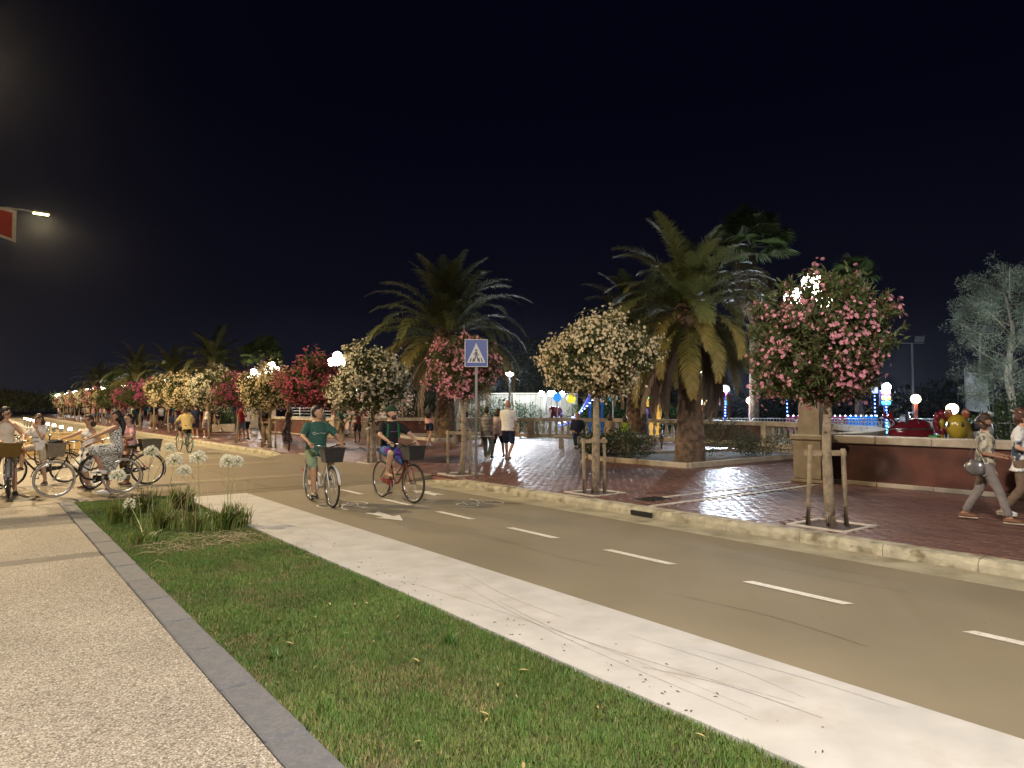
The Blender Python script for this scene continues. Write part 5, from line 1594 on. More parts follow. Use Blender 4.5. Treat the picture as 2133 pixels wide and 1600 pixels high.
        if sleeve > 0:
            for (s0, el, wr) in arms:
                if sleeve <= 1: cm.capsule(s0, s0.lerp(el, sleeve), (.056 if fem else .064) * k * bulk, (.058 if fem else .064) * k, 10)
                else: cm.capsule(s0, el, .066 * k, .056 * k, 10); cm.capsule(el, el.lerp(wr, sleeve - 1), .055 * k, .042 * k, 10)
        mkobj('shirt' if top != 'vest' else 'vest', remesh(cm, vox * .95, 3, .0035, loc[0]), t).data.materials.append(top_m)
    if bottom in ('shorts', 'trousers'):
        cm = MB(); pts = S[0:3]; rr = [(a + g * .7, b + g * .7) for a, b in ring[0:3]]; loft(cm, pts, rr)
        for (h0, kn, an) in legs:
            wl_ = 1.18 if bottom == 'shorts' else 1.1
            if blen <= .5: cm.capsule(h0, h0.lerp(kn, blen * 2), .094 * k * bulk, (.086 if bottom == 'shorts' else .078) * k, 12)
            else:
                cm.capsule(h0, kn, .094 * k * bulk, .072 * k, 12); cm.capsule(kn, kn.lerp(an, (blen - .5) * 2), .072 * k, .062 * k, 12)
        mkobj(bottom, remesh(cm, vox * .95, 3, .003, loc[1]), t).data.materials.append(bot_m)
    elif bottom == 'skirt':
        # hangs from the waist round both thighs
        cm = MB(); pts = S[0:3]; rr = [(a + g, b + g) for a, b in ring[0:3]]; loft(cm, pts, rr)
        ends = []
        for (h0, kn, an) in legs:
            e_ = h0.lerp(kn, min(1, blen * 2)) if blen <= .5 else kn.lerp(an, (blen - .5) * 2)
            if blen > .5: cm.capsule(h0, kn, .12 * k, .13 * k, 12); cm.capsule(kn, e_, .13 * k, .15 * k, 12)
            else: cm.capsule(h0, e_, .12 * k, .125 * k, 12)
            ends.append((kn if blen > .5 else e_, e_))
        for q in (.25, .5, .75):
            a_ = ends[0][0].lerp(ends[1][0], q); b_ = ends[0][1].lerp(ends[1][1], q)
            cm.capsule(P - sd * .06 * k, a_, .13 * k, .12 * k, 12)
            if blen > .5: cm.capsule(a_, b_, .12 * k, .14 * k, 12)
        mkobj('skirt', remesh(cm, vox, 4, .004, loc[1]), t).data.materials.append(bot_m)
    if shoes is not None:
        for i, (h0, kn, an) in enumerate(legs):
            td = Vector(toes[i]) if toes else Vector((0, 1, 0)); td.normalize(); sm = MB()
            dn = Vector((0, 0, 1)); sx = td.cross(dn).normalized(); up2 = sx.cross(td)
            c0 = an + td * (.05 * k) - up2 * (.052 * k)
            Mr = Matrix((sx, td, up2)).transposed()
            sm.ell(c0, (.048 * k, .145 * k, .048 * k), Mr, 12, 8, fn=lambda p: (p.x * (1 - .12 * p.y), p.y, max(p.z, -.55) * (1.0 - .30 * max(0, p.y))))
            sm.mi = 1; sm.box(c0 - up2 * (.030 * k), (.082 * k, .27 * k, .018 * k), rot=Mr, bev=.008)
            sm.build('shoe', [shoes[0], shoes[1]], t, True)
    # ---- hair
    if hair:
        style, hm_ = hair; hh = MB(); r_ = random.Random(int(loc[0] * 100))
        curl = .07 if style == 'curly' else .025
        def hfn(p):
            x, y, z = p; d = 1.10 + curl * math.sin(11 * x + 3) * math.sin(10 * y + 5 * z) + (.06 if style in ('curly', 'long', 'bob') else 0)
            f = 1.0
            if y > .10:
                lim = .70 if style != 'curly' else .58
                lim -= (.0 if abs(x) < .55 else .30)
                if z < lim: f = .80
            elif z < -.55 and style in ('short',): f = .82
            elif z < -.15 and style == 'short' and abs(x) > .5 and y > -.25: f = .85
            return (x * d * f, (y * d - .03) * f, z * (d + .02) * (f if z > 0 else f * .97))
        hh.ell(hc, hr, Mh, 22, 18, hfn)
        bk = lambda x, y, z: hc + Mh @ Vector((x * k, y * k, z * k))
        if style == 'bob':
            for s_ in (-1, 0, 1): hh.tube([bk(.04 * s_, -.05, .03), bk(.062 * s_, -.085, -.05), bk(.058 * s_, -.085, -.12), bk(.05 * s_, -.07, -.155)], [.055 * k, .055 * k, .046 * k, .02 * k], 10)
        if style == 'long':
            for s_ in (-1, -.5, 0, .5, 1): hh.tube([bk(.035 * s_, -.04, .06), bk(.072 * s_, -.095, -.06), bk(.085 * s_, -.13, -.20), bk(.085 * s_, -.125, -.33), bk(.06 * s_, -.11, -.42 - .03 * r_.random())], [.05 * k, .055 * k, .056 * k, .042 * k, .012 * k], 10)
        if style == 'bun': hh.ell(bk(0, -.10, .06), .045 * k, nu=12, nv=8)
        me = remesh(hh, vox * .75, 1 if style == 'curly' else 2, .011 if style == 'curly' else .0045, 3) ; me.materials.append(hm_); mkobj('hair', me, t)
    if glasses:
        gm = MB()
        for s_ in (-1, 1): gm.ring(loc_(.42 * s_, 1.0, .06), .024 * k, .0028 * k, Mh @ Vector((0, 1, 0)), 14, 5); gm.tube([loc_(.75 * s_, .92, .08), loc_(1.06 * s_, .1, .05)], .0025 * k, 4)
        gm.tube([loc_(-.14, 1.02, .07), loc_(.14, 1.02, .07)], .0028 * k, 4); gm.build('glasses', M_blackp, t)
    if hat:
        cm = MB(); cm.ell(hc + Mh @ Vector((0, -.005, .045)) * k, (hr[0] * 1.16, hr[1] * 1.14, hr[2] * .80), Mh, 18, 12, lambda p: (p.x, p.y, max(p.z, -.15)))
        cm.ell(hc + Mh @ Vector((0, .115 * k, .040 * k)), (.07 * k, .07 * k, .010 * k), Mh, 14, 6); cm.build('cap', hat, t, True)
    INFO = dict(P=P, sd=sd, rt=rt, fw=fw, S=S, ring=ring, arms=arms, legs=legs, hc=hc, Mh=Mh, hr=hr, k=k, neck=neck)
    return t, INFO
# ------------------------------------------------ clothes and figures
C_cream = cloth('cream linen', (.62, .53, .42)); C_beige = cloth('beige cotton', (.46, .38, .28)); C_white = cloth('white cotton', (.72, .70, .66)); C_black = cloth('black cotton', (.018, .018, .02))
C_green = cloth('bottle green', (.035, .095, .075)); C_sage = cloth('sage green', (.17, .23, .15)); C_pink = cloth('pale pink', (.62, .34, .33)); C_navy = cloth('navy', (.02, .025, .05))
C_yellow = cloth('pale yellow', (.62, .48, .22)); C_red = cloth('crimson', (.33, .03, .05)); C_teal = cloth('teal', (.02, .11, .10)); C_khaki = cloth('khaki', (.30, .23, .15)); C_grey = cloth('grey marl', (.25, .23, .22))
C_denim = cloth('denim', (.13, .19, .30)); C_olive = cloth('olive', (.10, .11, .07)); C_wine = cloth('wine', (.10, .02, .035)); C_blue = cloth('blue swim', (.05, .13, .33), 'noise', (.10, .03, .20), 9)
C_brown = cloth('brown twill', (.17, .12, .085)); C_taupe = cloth('taupe trousers', (.22, .19, .175)); C_lime = cloth('lime', (.38, .55, .05))
C_dots = cloth('white with black blossoms', (.74, .72, .66), 'dots', (.03, .03, .035), 9); C_scrib = cloth('white with black squiggles', (.66, .64, .58), 'scribble', (.02, .02, .02), 15)
C_strp = cloth('black and white stripes', (.62, .60, .58), 'stripe', (.03, .03, .035), 8); C_flor = cloth('grey yellow print', (.56, .50, .36), 'noise', (.16, .15, .14), 13); C_circ = cloth('white with dark rings', (.70, .68, .66), 'noise', (.05, .07, .10), 6)
C_maxi = cloth('dark floral print', (.10, .075, .09), 'noise', (.33, .28, .26), 12)
S_white = (mat('white trainers', (.65, .63, .60), .6), mat('white soles', (.7, .68, .64), .6)); S_black = (mat('black shoes', (.02, .02, .02), .5), mat('black soles', (.03, .03, .03), .6)); S_brown = (mat('brown shoes', (.16, .07, .035), .6), mat('pale soles', (.55, .48, .36), .6))
M_bteal = mat('pale green paint', (.20, .33, .28), .35, coat=.3); M_bwhite = mat('white bike paint', (.62, .60, .56), .35, coat=.3); M_bred = mat('dark red paint', (.18, .03, .025), .35, coat=.3); M_bgrey = mat('grey bike paint', (.22, .22, .23), .35, coat=.3)
ride_hands = lambda w=.28: ((-w * .97, .265, 1.075), (w * .97, .265, 1.075))
def saddle_pose(kk=1.0, sit=1.0): return (0, -.19, 1.04)
ped = ((-.12, .0, .53), (.12, .10, .235))
MEET = 'group of women talking over their bicycles'
# -- two cyclists riding towards us
bicycle((4.78, 11.72, 0), PI - .06, 'white bicycle with a dark basket ridden by the man in green', M_bwhite, steer=.0, step=True, front=((.36, .27, .23), M_wick_dark))
t, I = person((4.78, 11.72, 0), PI - .06, 'man in a bottle green shirt and sage shorts cycling towards us', 1.74, pelvis=(0, -.20, .92), lean=.10, feet=((-.13, -.02, .50), (.13, .09, .215)), hands=ride_hands(), head=(.85, 0), elbow=((-1, -.6, -.3), (1, -.6, -.3)), knee=((-.25, 1, .4), (.25, 1, .4)),
              sk=0, hair=('short', H_BLACK), top='shirt', top_m=C_green, sleeve=.75, bottom='shorts', bot_m=C_sage, blen=.46, shoes=S_black, grip=True, bulk=1.08)
# script-like white print across the chest
def chest_mark(t, I, curves, m, z=.36, w=.008):
    mb = MB(); k = I['k']
    for cv in curves:
        pts = []
        for x, zz in cv:
            p = I['P'] + I['sd'] * ((z + zz) * k); q = I['ring'][4]; a = (q[0] + .02 * k); b = (q[1] + .026 * k)
            pts.append(p + I['rt'] * x + I['fw'] * (b * math.sqrt(max(0, 1 - (x / a) ** 2))))
        mb.tube(pts, w, 5, flat=.6)
    mb.build('shirt_print', m, t)
M_print = mat('white print', (.75, .75, .72), .7); M_printp = mat('violet print', (.25, .12, .40), .7)
cc = [(-.085 + .028 * math.cos(a), .020 * math.sin(a)) for a in np.linspace(.6, 5.7, 12)]
chest_mark(t, I, [[(-x, z) for x, z in cc], [(-x, .006 * math.sin(60 * x)) for x in np.linspace(-.06, .11, 16)]], M_print, .31, .006)
bicycle((6.06, 11.38, 0), PI + .03, 'dark bicycle with a black basket ridden by the man in the cap', M_bred, steer=.06, step=True, front=((.36, .27, .23), M_wick_dark), fender=False, guard=True)
t, I = person((6.06, 11.38, 0), PI + .03, 'bearded man in a black shirt, cap and blue shorts cycling', 1.72, pelvis=(0, -.21, .92), lean=.14, feet=((-.13, .10, .215), (.13, -.02, .50)), hands=ride_hands(), head=(.55, .05), elbow=((-1, -.5, -.2), (1, -.5, -.2)), knee=((-.25, 1, .4), (.25, 1, .4)),
              sk=2, hair=('short', H_AUB), hat=cloth('dark green cap', (.02, .05, .03)), top='shirt', top_m=C_black, sleeve=.7, bottom='shorts', bot_m=C_blue, blen=.40, shoes=None, grip=True)
bd = MB(); hc, Mh, hr = I['hc'], I['Mh'], I['hr']; bd.ell(hc + Mh @ Vector((0, hr[1] * .50, -hr[2] * .62)), (hr[0] * .78, hr[1] * .52, hr[2] * .42), Mh, 14, 10, lambda p: p * (1 + .06 * math.sin(14 * p.x) * math.sin(12 * p.z))); bd.build('beard', H_AUB, t, True)
chest_mark(t, I, [[(x, .004 * math.sin(70 * x)) for x in np.linspace(-.07, .07, 10)]], M_printp, .33, .008)
st = MB()
for s_ in (-1, 1): st.tube([I['neck'] - I['sd'] * .02 + I['rt'] * (.10 * s_) - I['fw'] * .03, I['neck'] - I['sd'] * .05 + I['rt'] * (.105 * s_) + I['fw'] * .10, I['S'][3] + I['rt'] * (.12 * s_) + I['fw'] * (I['ring'][3][1] + .02)], [(.02, .006)] * 3, 6)
st.build('backpack_straps', cloth('green strap', (.02, .12, .05)), t)
# -- cyclist going away
bicycle((6.2, 28.0, 0), .10, 'pale green bicycle ridden away by the man in yellow', M_bteal, step=True)
person((6.2, 28.0, 0), .10, 'man in a pale yellow shirt cycling away from us', 1.74, pelvis=(0, -.20, .92), lean=.33, feet=((-.13, -.02, .52), (.13, .09, .22)), hands=ride_hands(), sk=1, hair=('short', H_BROWN), top='shirt', top_m=C_yellow, sleeve=.6, bottom='shorts', bot_m=C_black, blen=.40, shoes=S_white, grip=True, bulk=1.08)
# -- the women with bicycles on the crossing
bicycle((.52, 16.55, 0), PI + .02, 'bicycle with an ochre wicker basket at the left edge', M_bgrey, steer=-.10, front=((.40, .28, .24), M_wick_yel))
person((.46, 16.5, 0), PI + .02, 'woman in a sleeveless cream blouse and shorts astride her bicycle', 1.66, pelvis=(.0, -.10, .92), lean=.02, feet=((-.17, .02, .08), (.22, .05, .08)), hands=((-.27, .26, 1.07), (.10, .22, 1.05)), head=(.95, .0), fem=True, sk=0, hair=('bob', H_BLACK), glasses=True, top='tank', top_m=C_cream, sleeve=0, bottom='shorts', bot_m=C_beige, blen=.36, shoes=S_black, group=MEET, bulk=1.05, grip=True)
bicycle((1.18, 18.2, 0), PI / 2 + .35, 'dark bicycle half hidden behind the woman in cream', M_blackp, fender=True)
person((1.10, 18.25, 0), PI - .45, 'woman in sunglasses holding a hand to her mouth behind the cream blouse', 1.52, pelvis=(0, 0, .84), lean=.05, feet=((-.12, -.05, .08), (.20, .30, .42)), hands=((-.03, .20, 1.22), (.24, .25, .92)), elbow=((-.35, .25, -1), (.5, -1, -.2)), head=(.1, -.05), fem=True, sk=2, hair=('bob', H_BROWN), glasses=True, top='shirt', top_m=C_white, sleeve=.55, bottom='shorts', bot_m=C_beige, blen=.34, shoes=S_brown, group=MEET)
person((1.86, 16.75, 0), 2.0, 'woman in a white dress with black blossoms facing left', 1.52, pelvis=(0, 0, .82), lean=.0, feet=((-.10, .02, .08), (.10, -.02, .08)), hands=((-.20, .12, .92), (.20, .46, 1.02)), head=(.35, 0), fem=True, sk=0, hair=('bob', H_BROWN), top='tank', top_m=C_dots, sleeve=0, bottom='skirt', bot_m=C_dots, blen=.50, shoes=S_brown, group=MEET, bulk=1.12)
bicycle((1.82, 15.42, 0), PI / 2 - .06, 'black step-through bicycle with a pale wicker basket, seen side on', M_blackp, tyre=M_grubber, steer=.10, front=((.40, .30, .25), M_wick_tan), bag=C_black)
person((1.94, 15.42, 0), PI / 2 - .06, 'woman with long dark hair in a squiggle patterned dress on the black bicycle', 1.60, pelvis=(0, -.24, .90), lean=.04, feet=((-.13, .0, .50), (.14, -.10, .08)), hands=((-.27, .30, 1.06), (.27, .30, 1.06)), head=(.25, .05), fem=True, sk=1, hair=('long', H_BLACK), top='tank', top_m=C_scrib, sleeve=0, bottom='skirt', bot_m=C_scrib, blen=.46, shoes=S_white, group=MEET, grip=True, elbow=((-1, -.2, -.5), (1, -.2, -.5)))
bicycle((2.52, 16.75, 0), PI / 2 + .10, 'dark bicycle with a lidded rear basket behind the squiggle dress', M_blackp, steer=.6, rear=((.36, .40, .24), M_wick_grey), front=None)
person((2.62, 17.0, 0), PI / 2 + .35, 'woman with cropped hair in a pale pink shirt holding her bicycle', 1.52, pelvis=(0, -.05, .84), lean=.10, feet=((-.12, .05, .08), (.14, -.05, .08)), hands=((-.24, .30, 1.04), (.22, .32, 1.02)), head=(.25, -.03), fem=True, sk=2, hair=('short', H_BLACK), top='tunic', top_m=C_pink, sleeve=.65, bottom='trousers', bot_m=C_brown, blen=.9, shoes=S_brown, group=MEET, glasses=True, bulk=1.12)
M_phone = mat('phone body', (.02, .02, .02), .3)
# -- three people walking to the funfair
WALK = 'three people walking to the funfair'
walk = lambda s=.16: ((-.09, s * 1.5, .08), (.09, -s * 1.6, .15 if s > 0 else .08))
hd_ = -PI / 2 + .62
person((11.75, 16.45, PZ), hd_, 'woman in a black and white striped top walking to the funfair', 1.56, fem=True, feet=walk(.10), sk=1, hair=('short', H_BROWN), top='tunic', top_m=C_strp, sleeve=.6, bottom='trousers', bot_m=C_olive, blen=.9, shoes=S_white, group=WALK, bulk=1.08, head=(-.1, 0))
person((12.55, 17.0, PZ), hd_, 'shorter person in a pale shirt walking between two others', 1.50, fem=True, feet=walk(-.20), sk=1, hair=('bob', H_BROWN), top='shirt', top_m=cloth('pale rose', (.55, .42, .42)), sleeve=.5, bottom='shorts', bot_m=C_navy, blen=.42, shoes=S_black, group=WALK)
person((12.25, 16.1, PZ), hd_, 'bald man in a white polo shirt and dark shorts walking away', 1.76, feet=walk(.13), sk=0, hair=None, top='shirt', top_m=C_white, sleeve=.65, bottom='shorts', bot_m=C_navy, blen=.44, shoes=S_brown, group=WALK, bulk=1.15)
# -- two women at the right edge
person((10.84, 3.58, PZ), PI + .15, 'woman with dark curls in a grey print blouse walking arm in arm', 1.46, fem=True, feet=((-.10, -.27, .10), (.10, .28, .08)), hands=((-.10, .20, .90), (.12, .22, .88)), head=(.45, 0), sk=1, hair=('curly', H_BROWN), top='tunic', top_m=C_flor, sleeve=.8, bottom='trousers', bot_m=C_taupe, blen=.93, shoes=S_brown, bulk=1.10, group='two women strolling arm in arm')
person((11.55, 3.36, PZ), PI + .1, 'woman with glasses in a white blouse with dark rings at the right edge', 1.52, fem=True, feet=((-.10, .20, .08), (.10, -.22, .12)), hands=((-.12, .22, .94), (.22, .20, .92)), head=(.4, 0), sk=2, hair=('curly', H_AUB), glasses=True, top='tunic', top_m=C_circ, sleeve=.75, bottom='trousers', bot_m=C_brown, blen=.93, shoes=S_white, bulk=1.2, group='two women strolling arm in arm')
mb = MB(); mb.ell((0, 0, 0), (.05, .13, .11), fn=lambda p: p * (1 + .06 * math.sin(8 * p.y))); mb.tube([(0, -.09, .08), (0, -.03, .26), (0, .03, .26), (0, .09, .08)], .008, 6)
o = mb.build('handbag', mat('silver grey bag', (.20, .19, .20), .3, .3, 30, metal=.5), None, True, (10.60, 3.62, PZ + .74)); tag(o, 'shiny grey handbag hanging from the arm of the curly haired woman', 'handbag')
# -- people standing further back
BACK = 'people standing under the oleanders'
person((9.75, 33.2, PZ), -.4, 'man in a crimson shirt and denim shorts beside a white dog', 1.72, sk=1, hair=('short', H_BROWN), hands=((-.1, .3, 1.1), (.1, .3, 1.15)), head=(-.4, -.2), top='shirt', top_m=C_red, sleeve=.7, bottom='shorts', bot_m=C_denim, blen=.42, shoes=S_black, group=BACK, vox=.026)
person((10.35, 34.4, PZ), .3, 'man in a white shirt and black shorts next to the crimson shirt', 1.74, sk=1, hair=('short', H_BLACK), top='shirt', top_m=C_white, sleeve=.6, bottom='shorts', bot_m=C_black, blen=.42, shoes=S_black, group=BACK, vox=.026)
person((10.72, 32.9, PZ), .6, 'man in an olive shirt and pale shorts with hands down', 1.70, sk=1, hair=('short', H_BROWN), top='shirt', top_m=C_olive, sleeve=.6, bottom='shorts', bot_m=C_grey, blen=.44, shoes=S_black, group=BACK, vox=.026)
person((9.35, 28.4, PZ), 2.4, 'woman in a black top and khaki trousers looking at a phone', 1.62, fem=True, sk=0, hair=('bob', H_BLACK), hands=((.0, .28, 1.08), (.10, .28, 1.08)), head=(0, -.3), top='shirt', top_m=C_black, sleeve=.6, bottom='trousers', bot_m=C_khaki, blen=.9, shoes=S_brown, group=BACK, vox=.026)
person((10.4, 28.9, PZ), .8, 'woman with long hair in a dark floral maxi dress', 1.64, fem=True, sk=1, hair=('long', H_BLACK), hands=((-.12, .25, 1.02), (.15, .26, 1.05)), top='tank', top_m=C_maxi, sleeve=0, bottom='skirt', bot_m=C_maxi, blen=.92, shoes=S_white, group=BACK, vox=.026)
person((10.6, 25.9, PZ), 2.9, 'person in a pale top and dark trousers behind the cyclist in green', 1.62, fem=True, sk=1, hair=('bob', H_BROWN), top='shirt', top_m=C_grey, sleeve=.6, bottom='trousers', bot_m=C_black, blen=.9, shoes=S_black, group=BACK, vox=.026)
person((11.9, 26.9, PZ), .3, 'man in a teal shirt and beige trousers under the ivory oleander', 1.72, sk=1, hair=('short', H_BLACK), hands=((-.08, -.14, .90), (.08, -.14, .90)), elbow=((-1, -.3, 0), (1, -.3, 0)), top='shirt', top_m=C_teal, sleeve=.7, bottom='trousers', bot_m=C_khaki, blen=.85, shoes=S_black, group=BACK, vox=.026)
person((13.4, 28.6, PZ), 2.6, 'person in a wine shirt near the stakes of the ivory oleander', 1.60, sk=1, hair=('short', H_BLACK), top='shirt', top_m=C_wine, sleeve=.6, bottom='shorts', bot_m=C_black, blen=.42, shoes=S_black, group=BACK, vox=.026)
person((14.2, 23.8, PZ), -1.0, 'girl with long hair in a pink top and navy shorts walking', 1.64, fem=True, sk=0, hair=('long', H_BLACK), feet=walk(.2), top='tank', top_m=C_pink, sleeve=0, bottom='shorts', bot_m=C_navy, blen=.26, shoes=S_white, group=BACK, vox=.024)
person((9.3, 37.4, PZ), .1, 'woman in a white top and patterned skirt behind the cyclist in yellow', 1.62, fem=True, sk=1, hair=('bob', H_BLOND), top='tank', top_m=C_white, sleeve=0, bottom='skirt', bot_m=C_maxi, blen=.46, shoes=S_white, group=BACK, vox=.028)
person((8.95, 38.2, PZ), .2, 'man in navy clothes beside the woman in the white top', 1.72, sk=1, hair=('short', H_BLACK), top='shirt', top_m=C_navy, sleeve=.6, bottom='shorts', bot_m=C_navy, blen=.44, shoes=S_white, group=BACK, vox=.028)
# seated people near the balustrade
M_bench = mat('bench stone', (.30, .27, .23), .8, .15, 5, .3, 30)
def bench(x, y, rz, label):
    t = thing('bench', (x, y, PZ), rz, label, 'bench')
    mb = MB(); mb.box((0, 0, .42), (1.7, .45, .09), bev=.015); mb.build('seat', M_bench, t)
    for s_ in (-1, 1): mb = MB(); mb.box((s_ * .6, 0, .19), (.18, .38, .37), bev=.012); mb.build('leg', M_bench, t)
    return t
sit = dict(pelvis=(0, 0, .56), feet=((-.11, .40, .08), (.11, .44, .08)), hands=((-.14, .30, .62), (.14, .30, .62)))
bench(16.5, 24.4, 2.5, 'stone bench under the man seen between palm trunk and sign')
person((16.45, 24.35, PZ), .55, 'man in a grey shirt sitting on the bench behind the sign pole', 1.74, lean=.2, sk=1, hair=('short', H_BLACK), top='shirt', top_m=C_grey, sleeve=.6, bottom='shorts', bot_m=C_navy, blen=.44, shoes=S_white, vox=.026, **sit)
bench(17.95, 19.3, -.7 + PI, 'stone bench by the dark low shrub')
person((18.0, 19.35, PZ), PI - .6, 'bald man in dark clothes sitting behind the cream oleander trunk', 1.80, lean=.15, sk=1, hair=None, top='shirt', top_m=C_navy, sleeve=1.4, bottom='trousers', bot_m=C_navy, blen=.9, shoes=S_black, vox=.026, bulk=1.15, **sit)
bench(19.8, 18.3, -.7, 'stone bench right of the bald man')
person((19.6, 18.4, PZ), -.9, 'child in a lime vest sitting behind the dark shrub', 1.45, lean=.1, sk=1, hair=('bob', H_BROWN), top='tank', top_m=C_lime, sleeve=0, bottom='shorts', bot_m=C_navy, blen=.4, shoes=S_white, vox=.026, **sit)
person((19.15, 18.75, PZ), -.9, 'woman with brown hair sitting left of the child in lime', 1.62, lean=.1, fem=True, sk=1, hair=('bob', H_BROWN), top='shirt', top_m=C_khaki, sleeve=.5, bottom='shorts', bot_m=C_navy, blen=.4, shoes=S_white, vox=.026, **sit)
bicycle((20.5, 17.4, PZ), 2.3, 'bicycle leaning near the bench by the shaded palm', M_blackp)
person((25.0, 41.5, .0), .2, 'person in a black shirt and lime shorts in front of the pink building', 1.70, sk=1, hair=('short', H_BLACK), hands=((-.32, .02, .98), (.32, .02, .98)), elbow=((-1, 0, 0), (1, 0, 0)), top='shirt', top_m=C_black, sleeve=.5, bottom='shorts', bot_m=C_lime, blen=.44, shoes=S_white, vox=.03)
person((31.6, 18.0, .13), 2.6, 'fair haired woman at the barrier in front of the bumper ride', 1.66, fem=True, sk=2, hair=('bob', H_BLOND), top='shirt', top_m=C_olive, sleeve=1.2, bottom='trousers', bot_m=C_navy, blen=.9, shoes=S_white, vox=.03)
person((32.4, 17.4, .13), -1.0, 'person in navy at the barrier in front of the bumper ride', 1.60, sk=1, hair=('short', H_BLACK), top='shirt', top_m=C_navy, sleeve=1.2, bottom='trousers', bot_m=C_navy, blen=.9, shoes=S_white, vox=.03)
# small white dog
def dog(x, y, rz, label):
    t = thing('dog', (x, y, PZ), rz, label, 'dog')
    mb = MB()
    mb.tube([(0, -.20, .27), (0, -.10, .28), (0, .05, .27), (0, .16, .28), (0, .20, .30)], [(.05, .055), (.075, .08), (.075, .085), (.07, .09), (.05, .06)], 12)
    mb.tube([(0, .17, .30), (0, .24, .38), (0, .27, .42)], [.055, .048, .045], 10); mb.ell((0, .30, .44), (.052, .065, .052)); mb.capsule((0, .34, .425), (0, .405, .415), .032, .022)
    for s_ in (-1, 1):
        mb.capsule((.045 * s_, .14, .25), (.045 * s_, .14, .12), .032, .020); mb.capsule((.045 * s_, .14, .12), (.045 * s_, .15, .02), .020, .018)
        mb.capsule((.045 * s_, -.16, .26), (.05 * s_, -.12, .16), .042, .026); mb.capsule((.05 * s_, -.12, .16), (.048 * s_, -.20, .10), .024, .018); mb.capsule((.048 * s_, -.20, .10), (.048 * s_, -.18, .02), .018, .018)
        mb.capsule((.045 * s_, .28, .475), (.065 * s_, .27, .43), .02, .014)
    mb.tube([(0, -.22, .30), (0, -.29, .37), (0, -.28, .44)], [.025, .018, .010], 8)
    me = remesh(mb, .014, 2, .004, 2); me.materials.append(mat('white dog fur', (.62, .57, .48), .9, .2, 25, .8, 60, c2=(.16, .10, .06), c2scale=5, c2pos=(.58, .62))); mkobj('body', me, t)
dog(10.15, 32.6, 2.2, 'small white dog with brown patches among the standing people')
# far crowd along the promenade
protos = []
CAT_C = [('white', C_white), ('black', C_black), ('wine red', C_wine), ('cream', C_cream), ('grey', C_grey), ('navy', C_navy), ('pink', C_pink), ('teal', C_teal)]
for i, (nm, cm) in enumerate(CAT_C):
    t, _ = person((11 + i * .2, 60 + i, PZ), 0, 'x', 1.66 + .04 * (i % 3), fem=i % 2 == 0, feet=walk(.12 + .03 * (i % 3)), sk=i, hair=(['bob', 'short'][i % 2], [H_BROWN, H_BLACK][i % 2]), top='shirt', top_m=cm, sleeve=.5, bottom=['shorts', 'trousers', 'skirt'][i % 3], bot_m=[C_black, C_khaki, C_denim, C_navy][i % 4], blen=.44 if i % 3 != 1 else .9, shoes=S_white, vox=.036, face=False)
    protos.append(t)
r_c = random.Random(5); cnt = 0; seen = {}
for row in range(52):
    y = 42 + row * 1.55 + r_c.uniform(-.5, .5); i = r_c.randrange(8)
    src = protos[i]
    o = src if (cnt < 8 and src.get('used') is None and False) else copy_tree(src)
    o.location = (r_c.uniform(9.6, 13.4), y, PZ); o.rotation_euler = (0, 0, r_c.choice([0, PI]) + r_c.uniform(-.5, .5)); s = r_c.uniform(.93, 1.05); o.scale = (s, s, s)
    nth = seen.get(i, 0); seen[i] = nth + 1
    o['label'] = 'stroller in a %s top in the far crowd, %s such from the near end' % (CAT_C[i][0], NTH[nth]); o['group'] = 'far crowd of strollers'
    cnt += 1
for t in protos:
    for ch in list(t.children): bpy.data.objects.remove(ch)
    bpy.data.objects.remove(t)
bpy.data.scenes.remove(WORK)
# ================================================================== SIGNS, BOLLARDS, FUNFAIR
M_signblue = mat('sign blue', (.008, .05, .36), .35, .06, 5); M_signwhite = mat('sign white', (.72, .72, .70), .4, .08, 6, c2=(.45, .40, .36), c2scale=9, c2pos=(.55, .7)); M_signdark = mat('sign black', (.03, .03, .035), .4)
t = thing('crossing_sign', (8.60, 12.44, PZ), R(-37), 'blue square pedestrian crossing sign on a grey pole', 'sign')
mb = MB(); mb.tube([(0, 0, -.05), (0, 0, 3.02)], .03, 10); mb.build('pole', M_galv, t, True)
p = empty('sign_plate', (0, -.045, 2.72), 0, t)
mb = MB(); mb.box((0, 0, 0), (.50, .012, .60), bev=.004); mb.build('plate', M_signwhite, p)
def plate_poly(nm, polys, y, m):
    mb = MB()
    for q in polys:
        b0 = len(mb.v); n_ = len(q)
        for x, z in q: mb.v.append(Vector((x, y, z)))
        for x, z in q: mb.v.append(Vector((x, y + .004, z)))
        mb.face(range(b0, b0 + n_)); 
        for i in range(n_): mb.face((b0 + i, b0 + n_ + i, b0 + n_ + (i + 1) % n_, b0 + (i + 1) % n_))
    return mb.build(nm, m, p)
plate_poly('blue_field', [[(-.235, -.285), (.235, -.285), (.235, .285), (-.235, .285)]], -.009, M_signblue)
plate_poly('white_triangle', [[(-.20, -.21), (.20, -.21), (0, .22)]], -.0125, M_signwhite)
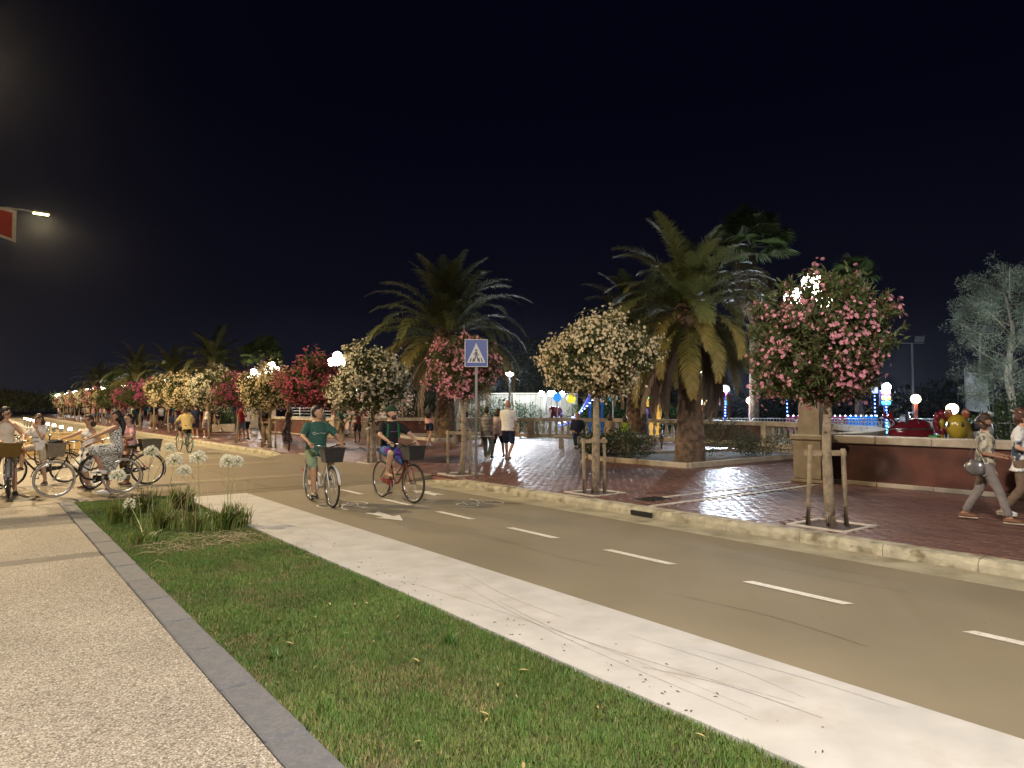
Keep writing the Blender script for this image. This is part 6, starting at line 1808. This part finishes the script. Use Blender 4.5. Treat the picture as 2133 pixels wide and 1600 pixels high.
fig = [[(-.150, -.19), (-.115, -.19), (-.095, -.11), (-.118, -.11)], [(-.085, -.19), (-.05, -.19), (-.042, -.11), (-.07, -.11)], [(.05, -.19), (.085, -.19), (.07, -.11), (.042, -.11)], [(.115, -.19), (.150, -.19), (.118, -.11), (.095, -.11)],
       [(-.02, .03), (.025, .03), (.03, -.06), (-.02, -.06)], [(-.02, -.06), (.005, -.06), (-.03, -.185), (-.055, -.185)], [(.005, -.06), (.03, -.06), (.055, -.185), (.03, -.185)],
       [(.02, .02), (.03, .005), (.07, -.05), (.055, -.06)], [(-.02, .02), (-.015, 0), (-.05, -.05), (-.065, -.04)], [(.022 * math.cos(a), .06 + .026 * math.sin(a)) for a in np.linspace(0, 2 * PI, 10, endpoint=False)]]
plate_poly('walking_figure', fig, -.016, M_signdark)
mb = MB(); mb.box((0, .022, .0), (.10, .04, .05)); mb.box((0, .022, -.2), (.10, .04, .03)); mb.build('clamp', M_galv, p)
# thin post at the far kerb corner
t = thing('signpost', (8.75, 24.2, PZ), 0, 'thin dark post with a small plate seen edge on beside the deep pink oleander', 'sign')
mb = MB(); mb.tube([(0, 0, -.05), (0, 0, 2.75)], .03, 8); mb.build('pole', mat('rusty post', (.10, .06, .045), .7, .2, 10), t, True); mb = MB(); mb.box((0, -.03, 2.45), (.03, .5, .5)); mb.build('plate', M_galv, t)
# low lit bollards along the far strip
for i in range(12):
    y = 29.6 + 4.2 * i
    t = thing('bollard_light', (3.48, y, 0), 0, 'low lit bollard beside the far cycle path, %s from the crossing' % NTH[i], 'bollard', 'lit bollards along the far cycle path')
    mb = MB(); mb.lathe([(.07, -.02), (.07, .56), (.09, .58), (.09, .60)], n=10); mb.build('post', M_galv, t, True)
    mb = MB(); mb.lathe([(.075, .60), (.08, .66), (.07, .72)], n=10); mb.build('lens', glow('bollard lens', (1.0, .78, .50), 42), t, True)
    mb = MB(); mb.lathe([(.095, .72), (.085, .75), (.03, .775)], n=10); mb.build('cap', M_galv, t, True)
# flag on a mast outside the frame, its corner waves into view
t = thing('flag_mast', (-1.25, 17.0, -.05), 0, 'red and white flag corner waving at the upper left edge', 'flag')
mb = MB(); mb.tube([(0, 0, 0), (0, 0, 6.9)], [.05, .03], 10); mb.build('mast', M_bwhite, t, True)
mb = MB(); NX, NZ = 26, 14
for i in range(NX + 1):
    for j in range(NZ + 1):
        a, b = i / NX, j / NZ
        mb.v.append(Vector((.03 + 1.79 * a, .14 * math.sin(5.2 * a + 1.4 * b) * a + .04 * math.sin(13 * a + 4 * b) * a, 5.90 - (.95 - .55 * a) * b - .30 * a * a - .16 * a * b + .05 * math.sin(7 * a + 3 * b))))
for i in range(NX):
    for j in range(NZ):
        q = i * (NZ + 1) + j; mb.mi = 1 if i > 24 or j > 12 or j < 2 else 0; mb.face((q, q + NZ + 1, q + NZ + 2, q + 1))
mb.build('flag_cloth', [cloth('flag red', (.50, .06, .04)), cloth('flag white', (.72, .66, .52))], t, True)
# lit timber screen and parked bicycles at the far left
M_timber = mat('pale timber', (.55, .40, .20), .7, .15, 4, .3, 30)
t = thing('timber_screen', (1.25, 28.0, 0), -.12, 'low pale timber screen behind the talking women', 'screen')
for i in range(5):
    mb = MB(); mb.box((.28 + .46 * i, 0, .40), (.44, .05, .74), bev=.008); mb.build('board', M_timber, t)
    mb = MB(); mb.box((.28 + .46 * i, -.035, .40), (.32, .02, .58), bev=.004); mb.build('inner_panel', mat('amber panel', (.50, .33, .12), .6, .15, 3), t)
mb = MB(); mb.box((1.2, 0, .80), (2.4, .09, .05), bev=.008); mb.build('top_rail', M_timber, t)
bicycle((1.62, 24.6, 0), -.35, 'parked bicycle in front of the timber screen', M_blackp, fender=False)
bicycle((.95, 25.2, 0), -.25, 'second parked bicycle at the left of the timber screen', M_bgrey, fender=True, steer=.3)

# ---- funfair -------------------------------------------------------------
M_wpaint = mat('white enamel', (.62, .63, .66), .4); M_dark = mat('dark steel', (.04, .04, .05), .5, metal=.5)
GL = lambda nm, c, s: glow(nm, c, s)
fair_floor = sheet('fairground', 14.5, 70, -8, 60, .05, mat('fairground asphalt', (.07, .065, .06), .6, .2, 1.0, .3, 60))
fair_floor.location.z = 0.052
def barrier(x, y, rz, w, label):
    t = thing('crowd_barrier', (x, y, .05), rz, label, 'barrier', 'white crowd barriers round the rides')
    mb = MB(); h0, h1 = .22, 1.12
    mb.tube([(-w / 2, 0, 0.02), (-w / 2, 0, h1 - .08), (-w / 2 + .08, 0, h1), (w / 2 - .08, 0, h1), (w / 2, 0, h1 - .08), (w / 2, 0, 0.02)], .02, 6); mb.tube([(-w / 2, 0, h0), (w / 2, 0, h0)], .016, 6); mb.build('frame', M_wpaint, t)
    n_ = int(w / .125)
    bm0 = MB(); bm0.tube([(0, 0, h0), (0, 0, h1)], .0085, 5); me = bm0.mesh('bar', M_wpaint)
    for i in range(1, n_): mkobj('bar', me, t, (-w / 2 + w * i / n_, 0, 0))
    for s_ in (-1, 1): mb = MB(); mb.box((s_ * w * .35, 0, .02), (.05, .5, .03)); mb.build('foot', M_wpaint, t)
bl_ = [(23.9, 11.9), (25.2, 10.4), (25.8, 8.4), (26.0, 6.3)]
for i, (x, y) in enumerate(bl_): barrier(x, y, R([-40, -68, -84, -88][i]), 1.95, 'white crowd barrier behind the toy rides, %s from the curved wall' % NTH[i])
for i in range(6): barrier(26.9 + 1.25 * i, 18.9 - 1.42 * i, R(-48), 1.85, 'white crowd barrier in front of the bumper ride, %s from the palm' % NTH[i])
def led_tower(x, y, label, hue):
    t = thing('light_tower', (x, y, .05), 0, label, 'light tower', 'light towers of the funfair')
    mb = MB(); mb.tube([(0, 0, 0), (0, 0, 2.3)], .07, 8); mb.box((0, 0, .03), (.5, .5, .06)); mb.build('post', mat('blue enamel', (.03, .05, .30), .4), t)
    for k in range(11):
        b = MB(); b.ell((-.045, -.075, .55 + .135 * k), .030, nu=8, nv=6); b.build('bulb', GL('blue bulb', (.10, .22, 1.0), 16) if k > 3 else GL('cyan bulb', (.10, .75, .9), 13), t)
    hx = empty('lamp_box', (0, 0, 2.02), R(-38), t)
    mb = MB(); mb.box((0, 0, 0), (.46, .16, .66), bev=.02); mb.build('housing', mat('blue enamel', (.03, .05, .30), .4), hx)
    for r_, (cn, cc_) in enumerate((('teal disc', (.05, .8, .55)), ('yellow disc', (1.0, .62, .06)), ('red disc', (1.0, .06, .08)))):
        for s_ in (-1, 1): b = MB(); b.lathe([(.085, 0), (.085, .02), (.05, .035)], n=14); o = b.build('disc_light', GL(cn, cc_, 2.4), hx); o.location = (s_ * .11, -.085, -.21 + .21 * r_); o.rotation_euler = (PI / 2, 0, 0)
    b = MB(); b.box((0, 0, 2.47), (.34, .16, .22), bev=.02); b.build('flood_housing', M_dark, t)
    b = MB(); b.ell((-.08, -.12, 2.50), (.21, .14, .16), nu=12, nv=8); b.build('flood_lens', GL('flood lens', FAIR_C, 800), t)
    return t
tw1 = led_tower(28.1, 20.0, 'blue light tower with a white flood right of the big palm trunk', 0)
tw2 = led_tower(31.0, 13.95, 'blue light tower with a white flood right of the pink oleander', 0)
def candy(x, y, h, label, c):
    t = thing('globe_pole', (x, y, .05), 0, label, 'lamp', 'striped globe poles of the funfair')
    mb = MB(); mb.tube([(0, 0, 0), (0, 0, h)], .07, 10); mb.build('pole', mat('candy red', (.45, .10, .09), .4), t, True)
    for k in range(8): b = MB(); b.ring((0, 0, .45 + (h - .55) * k / 8), .072, .014, (0, 0, 1), 12, 5); b.build('light_ring', GL('candy ' + c, (1.0, .16, .12) if c == 'red' else (1.0, .45, .08), 3.2), t)
    b = MB(); b.ell((0, 0, h + .15), .17, nu=14, nv=10); b.build('globe', GL('warm globe', (1.0, .72, .38), 16), t, True)
candy(28.15, 21.25, 1.75, 'striped globe pole just right of the big palm trunk', 'red'); candy(29.95, 19.85, 1.8, 'striped globe pole between the palm and the pink oleander', 'red'); candy(27.8, 11.4, 1.78, 'red striped globe pole behind the crowd barriers', 'red'); candy(24.45, 8.95, 1.42, 'amber globe pole above the yellow toy', 'amber')
# bumper ride with a lit canopy front
t = thing('fair_ride', (34.9, 18.6, .05), R(-40), 'blue bumper ride with coloured lights behind the curved wall', 'fair ride')
M_rideblue = mat('ride blue', (.02, .20, .62), .35, .08, 3)
mb = MB(); mb.box((0, 2.0, .15), (4.6, 4.0, .3), bev=.03); mb.build('platform', M_dark, t)
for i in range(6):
    mb = MB(); mb.box((-1.9 + .76 * i, -.55, .75), (.74, .08, .85), bev=.02); mb.build('side_panel', glow('glowing ride panel', (.01, .22, .85), .42) if i % 3 else mat('ride pink', (.55, .10, .30), .4), t)  # blue panels emit a little, standing in for ride lights falling on them
for i in range(18): b = MB(); b.ell((-2.2 + .26 * i, -.60, 1.19), .035, nu=8, nv=6); b.build('bulb', GL('ride bulb', (.9, .9, 1.0), 5), t)
for s_ in (-2.2, 0.0, 2.2):
    mb = MB(); mb.tube([(s_, -.4, .3), (s_, -.4, 2.7)], .06, 8); mb.build('post', M_dark, t)
    for k in range(10): b = MB(); b.ell((s_, -.47, .6 + .2 * k), .03, nu=8, nv=6); b.build('bulb', GL('blue bulb', (.10, .22, 1.0), 16), t)
mb = MB(); mb.box((0, 1.4, 2.75), (4.8, 4.0, .14), bev=.03); mb.build('canopy', M_dark, t)
for i, cc_ in enumerate(((.9, .9, 1.0), (1.0, .25, .05), (.2, .5, 1.0), (1.0, .6, .1), (.9, .2, .5), (.3, .9, .6), (1.0, .5, .1), (.5, .6, 1.0))):
    mb = MB(); mb.box((-2.0 + .57 * i, -.68, 2.50), (.54, .05, .36), bev=.02); mb.build('light_panel', GL('light panel %d' % i, cc_, .7), t)
for i in range(5): mb = MB(); mb.box((1.2 + .28 * i, -1.3, .3 + .2 * i), (.26, .7, .04)); mb.build('step', M_wpaint, t)
for s_ in (1.1, 2.4): mb = MB(); mb.tube([(s_, -1.65, .1), (s_, -1.6, 1.3), (s_ + .6, -1.2, 1.6)], .025, 6); mb.build('stair_rail', mat('gold paint', (.5, .33, .08), .3, metal=.7), t)
# toy rides beyond the wall
M_toyred = mat('glossy toy red', (.20, .010, .02), .15, coat=.6); M_toyyel = mat('glossy toy yellow', (.42, .30, .03), .15, coat=.6); M_toybr = mat('glossy toy brown', (.25, .07, .02), .2, coat=.5)
t = thing('toy_car_ride', (20.5, 8.55, .05), R(-42), 'glossy dark red toy car ride behind the right wall', 'toy ride')
t.scale = (.78, .78, 1.12)
mb = MB(); mb.box((0, 0, .22), (1.3, .8, .44), bev=.05); mb.build('stand', mat('toy stand', (.15, .05, .2), .4), t)
mb = MB(); mb.ell((0, 0, .82), (.78, .40, .34), nu=22, nv=14, fn=lambda p: (p.x, p.y, p.z * (1 + .25 * p.x) if p.z > 0 else p.z * .9)); mb.build('body', M_toyred, t, True)
for sx in (-.42, .42):
    for sy in (-1, 1): mb = MB(); mb.ring((sx, sy * .40, .60), .13, .05, (0, 1, 0), 16, 8); w_ = mb.build('wheel', M_toyred, t, True)
mb = MB(); mb.tube([(.15, -.28, 1.05), (.05, -.26, 1.32), (.05, .26, 1.32), (.15, .28, 1.05)], .02, 6); mb.build('windscreen_frame', M_chrome, t)
mb = MB(); mb.box((-.22, 0, 1.10), (.12, .50, .34), bev=.05); mb.build('seat_back', M_dark, t)
mb = MB(); mb.tube([(.80 * math.cos(a), .42 * math.sin(a), .92) for a in np.linspace(0, 2 * PI, 28, endpoint=False)], .022, 6, closed=True); mb.build('chrome_trim', M_chrome, t, True)
for sy in (-1, 1): mb = MB(); mb.ell((.66, sy * .20, 1.02), (.09, .07, .09)); mb.build('headlight', M_wpaint, t, True)
for sy in (-1, 1): mb = MB(); mb.tube([(-.55, sy * .18, 1.05), (-.82, sy * .20, 1.28)], [.05, .10], 10); mb.build('tail_fin', M_toyred, t, True)
t = thing('toy_animal_ride', (19.95, 7.15, .05), R(100), 'glossy yellow round-eared toy animal ride behind the right wall', 'toy ride')
t.scale = (.78, .78, 1.12)
mb = MB(); mb.box((0, 0, .25), (.7, 1.0, .5), bev=.05); mb.build('stand', mat('toy stand', (.15, .05, .2), .4), t)
mb = MB(); mb.ell((0, -.25, .86), (.34, .50, .36), nu=18, nv=12); mb.ell((0, .34, 1.00), (.32, .30, .30), nu=18, nv=12); mb.build('body', M_toyyel, t, True)
for s_ in (-1, 1):
    mb = MB(); mb.ell((s_ * .24, .30, 1.30), (.12, .05, .12)); mb.build('ear', M_toybr, t, True); mb = MB(); mb.ell((s_ * .18, .57, 1.06), (.05, .03, .06)); mb.build('eye', M_blackp, t, True); mb = MB(); mb.ell((s_ * .24, .0, .62), (.10, .16, .10)); mb.build('paw', M_wpaint, t, True)
t = thing('toy_bird_ride', (20.3, 6.75, .05), R(-70), 'small red and white toy ride right of the yellow toy', 'toy ride')
t.scale = (.78, .78, 1.12)
mb = MB(); mb.box((0, 0, .3), (.6, .6, .6), bev=.05); mb.build('stand', M_toyred, t); mb = MB(); mb.ell((0, 0, .92), (.30, .26, .32)); mb.tube([(.1, 0, 1.1), (.22, 0, 1.3), (.32, 0, 1.28)], [.12, .09, .05], 10); mb.build('body', M_wpaint, t, True); mb = MB(); mb.ell((-.12, 0, 1.0), (.22, .28, .16)); mb.build('saddle', M_dark, t, True)
t = thing('flower_toy', (20.45, 7.75, .05), 0, 'red petalled toy flower between the toy car and yellow toy', 'toy ride')
t.scale = (.78, .78, 1.12)
mb = MB(); mb.tube([(0, 0, 0), (0, 0, 1.0)], .10, 8); mb.build('stem', M_toyyel, t)
for k in range(8): a = k * PI / 4; mb = MB(); mb.ell((.20 * math.cos(a) * .8, -.20 * math.cos(a) * .6, 1.08 + .20 * math.sin(a)), (.12, .10, .12)); mb.build('petal', M_toyred, t, True)
mb = MB(); mb.ell((0, 0, 1.08), .12); mb.build('heart', M_toyyel, t, True)
tag(MB().box((19.65, 7.62, .5), (.22, .22, .9), bev=.02).build('gift_box', mat('green box', (.05, .25, .07), .4, .2, 6)), 'green block standing before the red toy flower', 'box')
# balloons of the roundabout and lamps above it
def twin_lamp(x, y, h, label):
    t = thing('twin_lamp', (x, y, .05), 0, label, 'lamp', 'twin globe lamps of the playground')
    mb = MB(); mb.tube([(0, 0, 0), (0, 0, h)], .05, 8); mb.box((0, 0, h), (.6, .05, .05), rot=Matrix.Rotation(R(-37), 3, 'Z')); mb.build('post', M_wpaint, t)
    for s_ in (-1, 1): b = MB(); b.ell((s_ * .26 * .8, -s_ * .26 * .6, h + .12), .15, nu=12, nv=8); b.build('globe', GL('cool globe', (.86, .95, 1.0), 90), t, True)
twin_lamp(27.2, 32.0, 2.32, 'twin white lamp left of the blue ball'); twin_lamp(28.0, 31.8, 2.32, 'twin white lamp behind the blue ball')
for (x, y, z, nm, c, lb) in ((26.2, 29.8, 2.2, 'blue ball', (.03, .25, .75), 'blue ball on a white pole above the playground'), (26.9, 29.4, 2.1, 'yellow ball', (.70, .62, .05), 'yellow ball hanging above the playground'), (28.0, 27.2, 2.2, 'cyan ball', (.03, .45, .65), 'cyan ball on a pole under the cream oleander')):
    t = thing('ball_pole', (x, y, .05), 0, lb, 'ball'); mb = MB(); mb.tube([(0, 0, 0), (0, 0, z)], .035, 8); mb.build('pole', M_wpaint, t); mb = MB(); mb.ell((0, 0, z), .26, nu=16, nv=12); mb.build('ball', glow(nm, c, .9), t, True)
# dragon-like lit climbing frame in blue light chains
t = thing('lit_slide', (28.3, 29.6, .05), R(-37), 'blue lit slide with strings of bulbs behind the cream oleander', 'slide')
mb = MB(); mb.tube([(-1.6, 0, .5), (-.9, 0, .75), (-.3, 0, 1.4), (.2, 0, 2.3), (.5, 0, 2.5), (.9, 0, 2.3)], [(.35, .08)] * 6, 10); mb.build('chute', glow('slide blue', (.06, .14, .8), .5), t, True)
for s_ in (-1, 1):
    for k in range(16): q = k / 15; x = -1.6 + 2.4 * q; z = .6 + 1.9 * q ** 1.6; b = MB(); b.ell((x, s_ * .36, z + .1), .035, nu=8, nv=6); b.build('bulb', GL('chain bulb', (.45, .5, 1.0), 7), t)
for x in (.2, .9): mb = MB(); mb.tube([(x, -.3, 0), (x, -.3, 2.6)], .05, 8); mb.tube([(x, .3, 0), (x, .3, 2.6)], .05, 8); mb.build('legs', M_rideblue, t)
for (x, y, lb, c1, c2n) in ((26.5, 30.2, 'red and white toy elephant on the roundabout', M_toyred, M_wpaint), (29.8, 26.6, 'purple toy mushroom on the roundabout', mat('toy purple', (.22, .10, .55), .25, coat=.5), M_wpaint)):
    t = thing('roundabout_toy', (x, y, .05), R(20), lb, 'toy ride'); mb = MB(); mb.tube([(0, 0, 0), (0, 0, 1.3)], .05, 8); mb.build('pole', M_wpaint, t); mb = MB(); mb.ell((0, 0, 1.35), (.48, .30, .30)); mb.ell((-.48, 0, 1.45), (.24, .22, .24)); mb.build('body', c1, t, True); mb = MB(); mb.tube([(-.68, 0, 1.45), (-.80, 0, 1.25), (-.78, 0, 1.08)], [.08, .06, .05], 8); mb.build('trunk', c2n, t, True)
    for s_ in (-.3, .3): mb = MB(); mb.capsule((s_, -.15, 1.2), (s_, -.15, .98), .08, .07); mb.capsule((s_, .15, 1.2), (s_, .15, .98), .08, .07); mb.build('legs', c1, t, True)
t = thing('yellow_booth', (30.4, 27.0, .05), R(-40), 'yellow lit booth with green fairy lights left of the big palm', 'booth')
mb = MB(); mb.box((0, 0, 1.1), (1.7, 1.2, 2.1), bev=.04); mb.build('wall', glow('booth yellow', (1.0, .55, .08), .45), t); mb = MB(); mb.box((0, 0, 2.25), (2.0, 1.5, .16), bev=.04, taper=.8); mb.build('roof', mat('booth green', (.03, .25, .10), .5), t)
mb = MB(); mb.box((0, -.62, 1.3), (1.0, .05, .7)); mb.build('hatch', M_dark, t)
for k in range(10): b = MB(); b.ell((-.95 + .21 * k, -.76, 2.16), .04, nu=8, nv=6); b.build('bulb', GL('green bulb', (.1, .9, .4), 6), t)
# flood lamps
def beam(parent, loc, target, w, c, size=64, soft=.15):
    ld = bpy.data.lights.new('flood_light', 'SPOT'); ld.spot_size = R(size); ld.spot_blend = .5; ld.shadow_soft_size = soft; ld.energy = w; ld.color = c
    lo = bpy.data.objects.new('flood_light', ld); col.objects.link(lo); lo.parent = parent; lo.location = loc
    d = Vector(target) - (parent.location + Vector(loc)); lo.rotation_euler = d.to_track_quat('-Z', 'Y').to_euler()
def flood(x, y, h, label, s, w=0., c=FAIR_C, target=(10, 12, 0)):
    t = thing('flood_lamp', (x, y, 0), 0, label, 'lamp'); mb = MB(); mb.tube([(0, 0, 0), (0, 0, h)], [.07, .05], 8); mb.build('mast', M_dark, t)
    b = MB(); b.box((0, 0, h + .06), (.5, .34, .12), rot=Matrix.Rotation(R(-37), 3, 'Z'), bev=.02); b.build('housing', M_dark, t)
    b = MB(); b.ell((-.14, -.20, h + .02), (.24, .20, .12), nu=14, nv=8); b.build('lens', GL('flood %s' % label[:12], c, s), t, True)
    if w: beam(t, (-.36, -.48, h + .02), target, w, c)
tw3 = led_tower(30.6, 4.8, 'added blue light tower, unseen beyond the right edge, lighting the tamarisk', 0); beam(tw3, (.2, .25, 2.5), (36.6, 10.9, 5.5), 2600, FAIR_C)  # unseen tower added so that its beam brightens the tamarisk
beam(tw1, (-.22, -.26, 2.5), (12, 9, -2), 1500, FAIR_C); beam(tw2, (-.25, -.24, 2.5), (12, 6, -2), 1000, FAIR_C)
flood(26.6, 34.8, 3.72, 'white flood lamp shining beside the dark leafy tree', 480, 2600, c=(.86, .93, 1.0), target=(11, 15, -3))
flood(33.0, 25.0, 3.6, 'white flood lamp half hidden by the hanging palm fronds', 480, 1500, target=(14, 9, -2))
def mast(x, y, h, label, two):
    t = thing('sports_mast', (x, y, 0), R(-37), label, 'mast', 'unlit floodlight masts'); mb = MB(); mb.tube([(0, 0, 0), (0, 0, h)], [.09, .06], 8); mb.box((0, 0, h), (1.5, .08, .06)); mb.build('pole', M_galv, t)
    for s_ in ((-.5, .5) if two else (.5,)): b = MB(); b.box((s_, 0, h + .28), (.55, .14, .40), rot=Matrix.Rotation(.4, 3, 'X')); b.build('lamp_box', M_galv, t)
mast(47.9, 19.8, 5.8, 'unlit sports mast with one lamp at the right', False); mast(45.6, 15.2, 5.9, 'unlit sports mast with two lamps beside the tamarisk', True)
for i, (x, y, h, a) in enumerate(((50, 18.0, 4.9, .05), (46.5, 20.6, 3.6, -.06), (50.5, 16.2, 3.9, .02))):
    mb = MB(); mb.tube([(0, 0, 0), (a * h, 0, h)], .06, 8); tag(mb.build('bare_pole', M_galv, None, True, (x, y, 0)), '%s bare pole standing in the dark at the right' % ['tallest', 'shortest', 'middle'][i], 'pole')
t = thing('banner', (43.4, 14.6, 0), R(-37), 'white hanging banner below the two-lamp mast', 'banner'); mb = MB(); mb.tube([(-.7, 0, 0), (-.7, 0, 3.8)], .04, 8); mb.build('pole', M_galv, t); mb = MB()
for i in range(9):
    for j in range(13): mb.v.append(Vector((-.66 + 1.25 * i / 8, .06 * math.sin(i * .9 + j * .3), 3.6 - 2.1 * j / 12 - .16 * i / 8)))
for i in range(8):
    for j in range(12): q = i * 13 + j; mb.face((q, q + 13, q + 14, q + 1))
mb.build('cloth', C_white, t, True)
# pink building and slatted screen behind the balustrade
t = thing('pink_kiosk', (22.6, 45.0, 0), R(-37.6), 'pale pink striped kiosk behind the ivory oleander', 'kiosk')
M_pinkw = mat('pink wall', (.62, .30, .29), .7, .08, 2); M_pinkl = mat('pale pink wall', (.70, .50, .47), .7, .08, 2)
for i in range(11): mb = MB(); mb.box((-2.3 + .46 * i, 0, 1.45), (.455, .14 + .02 * (i % 2), 2.9)); mb.build('wall_board', M_pinkw if i % 2 else M_pinkl, t)
mb = MB(); mb.box((0, -.2, 2.98), (5.3, 1.0, .14), bev=.02); mb.build('roof', M_wpaint, t); mb = MB(); mb.box((.8, -.10, 1.0), (.9, .05, 1.9)); mb.build('door', M_wpaint, t)
b = MB(); b.box((0, -.55, 2.86), (3.6, .10, .08)); b.build('strip_light', GL('kiosk strip', (1.0, .90, .82), 22), t)
t = thing('slatted_screen', (27.6, 35.6, 0), R(-37.6), 'pale boarded screen lit from above behind the three walkers', 'screen')
for i in range(24): mb = MB(); mb.box((-3.9 + .34 * i, 0, 1.25), (.325, .05, 2.45), bev=.006); mb.build('board', mat('screen board', (.40, .38, .33), .7, .12, 3, objrand=.15), t)
for i in range(5): mb = MB(); mb.box((-3.9 + 1.95 * i, -.06, 1.28), (.09, .07, 2.55)); mb.build('post', mat('screen post', (.62, .56, .42), .6), t)
mb = MB(); mb.box((0, -.05, 2.55), (8.1, .12, .08)); mb.build('top_rail', mat('screen post', (.62, .56, .42), .6), t)
# white rail terrace behind the far wall
t = thing('terrace_rail', (16.6, 40.0, PZ), R(8), 'white tubular railing behind the short red wall', 'railing')
for k in range(4): mb = MB(); mb.tube([(-.2, -3, .95 + .18 * k), (-.2, 4, .95 + .18 * k)], .02, 6); mb.build('rail', M_wpaint, t)
for k in range(6): mb = MB(); mb.tube([(-.2, -3 + 1.4 * k, 0), (-.2, -3 + 1.4 * k, 1.55)], .03, 6); mb.build('post', M_wpaint, t)
# clipped hedge and planter wall farther left
t = thing('long_hedge', (12.6, 47.5, PZ), R(-10), 'long clipped hedge behind the standing people', 'hedge')
leaf_cloud('foliage', [(0, -2 + 1.0 * i, .95, .7, .8, .8) for i in range(6)], 5200, .17, (.04, .075, .03), 55, parent=t)
mb = MB(); mb.box((0, .5, .25), (1.3, 6.2, .5), bev=.03); mb.build('planter', M_stone, t)
# dark belt of trees behind the funfair
for i, (x, y, s) in enumerate(((52, 30, 1.3), (44, 38, 1.2), (38, 48, 1.2), (60, 22, 1.2), (33, 58, 1.1), (64, 12, 1.2), (29, 66, 1.0), (56, 4, 1.1))):
    shrub('dark_tree', x, y, [(0, 0, 1.6 * s, 2.6 * s, 2.6 * s, 1.6 * s), (1.5 * s, -1.6 * s, 1.3 * s, 2.2 * s, 2.2 * s, 1.3 * s), (-1.6 * s, 1.5 * s, 1.4 * s, 2.2 * s, 2.2 * s, 1.4 * s)], 2400, .42, (.03, .045, .025), 90 + i, 'dark bushy tree in the belt behind the funfair, %s from the far end' % NTH[7 - i], zb=0, cat='tree')

# lit trees closing the view at the far end of the promenade
for i, (x, y) in enumerate(((2.5, 150), (6.5, 175), (-3, 165), (13, 190), (20, 175), (-8, 140))):
    shrub('far_tree', x, y, [(0, 0, 3.0, 3.4, 3.4, 2.2), (2.4, 1.0, 2.6, 2.8, 2.8, 1.8), (-2.4, -.8, 2.7, 2.8, 2.8, 1.9)], 1500, .7, (.12, .13, .04), 190 + i, 'pale green tree at the far end of the promenade, %s of its group' % NTH[i], zb=0, cat='tree')

# ================================================================== NIGHT HAZE (added to give lamp halos in place of lens glow)
mb = MB(); mb.box((50, 130, 5.7), (410, 390, 14.0))
hz = mb.build('haze', []); tag(hz, 'thin added haze giving lamp halos in place of lens glow', 'haze', kind='stuff')
m = bpy.data.materials.new('haze air'); m.use_nodes = True; n = m.node_tree.nodes; n.clear()
out = n.new('ShaderNodeOutputMaterial'); pv = n.new('ShaderNodeVolumePrincipled'); pv.inputs['Color'].default_value = (.95, .97, 1, 1); pv.inputs['Density'].default_value = .00007; pv.inputs['Anisotropy'].default_value = .9
m.node_tree.links.new(pv.outputs[0], out.inputs['Volume']); hz.data.materials.append(m)
scene.cycles.volume_bounces = 0
